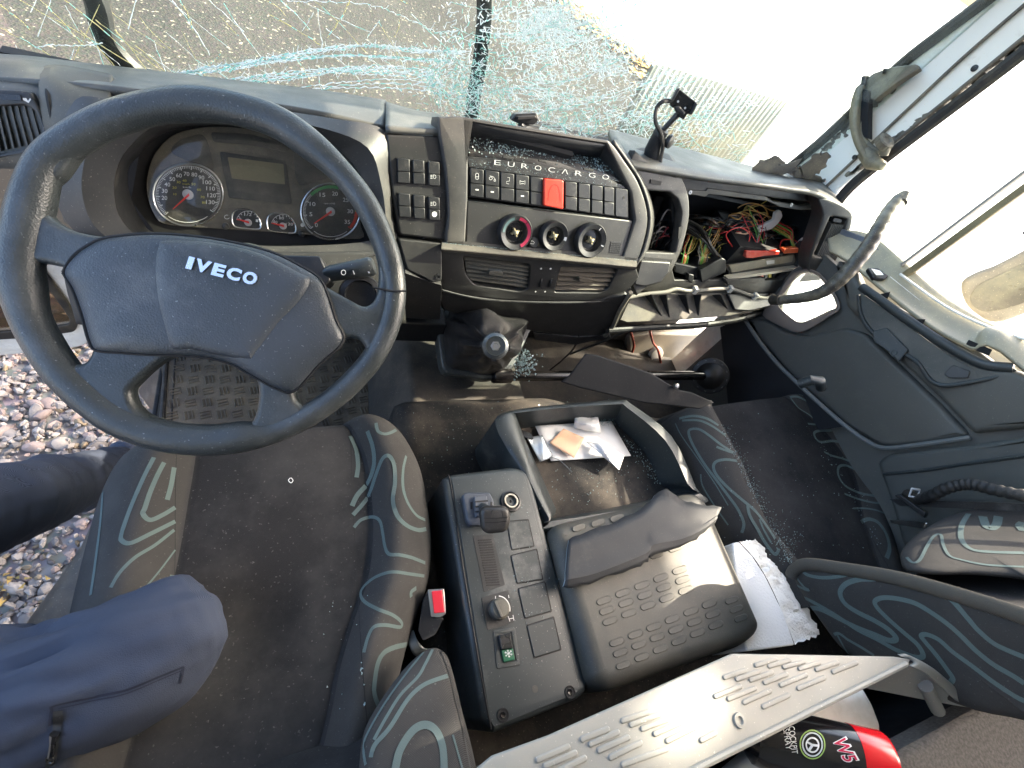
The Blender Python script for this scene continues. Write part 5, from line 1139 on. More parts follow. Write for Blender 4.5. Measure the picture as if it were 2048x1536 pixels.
# 12 V socket
sk_ = thing('power_socket', 'round metal power socket beside the parking brake', 'socket')
c = C2.at(1021, 1003, 0)
MB().lathe(c, (0, 0, 1), [(.020, 0), (.0195, .004), (.0165, .005), (.0155, .001), (.0150, -.02)], 36, close=False).build('bezel', BLK, sk_)
MB().lathe(c, (0, 0, 1), [(.0135, .003), (.0135, .0055), (.0105, .0055), (.0105, -.025)], 36, close=False).build('metal_ring', mat('socket metal', (.6, .57, .5), .3, 1.), sk_)
MB().lathe(c, (0, 0, 1), [(.0105, -.004), (.001, -.005)], 20).build('well', DARK, sk_); MB().lathe(c, (0, 0, 1), [(.0025, -.004), (.0025, .001)], 8).build('pin', BSH, sk_)
vs = MB(); MB().pp(C2, rc([(946, 1072), (985, 1068), (1010, 1170), (968, 1184)], 3), -.0012, .0006).build('vent_plate', BLK, cs_)
for k in range(19):
    t = k / 18; x, y = 956 + t * 17, 1079 + t * 90; vs.pp(C2, rc([(x, y), (x + 27, y - 1.5), (x + 27.5, y + .9), (x + .5, y + 2.6)], 1), .0004, .0013)
vs.build('vent_slot', DARK, cs_)
MB().pp(C2, rc([(963, 1195), (1017, 1180), (1028, 1245), (975, 1260)], 3), -.001, .0012).build('rotary_plate', BLK, cs_)
rk = MB().lathe(C2.at(996, 1219, .001), (0, 0, 1), [(.0165, 0), (.016, .011), (.013, .014), (.001, .015)], 30).build('rotary_knob', PLBD, cs_)
MB().box(C2.at(996, 1218, .016), (-.0022, -.0008, 0), (-.003, .0125, 0), (0, 0, .003)).build('knob_ridge', PLBD, rk, bevel=.001)
mk = MB(); mk.ribbon([C2.at(x, y, .0018) for x, y in ell(996, 1219, 24, 27, 16, -1.5, .15)], [C2.N] * 40, .0016)
mk.ribbon([C2.at(1016, 1232, .0018), C2.at(1020, 1243, .0018)], [C2.N] * 2, .001); mk.ribbon([C2.at(1026, 1230, .0018), C2.at(1028, 1241, .0018)], [C2.N] * 2, .001); mk.ribbon([C2.at(1018, 1238, .0018), C2.at(1027, 1236, .0018)], [C2.N] * 2, .001)
mk.ribbon([C2.at(991, 1192, .0018), C2.at(991, 1198, .0018)], [C2.N] * 2, .001); mk.ribbon([C2.at(1017, 1190, .0018), C2.at(1018, 1196, .0018)], [C2.N] * 2, .001)
mk.build('symbol', INK, cs_)
MB().plate(C2, [rc([(986, 1262), (1030, 1254), (1040, 1330), (994, 1338)], 4), rc([(995, 1268), (1023, 1263), (1033, 1322), (1006, 1328)], 3)], -.001, .0014, .0004).build('rocker_frame', PLB, cs_)
rs = MB().pp(C2, rc([(998, 1270), (1021, 1266), (1026, 1296), (1003, 1300)], 2), .0, .008).build('rocker_switch', BLKG, cs_, bevel=.0015)
rs2 = MB().pp(C2, rc([(1003, 1300), (1026, 1296), (1030, 1320), (1008, 1325)], 2), .0, .005).build('green_key', GRNK, rs, bevel=.001)
MB().pp(C2, rc([(1003, 1278), (1019, 1276), (1020, 1286), (1005, 1288)], 3), .008, .0084).build('key_lens', DARK, rs)
sn = MB(); sc_ = np.array([1017, 1307.])
for a in range(6):
    d = np.array([math.cos(a * 1.047 + .3), math.sin(a * 1.047 + .3)]); sn.ribbon([C2.at(*sc_, .0056), C2.at(*(sc_ + d * 8), .0056)], [C2.N] * 2, .0011)
    for s_ in (.6, -.6):
        e = np.array([math.cos(a * 1.047 + .3 + s_), math.sin(a * 1.047 + .3 + s_)]); sn.ribbon([C2.at(*(sc_ + d * 4.5), .0056), C2.at(*(sc_ + d * 4.5 + e * 3), .0056)], [C2.N] * 2, .0009)
sn.build('snowflake', INK, rs)
Z7 = lambda q: [(800 + x / 2.415, 900 + y / 2.415) for x, y in q]
for q in ([(515, 345), (620, 335), (648, 465), (540, 483)], [(535, 510), (660, 478), (690, 625), (565, 645)], [(570, 670), (700, 636), (732, 780), (603, 815)], [(612, 848), (742, 806), (778, 965), (648, 1005)]):
    q = Z7(q); qc = np.mean(q, 0); q2 = [tuple(qc + (np.array(p) - qc) * 1.04) for p in q]
    MB().pp(C2, rc(q2, 3), -.001, .0003).build('cover_gap', DARK, cs_); MB().pp(C2, rc([tuple(qc + (np.array(p) - qc) * .97) for p in q], 3), .0, .002).build('blank_cover', PLB, cs_, bevel=.0008)
for c_ in ((1006, 1430), (1140, 1384)): MB().lathe(C2.at(*c_, .0005), (0, 0, 1), [(.009, 0), (.009, .001), (.0075, .001), (.007, -.0002), (.001, .0003)], 20).build('screw_well', DARK, cs_); MB().lathe(C2.at(*c_, .001), (0, 0, 1), [(.0045, 0), (.004, .0012), (.001, .0006)], 6).build('screw', BSH, cs_)
MB().lathe(C2.at(1070, 1378, .0), (0, 0, 1), [(.005, 0), (.005, .0003)], 20).build('moulding_mark', PLBD, cs_)
# ------------------------------------------------------------------ storage tub
tb = thing('storage_tub', 'open grey plastic storage tub on the engine cover', 'storage tub')
TBZ = Fr((0, 0, -.80), (0, 0, 1))
ot = [(991, 850), (1020, 822), (1132, 808), (1240, 800), (1262, 808), (1343, 872), (1392, 975), (1400, 1010), (1110, 1060), (1095, 1040), (1040, 940)]
it = [(1033, 834), (1040, 826), (1140, 816), (1236, 810), (1252, 816), (1328, 882), (1372, 966), (1380, 990), (1112, 1038), (1104, 1028), (1062, 930)]
fl_ = [(1044, 862), (1052, 855), (1140, 846), (1222, 840), (1236, 850), (1290, 905), (1318, 962), (1330, 990), (1122, 1034), (1112, 1018), (1082, 950)]
FLO = TBZ.up(-.075)
a = cr([TBZ.at(*p, -.15) * 1.0 for p in ot], 4); b = cr([TBZ.at(*p, -.006) for p in ot], 4); c = cr([TBZ.at(*(np.array(p) * .7 + np.array(q) * .3), .0) for p, q in zip(ot, it)], 4); d = cr([TBZ.at(*(np.array(p) * .15 + np.array(q) * .85), .0) for p, q in zip(ot, it)], 4); e = cr([TBZ.at(*p, -.008) for p in it], 4); f_ = cr([FLO.at(*p) for p in fl_], 4)
a = [np.array([p[0], p[1], EZ + .001]) for p in b]
n = len(a); g_ = MB(); g_.add(a + b + c + d + e + f_, [(k * n + i, k * n + (i + 1) % n, (k + 1) * n + (i + 1) % n, (k + 1) * n + i) for k in range(5) for i in range(n)]); g_.build('wall', PLB, tb, smooth=50)
g_ = MB(); g_.prism([p + np.array([0, 0, -.002]) for p in f_], (0, 0, -.004)); g_.build('floor_lining', MATC, tb)
# lid with pressed ovals
LD = Fr((0, 0, -.775), (0, .03, 1))
ld = thing('tub_lid', 'closed grey lid with rows of pressed ovals behind the storage tub', 'lid')
lo_ = rc([(1100, 1046), (1250, 1012), (1392, 978), (1418, 996), (1534, 1258), (1500, 1288), (1222, 1384), (1186, 1366)], [30, 5, 14, 24, 34, 30, 34, 28], 6)
MB().plate(LD, [lo_], -.17, .0, .028, res=7).build('shell', PLBD, ld, smooth=60)
ol_ = MB(); sp_ = []
for s0, n_, st2, sz in (((1158, 1055), 7, (38, -9.6), .9), ((1196, 1128), 7, (37, -13), .95), ((1203, 1148), 7, (37, -13), .95), ((1192, 1182), 0, (38, -15), 1),
                   ((1208, 1201), 8, (38, -15.2), 1), ((1214, 1221), 7, (38, -15.4), 1), ((1220, 1242), 7, (38, -15.4), 1), ((1190, 1092), 6, (37, -12), .9),
                   ((1234, 1284), 8, (37, -15.3), 1), ((1241, 1305), 7, (37, -15.4), 1), ((1247, 1330), 7, (37, -16), 1), ((1464, 1200), 1, (0, 0), .9), ((1473, 1218), 1, (0, 0), .9), ((1482, 1236), 1, (0, 0), .9),
                   ((1388, 1072), 2, (30, -13), .9), ((1395, 1090), 2, (33, -13), .9), ((1402, 1108), 2, (30, -13), .9)):
    for k in range(n_):
        x, y = s0[0] + st2[0] * k, s0[1] + st2[1] * k
        if x > 1446 - (1250 - y) * .44 and n_ > 1: continue
        t = math.radians(-20); L_ = 16 * sz; q = []
        for aa in np.linspace(-math.pi / 2, math.pi / 2, 6): q.append((9 * sz + 7 * sz * math.cos(aa), 7 * sz * math.sin(aa)))
        for aa in np.linspace(math.pi / 2, 3 * math.pi / 2, 6): q.append((-9 * sz + 7 * sz * math.cos(aa), 7 * sz * math.sin(aa)))
        w2 = [(x + a_x * math.cos(t) - a_y * math.sin(t), y + a_x * math.sin(t) + a_y * math.cos(t)) for a_x, a_y in q]
        w3 = [(x + (p[0] - x) * .82, y + (p[1] - y) * .70) for p in w2]
        A = [LD.at(*p, .0003) for p in w2]; B = [LD.at(*(np.array(p) * .6 + np.array(r) * .4), .0017) for p, r in zip(w2, w3)]; C = [LD.at(*p, .0016) for p in w3]; m_ = len(A)
        ol_.add(A + B + C, [(kk * m_ + i, kk * m_ + (i + 1) % m_, (kk + 1) * m_ + (i + 1) % m_, (kk + 1) * m_ + i) for kk in range(2) for i in range(m_)] + [tuple(2 * m_ + i for i in range(m_))])
o = ol_.build('oval_pattern', PLBD, ld, smooth=60); o['kind'] = 'stuff'
# papers in the tub
PF = FLO.up(.004)
def sheet(name, label, cat, px, m, amp=.003, sd=1, h=.004, lift=None, par=None, nseg=10, th=.0006):
    "crumpled sheet over a four-cornered patch"
    rd = random.Random(sd); q = [np.array(p, float) for p in px]; ps = [rd.uniform(0, 6.3) for _ in range(6)]
    def fn(u, v):
        p = (q[0] * (1 - u) + q[1] * u) * (1 - v) + (q[3] * (1 - u) + q[2] * u) * v
        w_ = amp * (math.sin(u * 5 + ps[0] + v * 3) + .6 * math.sin(v * 8 + ps[1]) + .4 * math.sin(u * 13 + v * 11 + ps[2]))
        hh = h + amp * 1.6 + w_ + (lift(u, v) if lift else 0)
        return PF.at(p[0], p[1], max(hh, .0005))
    g = MB(); g.grid(fn, nseg, nseg); o = g.build(name, m, par, smooth=35, solid=th); return tag(o, label, cat) if label else o
sheet('paper', 'large white folded paper sheet lying flat in the tub', 'paper', [(1070, 852), (1222, 842), (1262, 912), (1102, 922)], PAP, .0010, 1, .001)
sheet('tissue', 'crumpled white tissue at the back corner of the paper sheet', 'tissue', [(1150, 832), (1196, 834), (1202, 866), (1148, 856)], PAP, .005, 3, .008, lambda u, v: .02 * math.sin(math.pi * u) * math.sin(math.pi * v))
sheet('tissue', 'rolled white tissue lying across the front edge of the paper', 'tissue', [(1172, 884), (1206, 886), (1248, 912), (1238, 940)], PAP, .005, 5, .010, lambda u, v: .014 * math.sin(math.pi * v))
sheet('paper', 'peach coloured folded paper slip on the white sheet', 'paper slip', [(1127, 857), (1168, 876), (1148, 916), (1098, 886)], PEA, .0035, 7, .006)
sheet('sachet', 'silver foil sachet with printed marks at the left of the papers', 'sachet', [(1054, 876), (1084, 870), (1107, 914), (1080, 924)], FOIL, .002, 9, .004)
MB().tube(cr([PF.at(x, y, .008) for x, y in [(1096, 912), (1118, 920), (1130, 930), (1144, 944)]], 5, False), .0012, 6, flat=.5).build('plastic_strip', mat('grey tie', (.35, .38, .4), .4)); tag(bpy.data.objects['plastic_strip'], 'thin grey plastic strip beside the foil sachet', 'plastic strip')
MB().pp(PF, rc([(1040, 858), (1062, 866), (1068, 878), (1046, 874)], 3), .0, .012).build('wrapper', BLKG, None, bevel=.002); tag(bpy.data.objects['wrapper'], 'small glossy black wrapper in the back left corner of the tub', 'wrapper')
# ------------------------------------------------------------------ broken trim on the lid
bt = MB(); upx = [(1135, 1078), (1185, 1062), (1247, 1036), (1290, 1010), (1324, 980), (1360, 998), (1400, 1010), (1442, 1016)]
lw = [(1127, 1176), (1180, 1166), (1245, 1143), (1291, 1124), (1302, 1111), (1360, 1094), (1400, 1070), (1430, 1040)]
um = [.009, .010, .012, .014, .016, .018, .020, .022]
def brow(t):
    return [LD.at(*(np.array(a) * (1 - t) + np.array(b) * t), (.008 + .00010 * (a[0] * (1 - t) + b[0] * t - 1130)) + .001 * math.sin(math.pi * t)) for a, b, u in zip(upx, lw, um)]
rows_ = [cr(brow(t), 4, False) for t in (0, .2, .45, .70, .76, .84, .92, 1.)]
dz = [0, 0, 0, 0, .0012, .0015, -.002, -.004]; rq = random.Random(6)
rows_ = [[p + LD.N * d + (np.array([rq.gauss(0, .0016), rq.gauss(0, .0016), 0]) if k in (0, 7) else 0) for p in r] for k, (r, d) in enumerate(zip(rows_, dz))]
nq = len(rows_[0]); bt.add([p for r in rows_ for p in r], [(a * nq + b, (a + 1) * nq + b, (a + 1) * nq + b + 1, a * nq + b + 1) for a in range(7) for b in range(nq - 1)])
o = bt.build('broken_trim', [mat('trim slate', (.022, .024, .027), .6, bump=(1200, .3, .0004), dust=((.07, .065, .06), .3, 10)), mat('fresh plastic edge', (.30, .36, .38), .5)], smooth=22)
q = o.modifiers.new('solid', 'SOLIDIFY'); q.thickness = .0035; q.offset = -1; q.material_offset_rim = 1
tag(o, 'broken curved piece of grey trim lying on the patterned lid', 'broken trim')
# ------------------------------------------------------------------ foam block
fo = MB(); FZ = Fr((0, 0, -.79), (0, 0, 1)); TPf = [(1465, 1086, 0), (1478, 1083, .004), (1505, 1112, .003), (1530, 1150, .002), (1548, 1186, .0), (1564, 1223, .0), (1590, 1290, -.01), (1540, 1297, -.012), (1494, 1302, -.014), (1480, 1230, -.01)]
fo.prism([FZ.at(x, y, h) for x, y, h in TPf], (0, 0, -.13))
o = fo.build('foam_block', FOAM, bevel=.003); tag(o, 'torn white foam block wedged between lid and passenger seat', 'foam block')
inn_ = [(1478, 1083, .004), (1505, 1112, .003), (1530, 1150, .002), (1548, 1186, .0), (1564, 1223, .0), (1590, 1290, -.01)]; out_ = [(1512, 1079, -.004), (1536, 1108, -.012), (1567, 1140, -.018), (1597, 1188, -.024), (1625, 1237, -.03), (1641, 1270, -.035)]
A = cr([FZ.at(*q) for q in inn_], 6, False); B = cr([FZ.at(*q) for q in out_], 6, False); rq = random.Random(2); rws = []
for t in np.linspace(0, 1, 10): rws.append([a * (1 - t) + b * t + (np.array([rq.gauss(0, .0016), rq.gauss(0, .0016), rq.gauss(0, .0022)]) if t > 0 else 0) for a, b in zip(A, B)])
rws.append([p + np.array([0, 0, -.09]) for p in rws[-1]]); nq = len(A); fo = MB(); fo.add([p for r in rws for p in r], [(a * nq + b, (a + 1) * nq + b, (a + 1) * nq + b + 1, a * nq + b + 1) for a in range(10) for b in range(nq - 1)])
fo.build('torn_edge', mat('rough foam', (.84, .86, .84), .85, bump=(160, 1., .004)), o, smooth=50)
# ------------------------------------------------------------------ grey grille shelf, bunk and things behind
SH = Fr((0, 0, -.50), (0, 0, 1))
sf = thing('grille_shelf', 'pale grey plastic shelf with rows of slots at the front edge of the bunk', 'shelf')
so_ = [(880, 1600), (985, 1512), (1098, 1471), (1280, 1390), (1466, 1307), (1600, 1309), (1790, 1313), (1822, 1318), (1818, 1330), (1760, 1360), (1679, 1396), (1540, 1466), (1400, 1537), (1300, 1590), (1150, 1680)]
MB().plate(SH, [so_], -.006, .0, .0022).build('top', SHLF, sf)
fl2 = MB(); fl2.loft([[SH.at(1800, 1312, 0), SH.at(1812, 1314, .0), SH.at(1826, 1324, .0), SH.at(1816, 1331, 0)], [SH.at(1850, 1335, -.01), SH.at(1858, 1338, -.01), SH.at(1866, 1345, -.01), SH.at(1856, 1352, -.01)], [SH.at(1905, 1380, -.04), SH.at(1915, 1384, -.04), SH.at(1922, 1392, -.04), SH.at(1910, 1400, -.04)], [SH.at(1935, 1395, -.05), SH.at(1950, 1398, -.05), SH.at(1956, 1408, -.05), SH.at(1940, 1416, -.05)]], 4); fl2.build('side_flange', SHLF, sf, solid=.004)
MB().prism([SH.at(1600, 1312, -.007), SH.at(1826, 1326, -.007), SH.at(1950, 1412, -.05), SH.at(1880, 1400, -.06), SH.at(1740, 1372, -.04)], (0, -.003, -.004)).build('underside', SHLF, sf)
MB().tube([SH.at(1850, 1370, -.03), SH.at(1875, 1420, -.075)], [.009, .009], 12).build('support_leg', SHLF, sf)
Z8 = lambda a: (1400 + a[0] / 2.866, 1000 + a[1] / 2.866); z7 = lambda a: (800 + a[0] / 2.415, 900 + a[1] / 2.415)
slots = [(Z8(a), Z8(b)) for a, b in (((75, 1130), (240, 1065)), ((150, 1145), (325, 1075)), ((240, 1165), (410, 1090)), ((350, 1190), (515, 1115)), ((130, 1020), (265, 975)), ((200, 1030), (345, 980)), ((280, 1035), (420, 985)), ((360, 1050), (505, 995)), ((450, 1065), (615, 1000)), ((550, 1085), (720, 1015)), ((310, 950), (440, 910)), ((385, 955), (520, 915)), ((470, 960), (600, 925)), ((560, 970), (690, 930)), ((655, 975), (795, 930)), ((750, 990), (905, 930)), ((0, 1380), (90, 1335)))]
slots += [(z7(a), z7(b)) for a, b in (((870, 1400), (1010, 1345)), ((910, 1425), (1060, 1360)), ((950, 1455), (1110, 1385)), ((1005, 1490), (1170, 1410)), ((1060, 1525), (1300, 1440)), ((1065, 1310), (1205, 1265)), ((1105, 1330), (1260, 1275)), ((1160, 1350), (1310, 1295)), ((1220, 1375), (1370, 1310)), ((1280, 1410), (1430, 1335)), ((655, 1500), (820, 1430)), ((690, 1530), (855, 1460)), ((750, 1560), (900, 1485)))]
MB().tube([SH.at(1812, 1328, .001), SH.at(1679, 1394, .001), SH.at(1400, 1534, .001), SH.at(1200, 1640, .001)], .0035, 8).build('front_lip', SHLF, sf)
sg = MB(); SLD = mat('slot shade plastic', (.30, .31, .29), .6)
for a, b in slots:
    A, B = SH.at(*a, .0), SH.at(*b, .0); A, B = A * .94 + B * .06, B * .94 + A * .06; d = nrm(B - A); e = np.cross(SH.N, d); r_ = .0027; o1 = []; o2 = []; o3 = []
    for ce, s_ in ((B, 0), (A, math.pi)):
        for t in np.linspace(-math.pi / 2, math.pi / 2, 6):
            w_ = d * math.cos(t + s_) + e * math.sin(t + s_); o1.append(ce + w_ * r_ + SH.N * .0002); o2.append(ce + w_ * r_ * .75 + SH.N * .0014); o3.append(ce + w_ * r_ * .35 + SH.N * .0015)
    m_ = len(o1); sg.add(o1 + o2 + o3, [(k * m_ + i, k * m_ + (i + 1) % m_, (k + 1) * m_ + (i + 1) % m_, (k + 1) * m_ + i) for k in range(2) for i in range(m_)] + [tuple(2 * m_ + i for i in range(m_))])
o = sg.build('slot_pattern', SHLF, sf, smooth=60); o['kind'] = 'stuff'
MB().lathe(SH.at(1478, 1441, .0), (0, 0, 1), [(.0075, 0.0002), (.007, .002), (.004, .0022), (.003, .0004), (.0005, .0003)], 18).build('fixing_hole', SHLF, sf)
MB().bx(.10, .66, -.125, -.115, -.75, -.52).build('gap_shade', DARK, sf)  # black sheet standing in for the shade in the gap below the shelf
bk = thing('bunk', 'bunk base covered in grey carpet behind the seats', 'bunk')
MB().bx(-.38, 1.43, -.93, -.24, -.66, -.60).build('carpet', CARP, bk, bevel=.01)
MB().bx(-.38, 1.43, -.90, -.30, ZF, -.665).build('base', DARK, bk)
# pale containers
cf = thing('plastic_container', 'pale beige plastic container behind the spray can', 'container')
CZ = Fr((0, 0, -.555), (0, 0, 1))
MB().plate(CZ, [rc([(1590, 1420), (1730, 1372), (1752, 1410), (1768, 1452), (1766, 1490), (1700, 1480), (1600, 1470)], 8, 5)], -.05, .0, .012, res=5).build('body', WHT, cf, smooth=60)
cf = thing('plastic_container', 'pale beige plastic tray under the front edge of the shelf', 'container')
MB().plate(Fr((0, 0, -.57), (0, 0, 1)), [rc([(1470, 1540), (1545, 1478), (1565, 1500), (1590, 1580), (1470, 1640)], 6)], -.03, .0, .008).build('body', WHT, cf, smooth=60)
# spray can
can = thing('spray_can', 'black spray can with red base lying on the bunk behind the shelf', 'spray can')
ca, cbb = Dp(1590, 1487, .560), Dp(1775, 1530, .545); axc = nrm(cbb - ca); LN = np.linalg.norm(cbb - ca); rC = .0325
def canpt(s_, ang, r_=rC):
    u = nrm(np.array([0, 0, 1.]) - axc * axc[2]); v2 = np.cross(axc, u); return ca + axc * s_ + (u * math.cos(ang) + v2 * math.sin(ang)) * r_
sr = LN * .60
MB().lathe(ca, axc, [(.012, -.085), (.014, -.06), (.030, -.05), (rC, -.04), (rC, sr)], 48).build('body', mat('can black', (.010, .010, .012), .18, spec=.6), can)
MB().lathe(ca, axc, [(rC + .0004, sr), (rC + .0004, LN * .93), (rC * .95, LN * .97), (rC * .8, LN * .98)], 48).build('base_band', mat('can red', (.55, .006, .012), .22), can)
def can_uv(x, y):
    "pixel -> point on the can's skin"
    d = nrm(ray(x, y)); w_ = -ca; A = d - axc * (d @ axc); Bv = w_ - axc * (w_ @ axc); aa, bb, c_ = A @ A, 2 * A @ Bv, Bv @ Bv - (rC + .0004) ** 2
    D = bb * bb - 4 * aa * c_; return d * ((-bb - math.sqrt(max(D, 0))) / (2 * aa))
def cantext(body, a, b, top, m, bold=0., off=.0):
    g = MB(); g.text(body, np.array([0., 0, 0]), np.array([1., 0, 0]), np.array([0, 1., 0]), 0, bold)
    a, b, top = (np.array(q, float) for q in (a, b, top)); out = []
    for v in g.v: p = a + (b - a) * v[0] + (top - a) * v[1]; q = can_uv(*p); out.append(q + nrm(-q) * off)
    g.v = [tuple(q) for q in out]; return g
# the writing reads from the can's top edge downwards
cantext('W5', (1660, 1476), (1688, 1526), (1692, 1472), None, .05, .0003).build('brand_backing', INK, can)
cantext('W5', (1663, 1478), (1689, 1524), (1690, 1475), None, .012, .0008).build('brand_lettering', mat('crimson', (.45, .005, .05), .3), can, label='crimson lettering reading W5')
cantext('COCKPIT', (1577, 1453), (1584, 1508), (1589, 1452), None, 0, .0003).build('lettering', INK, can, label='white lettering reading COCKPIT')
cantext('SPRAY', (1566, 1458), (1572, 1500), (1578, 1457), None, 0, .0003).build('lettering', INK, can, label='white lettering reading SPRAY')
def canring(cx, cy, rx, ry, w_, m, nm, off=.0003):
    g = MB(); pts = ell(cx, cy, rx, ry, 40, rot=-.1); v = []
    for x, y in pts:
        for s_ in (1, 1 - w_): p = can_uv(cx + (x - cx) * s_, cy + (y - cy) * s_); v.append(p + nrm(-p) * off)
    g.add(v, [(2 * i, 2 * i + 1, (2 * i + 3) % 80, (2 * i + 2) % 80) for i in range(40)]); return g.build(nm, m, can)
canring(1625, 1489, 26, 30, .10, mat('lime glow print', (.30, .45, .12), .3), 'emblem_edge'); canring(1625, 1489, 21, 25, .14, mat('silver print', (.5, .55, .55), .3), 'emblem_ring')
canring(1625, 1490, 14, 16, .22, INK, 'emblem_wheel', .0005)
sp2 = MB()
for a in (0.1, 2.2, 3.6):
    p = [can_uv(1625 + t * 14 * math.cos(a), 1490 + t * 16 * math.sin(a)) for t in (0, .4, .9)]; p = [q + nrm(-q) * .0005 for q in p]; sp2.ribbon(p, [nrm(-q) for q in p], .0022)
sp2.build('emblem_spoke', INK, can)
# ------------------------------------------------------------------ loose panel, shaft with flange, reservoir in the passenger footwell
KP = thing('kick_panel', 'dark curved kick panel in the passenger footwell', 'kick panel')
MB().bx(.30, 1.28, .98, 1.0, -1.25, -.72).build('bulkhead_panel', BLK, KP)
MB().pp(Fr((1.345, 0, 0), (-1, 0, 0)), [(1440, 655), (1484, 634), (1519, 685), (1589, 763), (1690, 853), (1560, 870), (1460, 850), (1450, 740)], -.01, .0).build('side_panel', mat('footwell side', (.014, .015, .018), .5), KP)
sh = thing('axle_shaft', 'black oily axle shaft with a bolted round flange lying in the footwell', 'axle shaft')
Fc = Yp(1420, 751, .60); Sa = Yp(985, 752, .60)
axs = nrm(Fc - Sa)
MB().tube([Sa, Sa * .5 + Fc * .5, Fc], [.0135, .0135, .014], 20).build('shaft', BSH, sh)
MB().tube([Sa, Sa + axs * .05], [.019, .019], 20).build('spline_end', BSH, sh, bevel=.002)
fax = nrm(np.array([-.72, -.45, .5]))
MB().lathe(Fc + fax * .006, fax, [(.056, -.007), (.057, .0), (.055, .004), (.042, .006), (.026, .020), (.018, .024), (.001, .028)], 40).build('flange', mat('flange black', (.018, .016, .014), .42, .3), sh, smooth=30)
u = nrm(np.cross(fax, [0, 0, 1.])); v2 = np.cross(fax, u)
for k in range(12):
    a = k * math.pi / 6; MB().lathe(Fc + fax * .0105 + (u * math.cos(a) + v2 * math.sin(a)) * .0475, fax, [(.0040, 0), (.0040, .0005)], 10).build('bolt_hole', mat('hole dark', (.09, .085, .08), .6) if k == 0 else bpy.data.materials['hole dark'], sh)
rs_ = thing('washer_reservoir', 'cream plastic reservoir with an orange red hose deep in the footwell', 'reservoir')
RF = Fr(Yp(1320, 700, .93), (-.1, -.9, .4))
MB().pp(RF, rc([(1255, 670), (1300, 665), (1406, 668), (1404, 690), (1395, 715), (1370, 730), (1340, 742), (1260, 738)], 8), -.08, .0).build('tank', mat('reservoir cream', (.16, .145, .12), .6, dust=((.2, .17, .12), .5, 10)), rs_, bevel=.01)
MB().lathe(RF.at(1310, 705, .0), RF.N, [(.03, 0), (.028, .02), (.015, .022)], 20).build('cap', WHT, rs_)
for p in ([(1300, 662), (1306, 685), (1316, 700), (1322, 730)], [(1262, 665), (1268, 690), (1264, 705)]): MB().tube(cr([RF.at(x, y, .03) for x, y in p], 5, False), .005, 8).build('hose', mat('orange hose', (.35, .05, .02), .5), rs_)
lp = thing('loose_cover', 'loose dark grey panel leaning in front of the axle shaft', 'cover')
LPF = Fr(Dp(1280, 760, 1.05), (-.15, -.62, .77))
lo2 = [(1172, 707), (1195, 710), (1300, 745), (1360, 780), (1384, 785), (1430, 805), (1400, 818), (1290, 806), (1160, 776), (1122, 764), (1140, 750)]
MB().pp(LPF, lo2, -.006, .0).build('sheet', mat('panel dark', (.013, .014, .016), .75, spec=.2, bump=(900, .3, .0005), dust=((.06, .055, .05), .2, 9)), lp, bevel=.003)
MB().lathe(LPF.at(1352, 772, .004), LPF.N, [(.006, -.003), (.006, .004), (.003, .006)], 8).build('spring_clip', STEEL, lp)
cd = thing('loose_cable', 'thin black cable hanging from the lower dash into the footwell', 'cable')
MB().tube(cr([Yp(1160, 665, .72), Yp(1148, 695, .74), Yp(1130, 715, .76), Yp(1100, 740, .78)], 6, False), .003, 6).build('wire', RUB, cd); MB().tube(cr([Yp(1250, 664, .76), Yp(1200, 685, .78), Yp(1140, 708, .8)], 5, False), .0035, 6).build('sleeve', RUB, cd)
pts = [Dp(random.gauss(1050, 12), random.gauss(722, 14), 1.02) for _ in range(240)]; crumbs('glass_debris', 'heap of broken glass beside the gear boot', pts, .004)
pts = [np.array([random.uniform(.2, .8), random.uniform(.0, .55), EZ + .003]) for _ in range(330)]; crumbs('glass_grains', 'scattered glass grains on the engine cover lining', pts, .0020)
pts = [FLO.at(random.gauss(1215, 12), random.gauss(846, 6), .006) for _ in range(120)] + [FLO.at(1250 + t * 70 + random.gauss(0, 6), 875 + t * 90 + random.gauss(0, 5), .003) for t in np.linspace(0, 1, 120)] + [FLO.at(random.uniform(1100, 1300), random.uniform(930, 1010), .003) for _ in range(80)]
crumbs('glass_shards', 'glass shards on the floor of the storage tub', pts, .0022)
pts = [C2.at(random.choice([1068, 1045, 1075, 1110, 1090, 1060, 1030, 1048]) + random.gauss(0, 5), random.choice([1155, 1160, 1225, 1238, 1165, 1020, 1100, 1320]) + random.gauss(0, 6), .002) for _ in range(60)]; crumbs('glass_specks', 'tiny glass specks on the brake console', pts, .0015)
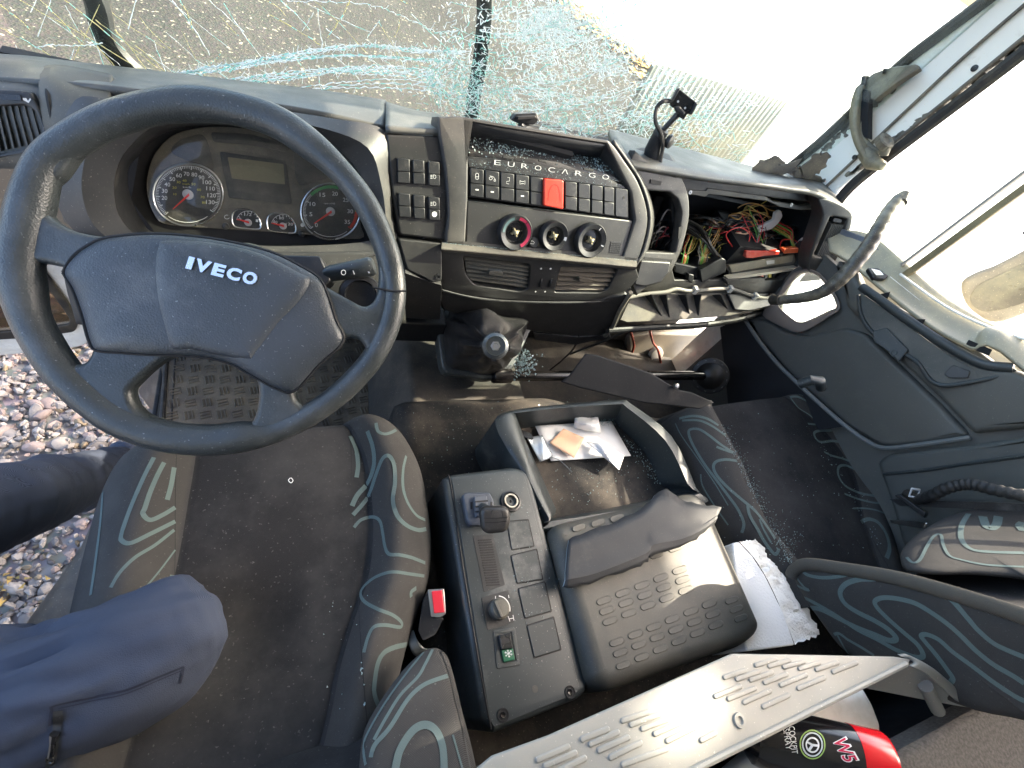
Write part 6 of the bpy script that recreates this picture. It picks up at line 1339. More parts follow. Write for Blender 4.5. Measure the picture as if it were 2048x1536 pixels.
# ------------------------------------------------------------------ seats
def lerp_rows(rows, v):
    t = v * (len(rows) - 1); i = min(int(t), len(rows) - 2); t -= i
    P = [np.array(rows[max(0, min(len(rows) - 1, k))], float) for k in (i - 1, i, i + 1, i + 2)]
    a, b, c, d = P; return .5 * ((2 * b) + (c - a) * t + (2 * a - 5 * b + 4 * c - d) * t * t + (3 * b - a - 3 * c + d) * t ** 3)
def cushion(z, rows, sL, sR, drop, dent=None, bol=.035, front=.05, flat=0):
    "rows: (left px, right px) of the rim, front to back; returns fn(u, v)"
    R3 = [np.concatenate([Zp(*l, z), Zp(*r, z)]) for l, r in rows]
    def fn(u, v):
        uu = (u - .08) / .84; vv = max(0., (v - .08) / .92); q = lerp_rows(R3, vv); A, B = q[:3], q[3:]
        s = min(1, max(0, uu)); p = A * (1 - s) + B * s
        e = min(s, 1 - s); k = sL if s < .5 else 1 - sR; s2 = s if s < .5 else 1 - s
        h = bol * math.sin(min(1, s2 / (k * .55)) * math.pi / 2) if s2 < k * .55 else bol * (.5 + .5 * math.cos(math.pi * min(1, (s2 - k * .55) / (k * .55))))
        if s > .5: h *= 1 - .65 * flat
        h += .022 * math.sin(math.pi * s) ** .5 if 0 < s < 1 else 0
        if abs(s2 - k) < .012: h -= .005 * (1 - abs(s2 - k) / .012)
        h -= front * .45 * (1 - min(1, vv / .07)) ** 2
        zz = p[2] + h
        if dent: zz += dent(p[0], p[1])
        if uu < 0: d = -uu / .0952; zz = p[2] - drop * d ** 1.3; p = p + np.array([-.012 * math.sin(d * math.pi), 0, 0])
        if uu > 1: d = (uu - 1) / .0952; zz = p[2] - drop * d ** 1.3; p = p + np.array([.012 * math.sin(d * math.pi), 0, 0])
        if v < .08: d = (.08 - v) / .08; zz = min(zz, zz - drop * d); p = p + np.array([0, .02 * math.sin(d * 2.2), 0])
        return (p[0], p[1], zz)
    return fn
def mkbvh(o):
    me = o.data; return BVHTree.FromPolygons([v.co[:] for v in me.vertices], [tuple(p.vertices) for p in me.polygons])
SK = None
def drape(mb, bv, px, wd, off=.0006, m=0, n=8, closed=False, mn=None):
    wd = wd * .8 if wd >= .003 and mb is not SK else wd; q = cr([np.array(p[:2], float) for p in px], n, closed); ws = cr([np.array([p[2] if len(p) > 2 else wd]) for p in px], n, closed); pts = []; ns = []; w2 = []
    def flush():
        nonlocal pts, ns, w2
        if len(pts) > 1: mb.ribbon(pts, ns, [float(a) for a in w2], m)
        pts, ns, w2 = [], [], []
    for p, ww in zip(q, ws):
        d = nrm(ray(*p)); h = bv.ray_cast(Vector((0, 0, 0)), Vector(d))
        if h[0] is None or (pts and np.linalg.norm(np.array(h[0]) - pts[-1]) > .06): flush(); 
        if h[0] is None: continue
        nn = np.array(h[1]); nn = -nn if nn @ d > 0 else nn; pts.append(np.array(h[0]) + nn * off); ns.append(nn); w2.append(float(ww[0]))
    flush()
def knee(x, y): return -.035 * math.exp(-((x + .085) / .08) ** 2 - ((y - .10) / .07) ** 2) - .012 * math.exp(-((x + .02) / .12) ** 2 - ((y - .2) / .09) ** 2)
ds = thing('driver_seat', "driver seat in black cloth with teal swirls, dusty in its middle", 'truck seat', 'cloth seats')
rowsD = [((262, 903), (770, 838)), ((237, 922), (803, 868)), ((214, 965), (835, 930)), ((197, 1010), (850, 1005)), ((178, 1080), (857, 1080)), ((158, 1160), (850, 1160)), ((140, 1240), (822, 1245)), ((118, 1340), (795, 1334)), ((90, 1450), (775, 1440)), ((60, 1560), (750, 1540))]
fnD = cushion(-.825, rowsD, .235, .79, .12, knee)
mb = MB(); mb.grid(fnD, 90, 80)
for i, f in enumerate(mb.f):
    a = f[0] // 80; s = (a / 89 - .08) / .84; mb.m[i] = 1 if .235 < s < .79 else 0
cu = mb.build('cushion', [FAB, FABC], ds, smooth=70); bvD = mkbvh(cu)
pat = MB(); w1, w2_ = .006, .010
for px, wd in (
 ([(700, 872), (712, 900), (716, 930), (713, 955)], .009),
 ([(735, 862), (746, 895), (748, 930), (736, 965), (715, 990), (704, 1012)], .010),
 ([(752, 846), (756, 862), (768, 868), (780, 866), (792, 860)], .007),
 ([(706, 1030), (728, 1005), (740, 985), (752, 950), (765, 918), (778, 912), (788, 930), (790, 965), (786, 1000), (794, 1030), (812, 1050), (835, 1060), (852, 1058)], .0085),
 ([(812, 912), (806, 940), (806, 975), (815, 1005), (832, 1030), (850, 1040)], .0065),
 ([(708, 1055), (722, 1040), (745, 1034), (760, 1042), (766, 1068), (770, 1092), (778, 1108), (800, 1110), (825, 1116), (850, 1126)], .0065),
 ([(848, 1152), (820, 1148), (785, 1144), (756, 1152), (735, 1166), (722, 1184), (728, 1202), (755, 1218), (785, 1230), (802, 1244), (800, 1254), (770, 1250), (748, 1254), (736, 1275), (728, 1305)], .006),
 ([(818, 1288), (790, 1294), (768, 1305), (756, 1325), (750, 1355), (748, 1385), (756, 1410)], .009),
 ([(832, 1176), (822, 1184), (822, 1194)], .008),
 ([(348, 935), (342, 970), (334, 1000)], .0085), ([(328, 925), (315, 950), (300, 985), (290, 1015), (286, 1028), (300, 1040), (325, 1030), (350, 1015)], .0075),
 ([(308, 915), (290, 950), (272, 990), (256, 1030), (243, 1070), (245, 1082), (262, 1086), (300, 1068), (350, 1043)], .007),
 ([(348, 1060), (310, 1090), (270, 1115), (240, 1145), (222, 1175)], .0055), ([(350, 1100), (320, 1140), (295, 1170)], .003),
 ([(206, 985), (202, 1040), (196, 1090), (188, 1150), (182, 1190)], .006), ([(345, 1150), (340, 1175)], .009)):
    drape(pat, bvD, px, wd, m=0)
pat.build('swirl_pattern', TEAL, cu, smooth=60)['kind'] = 'stuff'
sm = MB(); drape(sm, bvD, [(353, 905), (351, 960), (350, 1040), (350, 1100), (348, 1180)], .0012, .0004); sm.build('seam', DARK, cu); sm = MB(); drape(sm, bvD, [(700, 845), (703, 930), (706, 1020), (712, 1120), (718, 1220), (724, 1320), (730, 1400), (736, 1470)], .0012, .0004); sm.build('seam', DARK, cu)
sm = MB(); drape(sm, bvD, [(582, 956), (586, 961), (582, 966), (577, 961), (581, 956)], .0012, .001); sm.build('paint_spot', INK, cu, label='small pale ring shaped spot on the seat cloth')
# driver's backrest and its right bolster
bkd = MB()
bkd.loft([[(-.26, -.10, -.86), (-.12, -.055, -.86), (-.03, -.045, -.86), (.06, -.045, -.86), (.12, -.02, -.86)], [(-.26, -.10, -.80), (-.12, -.055, -.80), (-.03, -.050, -.80), (.06, -.048, -.80), (.12, -.03, -.80)], [(-.26, -.16, -.64), (-.12, -.11, -.64), (-.03, -.105, -.64), (.06, -.10, -.64), (.10, -.09, -.64)], [(-.26, -.26, -.40), (-.12, -.22, -.40), (-.03, -.21, -.40), (.05, -.21, -.40), (.10, -.20, -.40)]], 6)
bkd.build('backrest', FABC, ds, smooth=60, solid=.05)
ctrD = [(725, 1475), (743, 1431), (772, 1385), (804, 1343), (835, 1312), (861, 1297), (880, 1299), (897, 1318), (912, 1370), (925, 1425), (945, 1500), (960, 1580), (980, 1700), (900, 1760), (700, 1680), (715, 1560)]
BF = Fr((.12, -.04, -.68), (.10, .30, .95))
bo = dome(BF, ctrD, .030); o = bo.build('backrest_bolster', FAB, ds, smooth=70); bb = mkbvh(o); pt = MB()
for px, wd in (([(732, 1530), (728, 1490), (742, 1455), (775, 1400), (815, 1345), (848, 1305)], .004), ([(742, 1515), (750, 1490), (780, 1455), (815, 1400), (848, 1370), (895, 1352)], .006), ([(865, 1300), (850, 1330), (835, 1355), (800, 1392), (770, 1440), (748, 1480)], .0045), ([(790, 1540), (800, 1500), (825, 1462), (850, 1450), (872, 1462), (885, 1495), (888, 1540)], .010), ([(905, 1470), (925, 1540)], .003)):
    drape(pt, bb, px, wd, .0008)
pt.build('swirl_pattern', TEAL, o, smooth=60)['kind'] = 'stuff'
se = MB(); drape(se, bb, [(880, 1301), (897, 1345), (910, 1400), (925, 1460), (940, 1536)], .0022, .0006); se.build('seam', BLK, o)
# seat base
sb = MB().plate(Fr((0, 0, -.90), (0, 0, 1)), [cr([(200, 1000), (150, 1085), (90, 1170), (45, 1230), (28, 1262), (40, 1300), (100, 1400), (300, 1500), (700, 1400), (760, 1200), (740, 950), (600, 900), (350, 930)], 3)], -.12, .0, .03); sb.build('seat_base', mat('seat base plastic', (.07, .065, .058), .6, dust=((.28, .23, .17), .7, 7)), ds, smooth=60)
MB().bx(-.20, .15, .0, .36, ZF, -1.02).build('pedestal', DARK, ds)
# passenger seat
ps_ = thing('passenger_seat', 'passenger seat in black cloth with teal swirls, sprinkled with glass along its seams', 'truck seat', 'cloth seats')
rowsP = [((1362, 822), (1600, 790)), ((1352, 838), (1632, 806)), ((1368, 885), (1690, 852)), ((1392, 945), (1738, 905)), ((1412, 1000), (1766, 955)), ((1445, 1060), (1778, 1030)), ((1490, 1110), (1790, 1085)), ((1540, 1165), (1805, 1150)), ((1580, 1220), (1830, 1220))]
fnP = cushion(-.835, rowsP, .20, .77, .13, None, .045, .05, 1)
mb = MB(); mb.grid(fnP, 80, 70)
for i, f in enumerate(mb.f):
    a = f[0] // 70; s = (a / 79 - .08) / .84; mb.m[i] = 1 if .20 < s < .77 else 0
cu = mb.build('cushion', [FAB, FABC], ps_, smooth=70); bvP = mkbvh(cu); pat = MB()
Z6 = lambda q: [(1300 + a / 2.56, 550 + b / 2.56) for a, b in q]
for px, wd in (
 ([(150, 735), (220, 722), (290, 735), (350, 770)], .008), ([(165, 745), (250, 745), (320, 775), (385, 822)], .007),
 ([(340, 880), (425, 910), (365, 870), (300, 820), (250, 790), (205, 792), (200, 820), (225, 880), (280, 970), (340, 1050), (400, 1130), (450, 1200), (480, 1270), (470, 1320)], .0075),
 ([(445, 952), (390, 945), (340, 955), (325, 985), (345, 1030), (400, 1090), (470, 1150), (540, 1210), (600, 1290), (640, 1350)], .008),
 ([(130, 760), (160, 820), (230, 920), (300, 1020), (340, 1080), (400, 1180)], .003),
 ([(500, 1180), (510, 1230), (550, 1300), (590, 1370), (640, 1430), (660, 1400)], .008), ([(560, 1250), (580, 1300), (620, 1370)], .005),
 ([(260, 1020), (270, 1080), (330, 1180), (400, 1280)], .004),
 ([(715, 625), (760, 625), (830, 665), (880, 720), (885, 760), (850, 765), (808, 762)], .008), ([(720, 630), (760, 680), (820, 720), (860, 760)], .004),
 ([(1010, 785), (930, 795), (855, 800), (840, 820), (870, 855), (940, 850), (1010, 870), (1080, 920), (1140, 960)], .009),
 ([(890, 905), (930, 925), (1000, 945), (1080, 980), (1150, 1015), (1195, 1020)], .008),
 ([(1200, 1060), (1130, 1035), (1060, 1000), (1000, 975), (965, 985), (965, 1030), (1000, 1080), (1070, 1115), (1140, 1130), (1205, 1145)], .009),
 ([(995, 1120), (1060, 1145), (1140, 1165), (1205, 1170)], .007), ([(1040, 1195), (1100, 1195), (1160, 1205), (1210, 1225)], .006),
 ([(1080, 1265), (1120, 1250), (1170, 1270), (1210, 1330), (1225, 1400), (1210, 1450)], .012), ([(760, 610), (830, 640), (900, 700), (960, 750)], .003)):
    drape(pat, bvP, Z6(px), wd, m=0)
pat.build('swirl_pattern', TEAL, cu, smooth=60)['kind'] = 'stuff'
sm = MB(); drape(sm, bvP, [(1405, 819), (1437, 851), (1455, 885), (1472, 921), (1490, 960), (1511, 999), (1545, 1065), (1581, 1136)], .0012, .0004); sm.build('seam', DARK, cu); sm = MB(); drape(sm, bvP, [(1589, 808), (1612, 848), (1636, 890), (1665, 940), (1691, 987), (1740, 1070), (1780, 1140)], .0012, .0004)
sm.build('seam', DARK, cu)
def onbv(bv, x, y, off=.001):
    h = bv.ray_cast(Vector((0, 0, 0)), Vector(nrm(ray(x, y)))); return None if h[0] is None else np.array(h[0]) + np.array([0, 0, off])
pts = []
rd = random.Random(5)
L1 = cr([np.array(p, float) for p in [(1437, 851), (1455, 885), (1472, 921), (1490, 960), (1511, 999), (1545, 1065), (1581, 1136)]], 30, False)
for k in range(520):
    p = L1[int(len(L1) * rd.random() ** .7 * .999)]; q = onbv(bvP, p[0] + abs(rd.gauss(0, 11)), p[1] + rd.gauss(0, 3)); pts.append(q)
for k in range(120): q = onbv(bvP, rd.gauss(1575, 18), rd.gauss(1085, 25)); pts.append(q)
for k in range(110): pts.append(onbv(bvP, rd.uniform(1440, 1740), rd.uniform(820, 1110)))
for k in range(50): t = rd.random(); pts.append(onbv(bvP, 1630 + t * 130 + rd.gauss(0, 4), 870 + t * 220))
crumbs('glass_sprinkle', 'glittering glass crumbs along the seams of the passenger seat', [p for p in pts if p is not None], .0019)
pts = [onbv(bvD, rd.uniform(640, 740), rd.uniform(1180, 1440)) for k in range(14)] + [onbv(bvD, 723 + rd.gauss(0, 2), 1340 + rd.gauss(0, 5)) for k in range(6)] + [onbv(bvD, 729, 1407 + rd.gauss(0, 3)) for k in range(5)]
crumbs('glass_flecks', "few glass flecks on the driver seat by its right seam", [p for p in pts if p is not None], .0022)
# passenger backrest: side, piping, front
BS = Fr((.85, 0, 0), (-1, 0, 0))
sd = [(1586, 1148), (1596, 1136), (1620, 1130), (1700, 1140), (1800, 1158), (1930, 1195), (2060, 1238), (2300, 1330), (2300, 1600), (2100, 1460), (1950, 1420), (1820, 1370), (1700, 1310), (1640, 1240), (1600, 1180)]
bs = dome(BS, sd, .022, base=-.03); o = bs.build('backrest_side', FAB, ps_, smooth=70); bb = mkbvh(o); pt = MB()
Z8q = lambda q: [(1400 + a / 2.866, 1000 + b / 2.866) for a, b in q]
for px, wd in (
 ([(540, 400), (560, 450), (600, 500), (625, 515), (600, 510), (560, 490), (530, 470)], .006), ([(580, 400), (620, 430), (700, 445), (790, 440), (860, 425)], .007),
 ([(1010, 455), (920, 455), (840, 480), (805, 530), (830, 590), (900, 640), (1000, 690), (1080, 740), (1125, 790), (1090, 805), (1000, 770), (900, 730), (800, 680), (700, 630), (640, 620), (650, 660), (720, 760), (800, 860)], .010),
 ([(770, 770), (800, 765), (850, 800), (920, 840), (1000, 890)], .006), ([(790, 775), (820, 830), (850, 880)], .005),
 ([(560, 540), (660, 590), (780, 660), (900, 740), (1020, 800), (1130, 860), (1240, 900), (1280, 890), (1250, 830), (1170, 760), (1090, 690), (1020, 620), (1005, 580), (1050, 560), (1130, 565), (1230, 590), (1320, 640), (1420, 710), (1500, 780), (1580, 860), (1680, 940), (1800, 1010), (1860, 1050)], .0085),
 ([(1430, 1050), (1450, 1020), (1410, 960), (1350, 880), (1290, 810), (1270, 780), (1300, 770), (1370, 800), (1450, 870), (1560, 950), (1680, 1040), (1800, 1120), (1860, 1150)], .008),
 ([(1380, 530), (1450, 580), (1530, 670), (1600, 750), (1700, 830), (1860, 900)], .008)):
    drape(pt, bb, Z8q(px), wd, .0008)
pt.build('swirl_pattern', TEAL, o, smooth=60)['kind'] = 'stuff'
FABL = mat('ribbed edge cloth', (.060, .054, .045), .95, bump=(500, .5, .001), weave=330, spec=.1)
MB().tube(cr([BS.at(x, y, .010) for x, y in [(1584, 1152), (1592, 1138), (1620, 1129), (1700, 1140), (1800, 1158), (1930, 1195), (2060, 1238), (2300, 1330)]], 5, False), .0115, 12).build('piping', FABL, o, smooth=70)
fr_ = MB()
cL = [np.array(BS.at(x, y, .0)) for x, y in [(1640, 1134), (1720, 1143), (1800, 1158), (1930, 1195), (2060, 1238), (2300, 1330)]]
rowsF = []
for p in cL:
    rowsF.append([p, p + np.array([.08, -.035, .0]), p + np.array([.22, -.055, .0]), p + np.array([.34, -.03, .0]), p + np.array([.42, .02, .0]), p + np.array([.46, -.03, -.01])])
fr_.loft(rowsF, 6); o2 = fr_.build('backrest_front', FABC, ps_, smooth=70, solid=.03)
lum = [(1800, 1118), (1808, 1095), (1835, 1068), (1870, 1046), (1905, 1030), (1940, 1020), (2048, 1014), (2120, 1020), (2140, 1080), (2120, 1180), (2048, 1160), (1940, 1150), (1870, 1150), (1815, 1142)]
LMF = Fr(Xp(1950, 1085, 1.16), (-.15, .62, .55)); g_ = dome(LMF, lum, .022, base=-.03); o3 = g_.build('backrest_bolster', FAB, ps_, smooth=70); bb = mkbvh(o3); pt = MB()
for px, wd in (([(1185, 330), (1220, 360), (1260, 345), (1300, 270), (1340, 210), (1380, 200), (1395, 260), (1430, 320), (1500, 345), (1620, 370), (1740, 380), (1860, 385)], .006), ([(1540, 80), (1500, 150), (1500, 230), (1560, 285), (1680, 300), (1860, 305)], .010), ([(1620, 95), (1640, 150), (1670, 165), (1700, 140), (1710, 95)], .016), ([(1850, 130), (1830, 150), (1850, 180)], .014)):
    drape(pt, bb, Z8q(px), wd, .0008)
pt.build('swirl_pattern', TEAL, o3, smooth=60)['kind'] = 'stuff'
MB().bx(.95, 1.28, .02, .34, EZ - .02, -.90).build('pedestal', DARK, ps_)
# belt buckle by the driver seat
bu = thing('seat_belt_buckle', 'seat belt buckle with red release button between driver seat and console', 'seat belt buckle')
BU = Fr(Zp(872, 1205, -.80), nrm(-Zp(872, 1205, -.80) + np.array([0, -.1, 0])))
MB().pp(BU, rc([(855, 1180), (888, 1178), (892, 1228), (880, 1236), (862, 1234)], 3), -.012, .0).build('frame', STEEL, bu, bevel=.001)
MB().pp(BU, rc([(863, 1183), (884, 1181), (889, 1225), (868, 1227)], 2), -.004, .004).build('release_button', REDB, bu, bevel=.0012)
MB().pp(BU, rc([(846, 1200), (858, 1182), (866, 1236), (888, 1236), (870, 1270), (846, 1282), (836, 1262)], 5), -.05, -.008).build('housing', BLK, bu, bevel=.005)
MB().loft([[BU.at(815, 1265, -.03), BU.at(828, 1262, -.03)], [BU.at(818, 1290, -.02), BU.at(836, 1282, -.02)], [BU.at(828, 1308, -.02), BU.at(850, 1296, -.02)], [BU.at(850, 1312, -.04), BU.at(868, 1296, -.04)]], 4).build('anchor_bracket', ALU, bu, solid=.003)
# belt parts by the passenger seat
b2_ = thing('seat_belt', 'black seat belt strap with steel tongue beside the passenger seat', 'seat belt')
MB().prism([Xp(1778, 998, 1.28), Xp(2080, 1008, 1.28), Xp(2080, 1024, 1.28), Xp(1800, 1012, 1.28)], (.004, 0, .0)).build('strap', BLK, b2_)
MB().prism([Xp(1788, 991, 1.27), Xp(1798, 988, 1.27), Xp(1852, 1026, 1.27), Xp(1848, 1036, 1.27)], (.02, 0, -.005)).build('stalk', BLK, b2_, bevel=.002)
BT = Fr(Xp(1836, 984, 1.28), (-.8, -.2, .5))
MB().plate(BT, [rc([(1822, 975), (1842, 978), (1836, 998), (1816, 994)], 2), rc([(1826, 980), (1838, 982), (1833, 993), (1821, 991)], 1)], -.001, .001, .0005).build('tongue', STEEL, b2_)
MB().loft([[Xp(1780, 1040, 1.31), Xp(1784, 1046, 1.31)], [Xp(1820, 1042, 1.30), Xp(1815, 1052, 1.30)], [Xp(1856, 1046, 1.28), Xp(1850, 1058, 1.28)]], 4).build('adjuster_lever', STEEL, b2_, solid=.002)
# ------------------------------------------------------------------ passenger door
dr = thing('passenger_door', 'closed grey passenger door with pull recess and pale sunlit sill', 'door')
D0 = Fr((1.40, 0, 0), (-1, 0, 0))
def DX(x, y, h=0.): return Xp(x, y, 1.40 - h)
# outer sheet with window and low window openings, in (y, z)
def yz(y, z, x=1.42): return np.array([x, y, z])
sk2 = MB(); FD = Fr((1.43, 0, 0), (-1, 0, 0))
def fuv(pts): return [((np.array([1.43, y, z]) - FD.P) @ FD.U, (np.array([1.43, y, z]) - FD.P) @ FD.V) for y, z in pts]
quarter = [DX(x, y)[1:] for x, y in [(1590, 540), (1640, 545), (1680, 608), (1660, 625), (1605, 648), (1575, 640), (1552, 610)]]
sill = [(.875, -.54), (.70, -.515), (.60, -.495), (.35, -.415), (.20, -.385), (-.45, -.37)]
sk2.plate(FD, [fuv([(.90, -1.45), (.90, -.52)] + sill + [(-.45, -1.45)]), cr([np.array(q) for q in fuv([tuple(q) for q in quarter])], 4)], -.03, .0, .004, px=False)
sk2.build('outer_skin', PAINT, dr)
# inner trim
IT = mat('door trim', (.090, .091, .083), .5, bump=(900, .5, .0006), dust=((.12, .12, .10), .25, 6))
def dl(px, h): return DX(px[0], px[1], h)
qh = cr([np.array(q) for q in fuv([tuple(q) for q in quarter])], 4)
FD2 = Fr((1.388, 0, 0), (-1, 0, 0))
MB().plate(FD2, [fuv([(.795, -1.27), (.795, -.56), (.70, -.545), (.60, -.525), (.35, -.43), (.20, -.40), (-.45, -.39), (-.45, -1.27)]), qh], -.02, .0, .003, px=False).build('base_panel', IT, dr)
MB().plate(D0, [rc([(1490, 634), (1519, 683), (1589, 761), (1690, 851), (1765, 894), (1850, 888), (1936, 872), (1880, 812), (1800, 735), (1730, 668), (1690, 655), (1610, 672), (1570, 664), (1530, 640)], [3, 8, 8, 12, 20, 5, 14, 5, 5, 10, 10, 10, 10, 4])], .0, .030, .012, res=4).build('lower_trim', IT, dr, smooth=60)
MB().tube(cr([dl(p, h) for p, h in [((1484, 630), .066), ((1500, 655), .066), ((1519, 683), .066), ((1550, 722), .066), ((1589, 761), .066), ((1640, 808), .06), ((1690, 851), .055), ((1730, 880), .05), ((1768, 896), .05), ((1850, 888), .045), ((1941, 875), .035)]], 5, False), .006, 8).build('trim_edge', mat('edge pale', (.13, .14, .14), .45), dr)
MB().plate(D0, [rc([(1672, 520), (1700, 530), (1722, 573), (1800, 632), (1900, 695), (1965, 728), (2040, 745), (2140, 800), (2140, 850), (1965, 864), (1945, 868), (1880, 800), (1790, 715), (1742, 665), (1690, 612)], [6, 5, 5, 5, 5, 5, 5, 5, 5, 5, 10, 5, 5, 8, 8])], .0, .040, .014, res=4).build('upper_trim', IT, dr, smooth=60)
# pull recess and its lip
rec = [(1712, 580), (1730, 590), (1790, 640), (1860, 690), (1940, 738), (1990, 758), (2025, 742), (2000, 755), (1944, 765), (1900, 772), (1866, 769), (1840, 745), (1816, 706), (1780, 680), (1740, 660), (1722, 630)]
RC = Fr(DX(1850, 700, .052), nrm(np.array([-.97, -.04, .20])))
MB().pp(RC, cr([(1720, 588), (1760, 612), (1830, 662), (1900, 712), (1960, 742), (2000, 752), (1950, 762), (1890, 768), (1862, 755), (1836, 720), (1800, 700), (1750, 665), (1724, 625)], 3), -.004, .001).build('pull_recess', mat('recess dusty', (.055, .06, .055), .6, dust=((.12, .115, .10), .6, 8)), dr, bevel=.001)
MB().tube(cr([RC.at(x, y, .006) for x, y in [(1722, 573), (1760, 600), (1830, 650), (1900, 695), (1965, 728), (2027, 736)]], 5, False), .011, 12, flat=.7).build('armrest_lip', PLB, dr)
MB().tube(cr([RC.at(x, y, .003) for x, y in [(1716, 590), (1722, 630), (1745, 665), (1800, 702), (1835, 725), (1860, 760), (1890, 771), (1944, 764), (2000, 752), (2030, 738)]], 5, False), .005, 10).build('recess_rim', PLB, dr)
MB().pp(RC, rc([(1745, 662), (1773, 655), (1817, 700), (1797, 724), (1780, 706), (1746, 682)], 4), .002, .011).build('latch_pull', PLB, dr, bevel=.002)
MB().lathe(RC.at(1788, 706, .011), RC.N, [(.008, 0), (.008, .0012), (.006, .0012), (.005, .0002), (.001, .0004)], 16).build('lock_button', PLB, dr)
MB().pp(RC, rc([(1906, 730), (1940, 742), (1936, 756), (1898, 756), (1888, 748)], 3), .002, .006).build('screw_cap', BLK, dr, bevel=.001)
# sill
SILL = mat('sunlit pale sill', (.30, .28, .21), .5, bump=(600, .3, .0006), dust=((.50, .44, .28), .7, 7))  # pale colour stands in for sunlight that the sloping sill misses
sl_ = MB(); sl_.loft([[dl((1650, 462), .0), dl((1735, 470), -.02), dl((1800, 520), -.02), dl((1880, 590), -.02), dl((1960, 640), -.02), (1.42, .20, -.335), (1.42, -.44, -.32)],
                      [dl((1655, 485), .03), dl((1700, 510), .02), dl((1770, 568), .02), dl((1860, 635), .02), dl((1950, 680), .02), dl((2048, 705), .02), (1.38, -.44, -.33)],
                      [dl((1660, 505), .04), dl((1700, 530), .045), dl((1760, 580), .045), dl((1850, 650), .045), dl((1940, 700), .045), dl((2048, 745), .045), (1.35, -.44, -.35)]], 5)
sl_.build('window_sill', SILL, dr, smooth=60, solid=.008)
MB().pp(Fr(DX(1745, 545, .03), (-.4, 0, .9)), rc([(1735, 535), (1756, 535), (1778, 552), (1770, 558), (1748, 556)], 3), .0, .012).build('lock_pin_base', BLK, dr, bevel=.002)
MB().pp(Fr(DX(1748, 540, .03), (-.4, 0, .9)), rc([(1742, 537), (1760, 541), (1768, 550), (1752, 550)], 2), .012, .014).build('lock_plate', STEEL, dr)
MB().prism([dl(p, .045) for p in [(1938, 680), (1985, 700), (1978, 712), (1930, 692)]], (-.003, 0, .001)).build('sill_slot', DARK, dr)
MB().prism([dl(p, .046) for p in [(1760, 590), (1780, 585), (1775, 598)]], (-.003, 0, .003)).prism([dl(p, .05) for p in [(1830, 640), (1850, 640), (1843, 654)]], (-.003, 0, .003)).build('sill_clip', DARK, dr)
for k, (px, r_) in enumerate((([(1780, 555), (1870, 625), (1960, 675), (2060, 705)], .004), ([(1800, 548), (1890, 612), (1980, 655), (2070, 685)], .003))): MB().tube(cr([dl(p, .012) for p in px], 5, False), r_, 8).build('window_strip', TRIMW, dr)
# window divider and glass
MB().prism([DX(2110, 320), DX(2110, 338), DX(1806, 560), DX(1800, 548)], (.012, 0, 0)).build('window_divider', mat('divider', (.16, .13, .07), .5, dust=((.35, .30, .15), .8, 8)), dr, bevel=.002)
MB().prism([DX(2120, 285), DX(2120, 292), DX(1802, 532), DX(1800, 528)], (.01, 0, 0)).build('divider_seal', mat('seal grey', (.30, .28, .25), .5), dr)
MB().prism([(1.425, .86, -.49), (1.425, .61, -.45), (1.425, .61, .55), (1.425, .80, .55)], (.003, 0, 0)).build('quarter_glass', GLS, dr)
MB().bx(1.40, 1.43, -.45, .82, .50, .56).bx(1.40, 1.43, -.45, -.41, -.35, .50).build('window_frame', PLB, dr)
# quarter window frame low in the door
qf = [(1526, 630), (1550, 596), (1588, 545), (1638, 545), (1680, 609), (1658, 634), (1604, 664), (1570, 656)]; qi = [(1554, 609), (1566, 588), (1597, 550), (1636, 550), (1675, 609), (1650, 628), (1605, 646), (1580, 636)]
g_ = MB(); a = cr([DX(*p, .03) for p in qf], 4); b = cr([DX(*p, .015) for p in qi], 4); c = cr([DX(*p, -.03) for p in qi], 4); n = len(a)
g_.add(a + b + c, [(k * n + i, k * n + (i + 1) % n, (k + 1) * n + (i + 1) % n, (k + 1) * n + i) for k in range(2) for i in range(n)]); g_.build('low_window_frame', mat('low window rim', (.22, .18, .155), .5), dr, smooth=50, solid=.003)
MB().prism([DX(*p, -.025) for p in qi], (.002, 0, 0)).build('low_window_glass', GLS, dr)
# ledge under the door trim
MB().plate(D0, [rc([(1752, 925), (1775, 908), (1941, 890), (2150, 858), (2150, 1110), (1810, 1110), (1782, 1010)], 10)], .0, .05, .012, res=4).build('door_pocket', mat('pocket plastic', (.068, .073, .069), .6, bump=(900, .5, .0006), dust=((.09, .09, .08), .2, 6)), dr, smooth=60)
MB().tube(cr([DX(x, y, .052) for x, y in [(1768, 948), (1850, 940), (1941, 926), (2100, 905)]], 5, False), .004, 8).build('pocket_line', PLB, dr)
MB().tube([Dp(1600, 768, 1.16), Dp(1622, 760, 1.14), Dp(1640, 762, 1.14), Dp(1642, 775, 1.17)], .012, 12).build('pocket_hook', PLB, dr)
MB().prism([DX(1680, 455, .0), DX(1740, 478, -.01), DX(1800, 540, -.01), DX(1760, 570, .01), DX(1690, 520, .01)], (-.006, 0, 0)).build('sill_corner', mat('corner blue', (.10, .11, .13), .5, dust=((.3, .26, .2), .7, 9)), dr, bevel=.002)
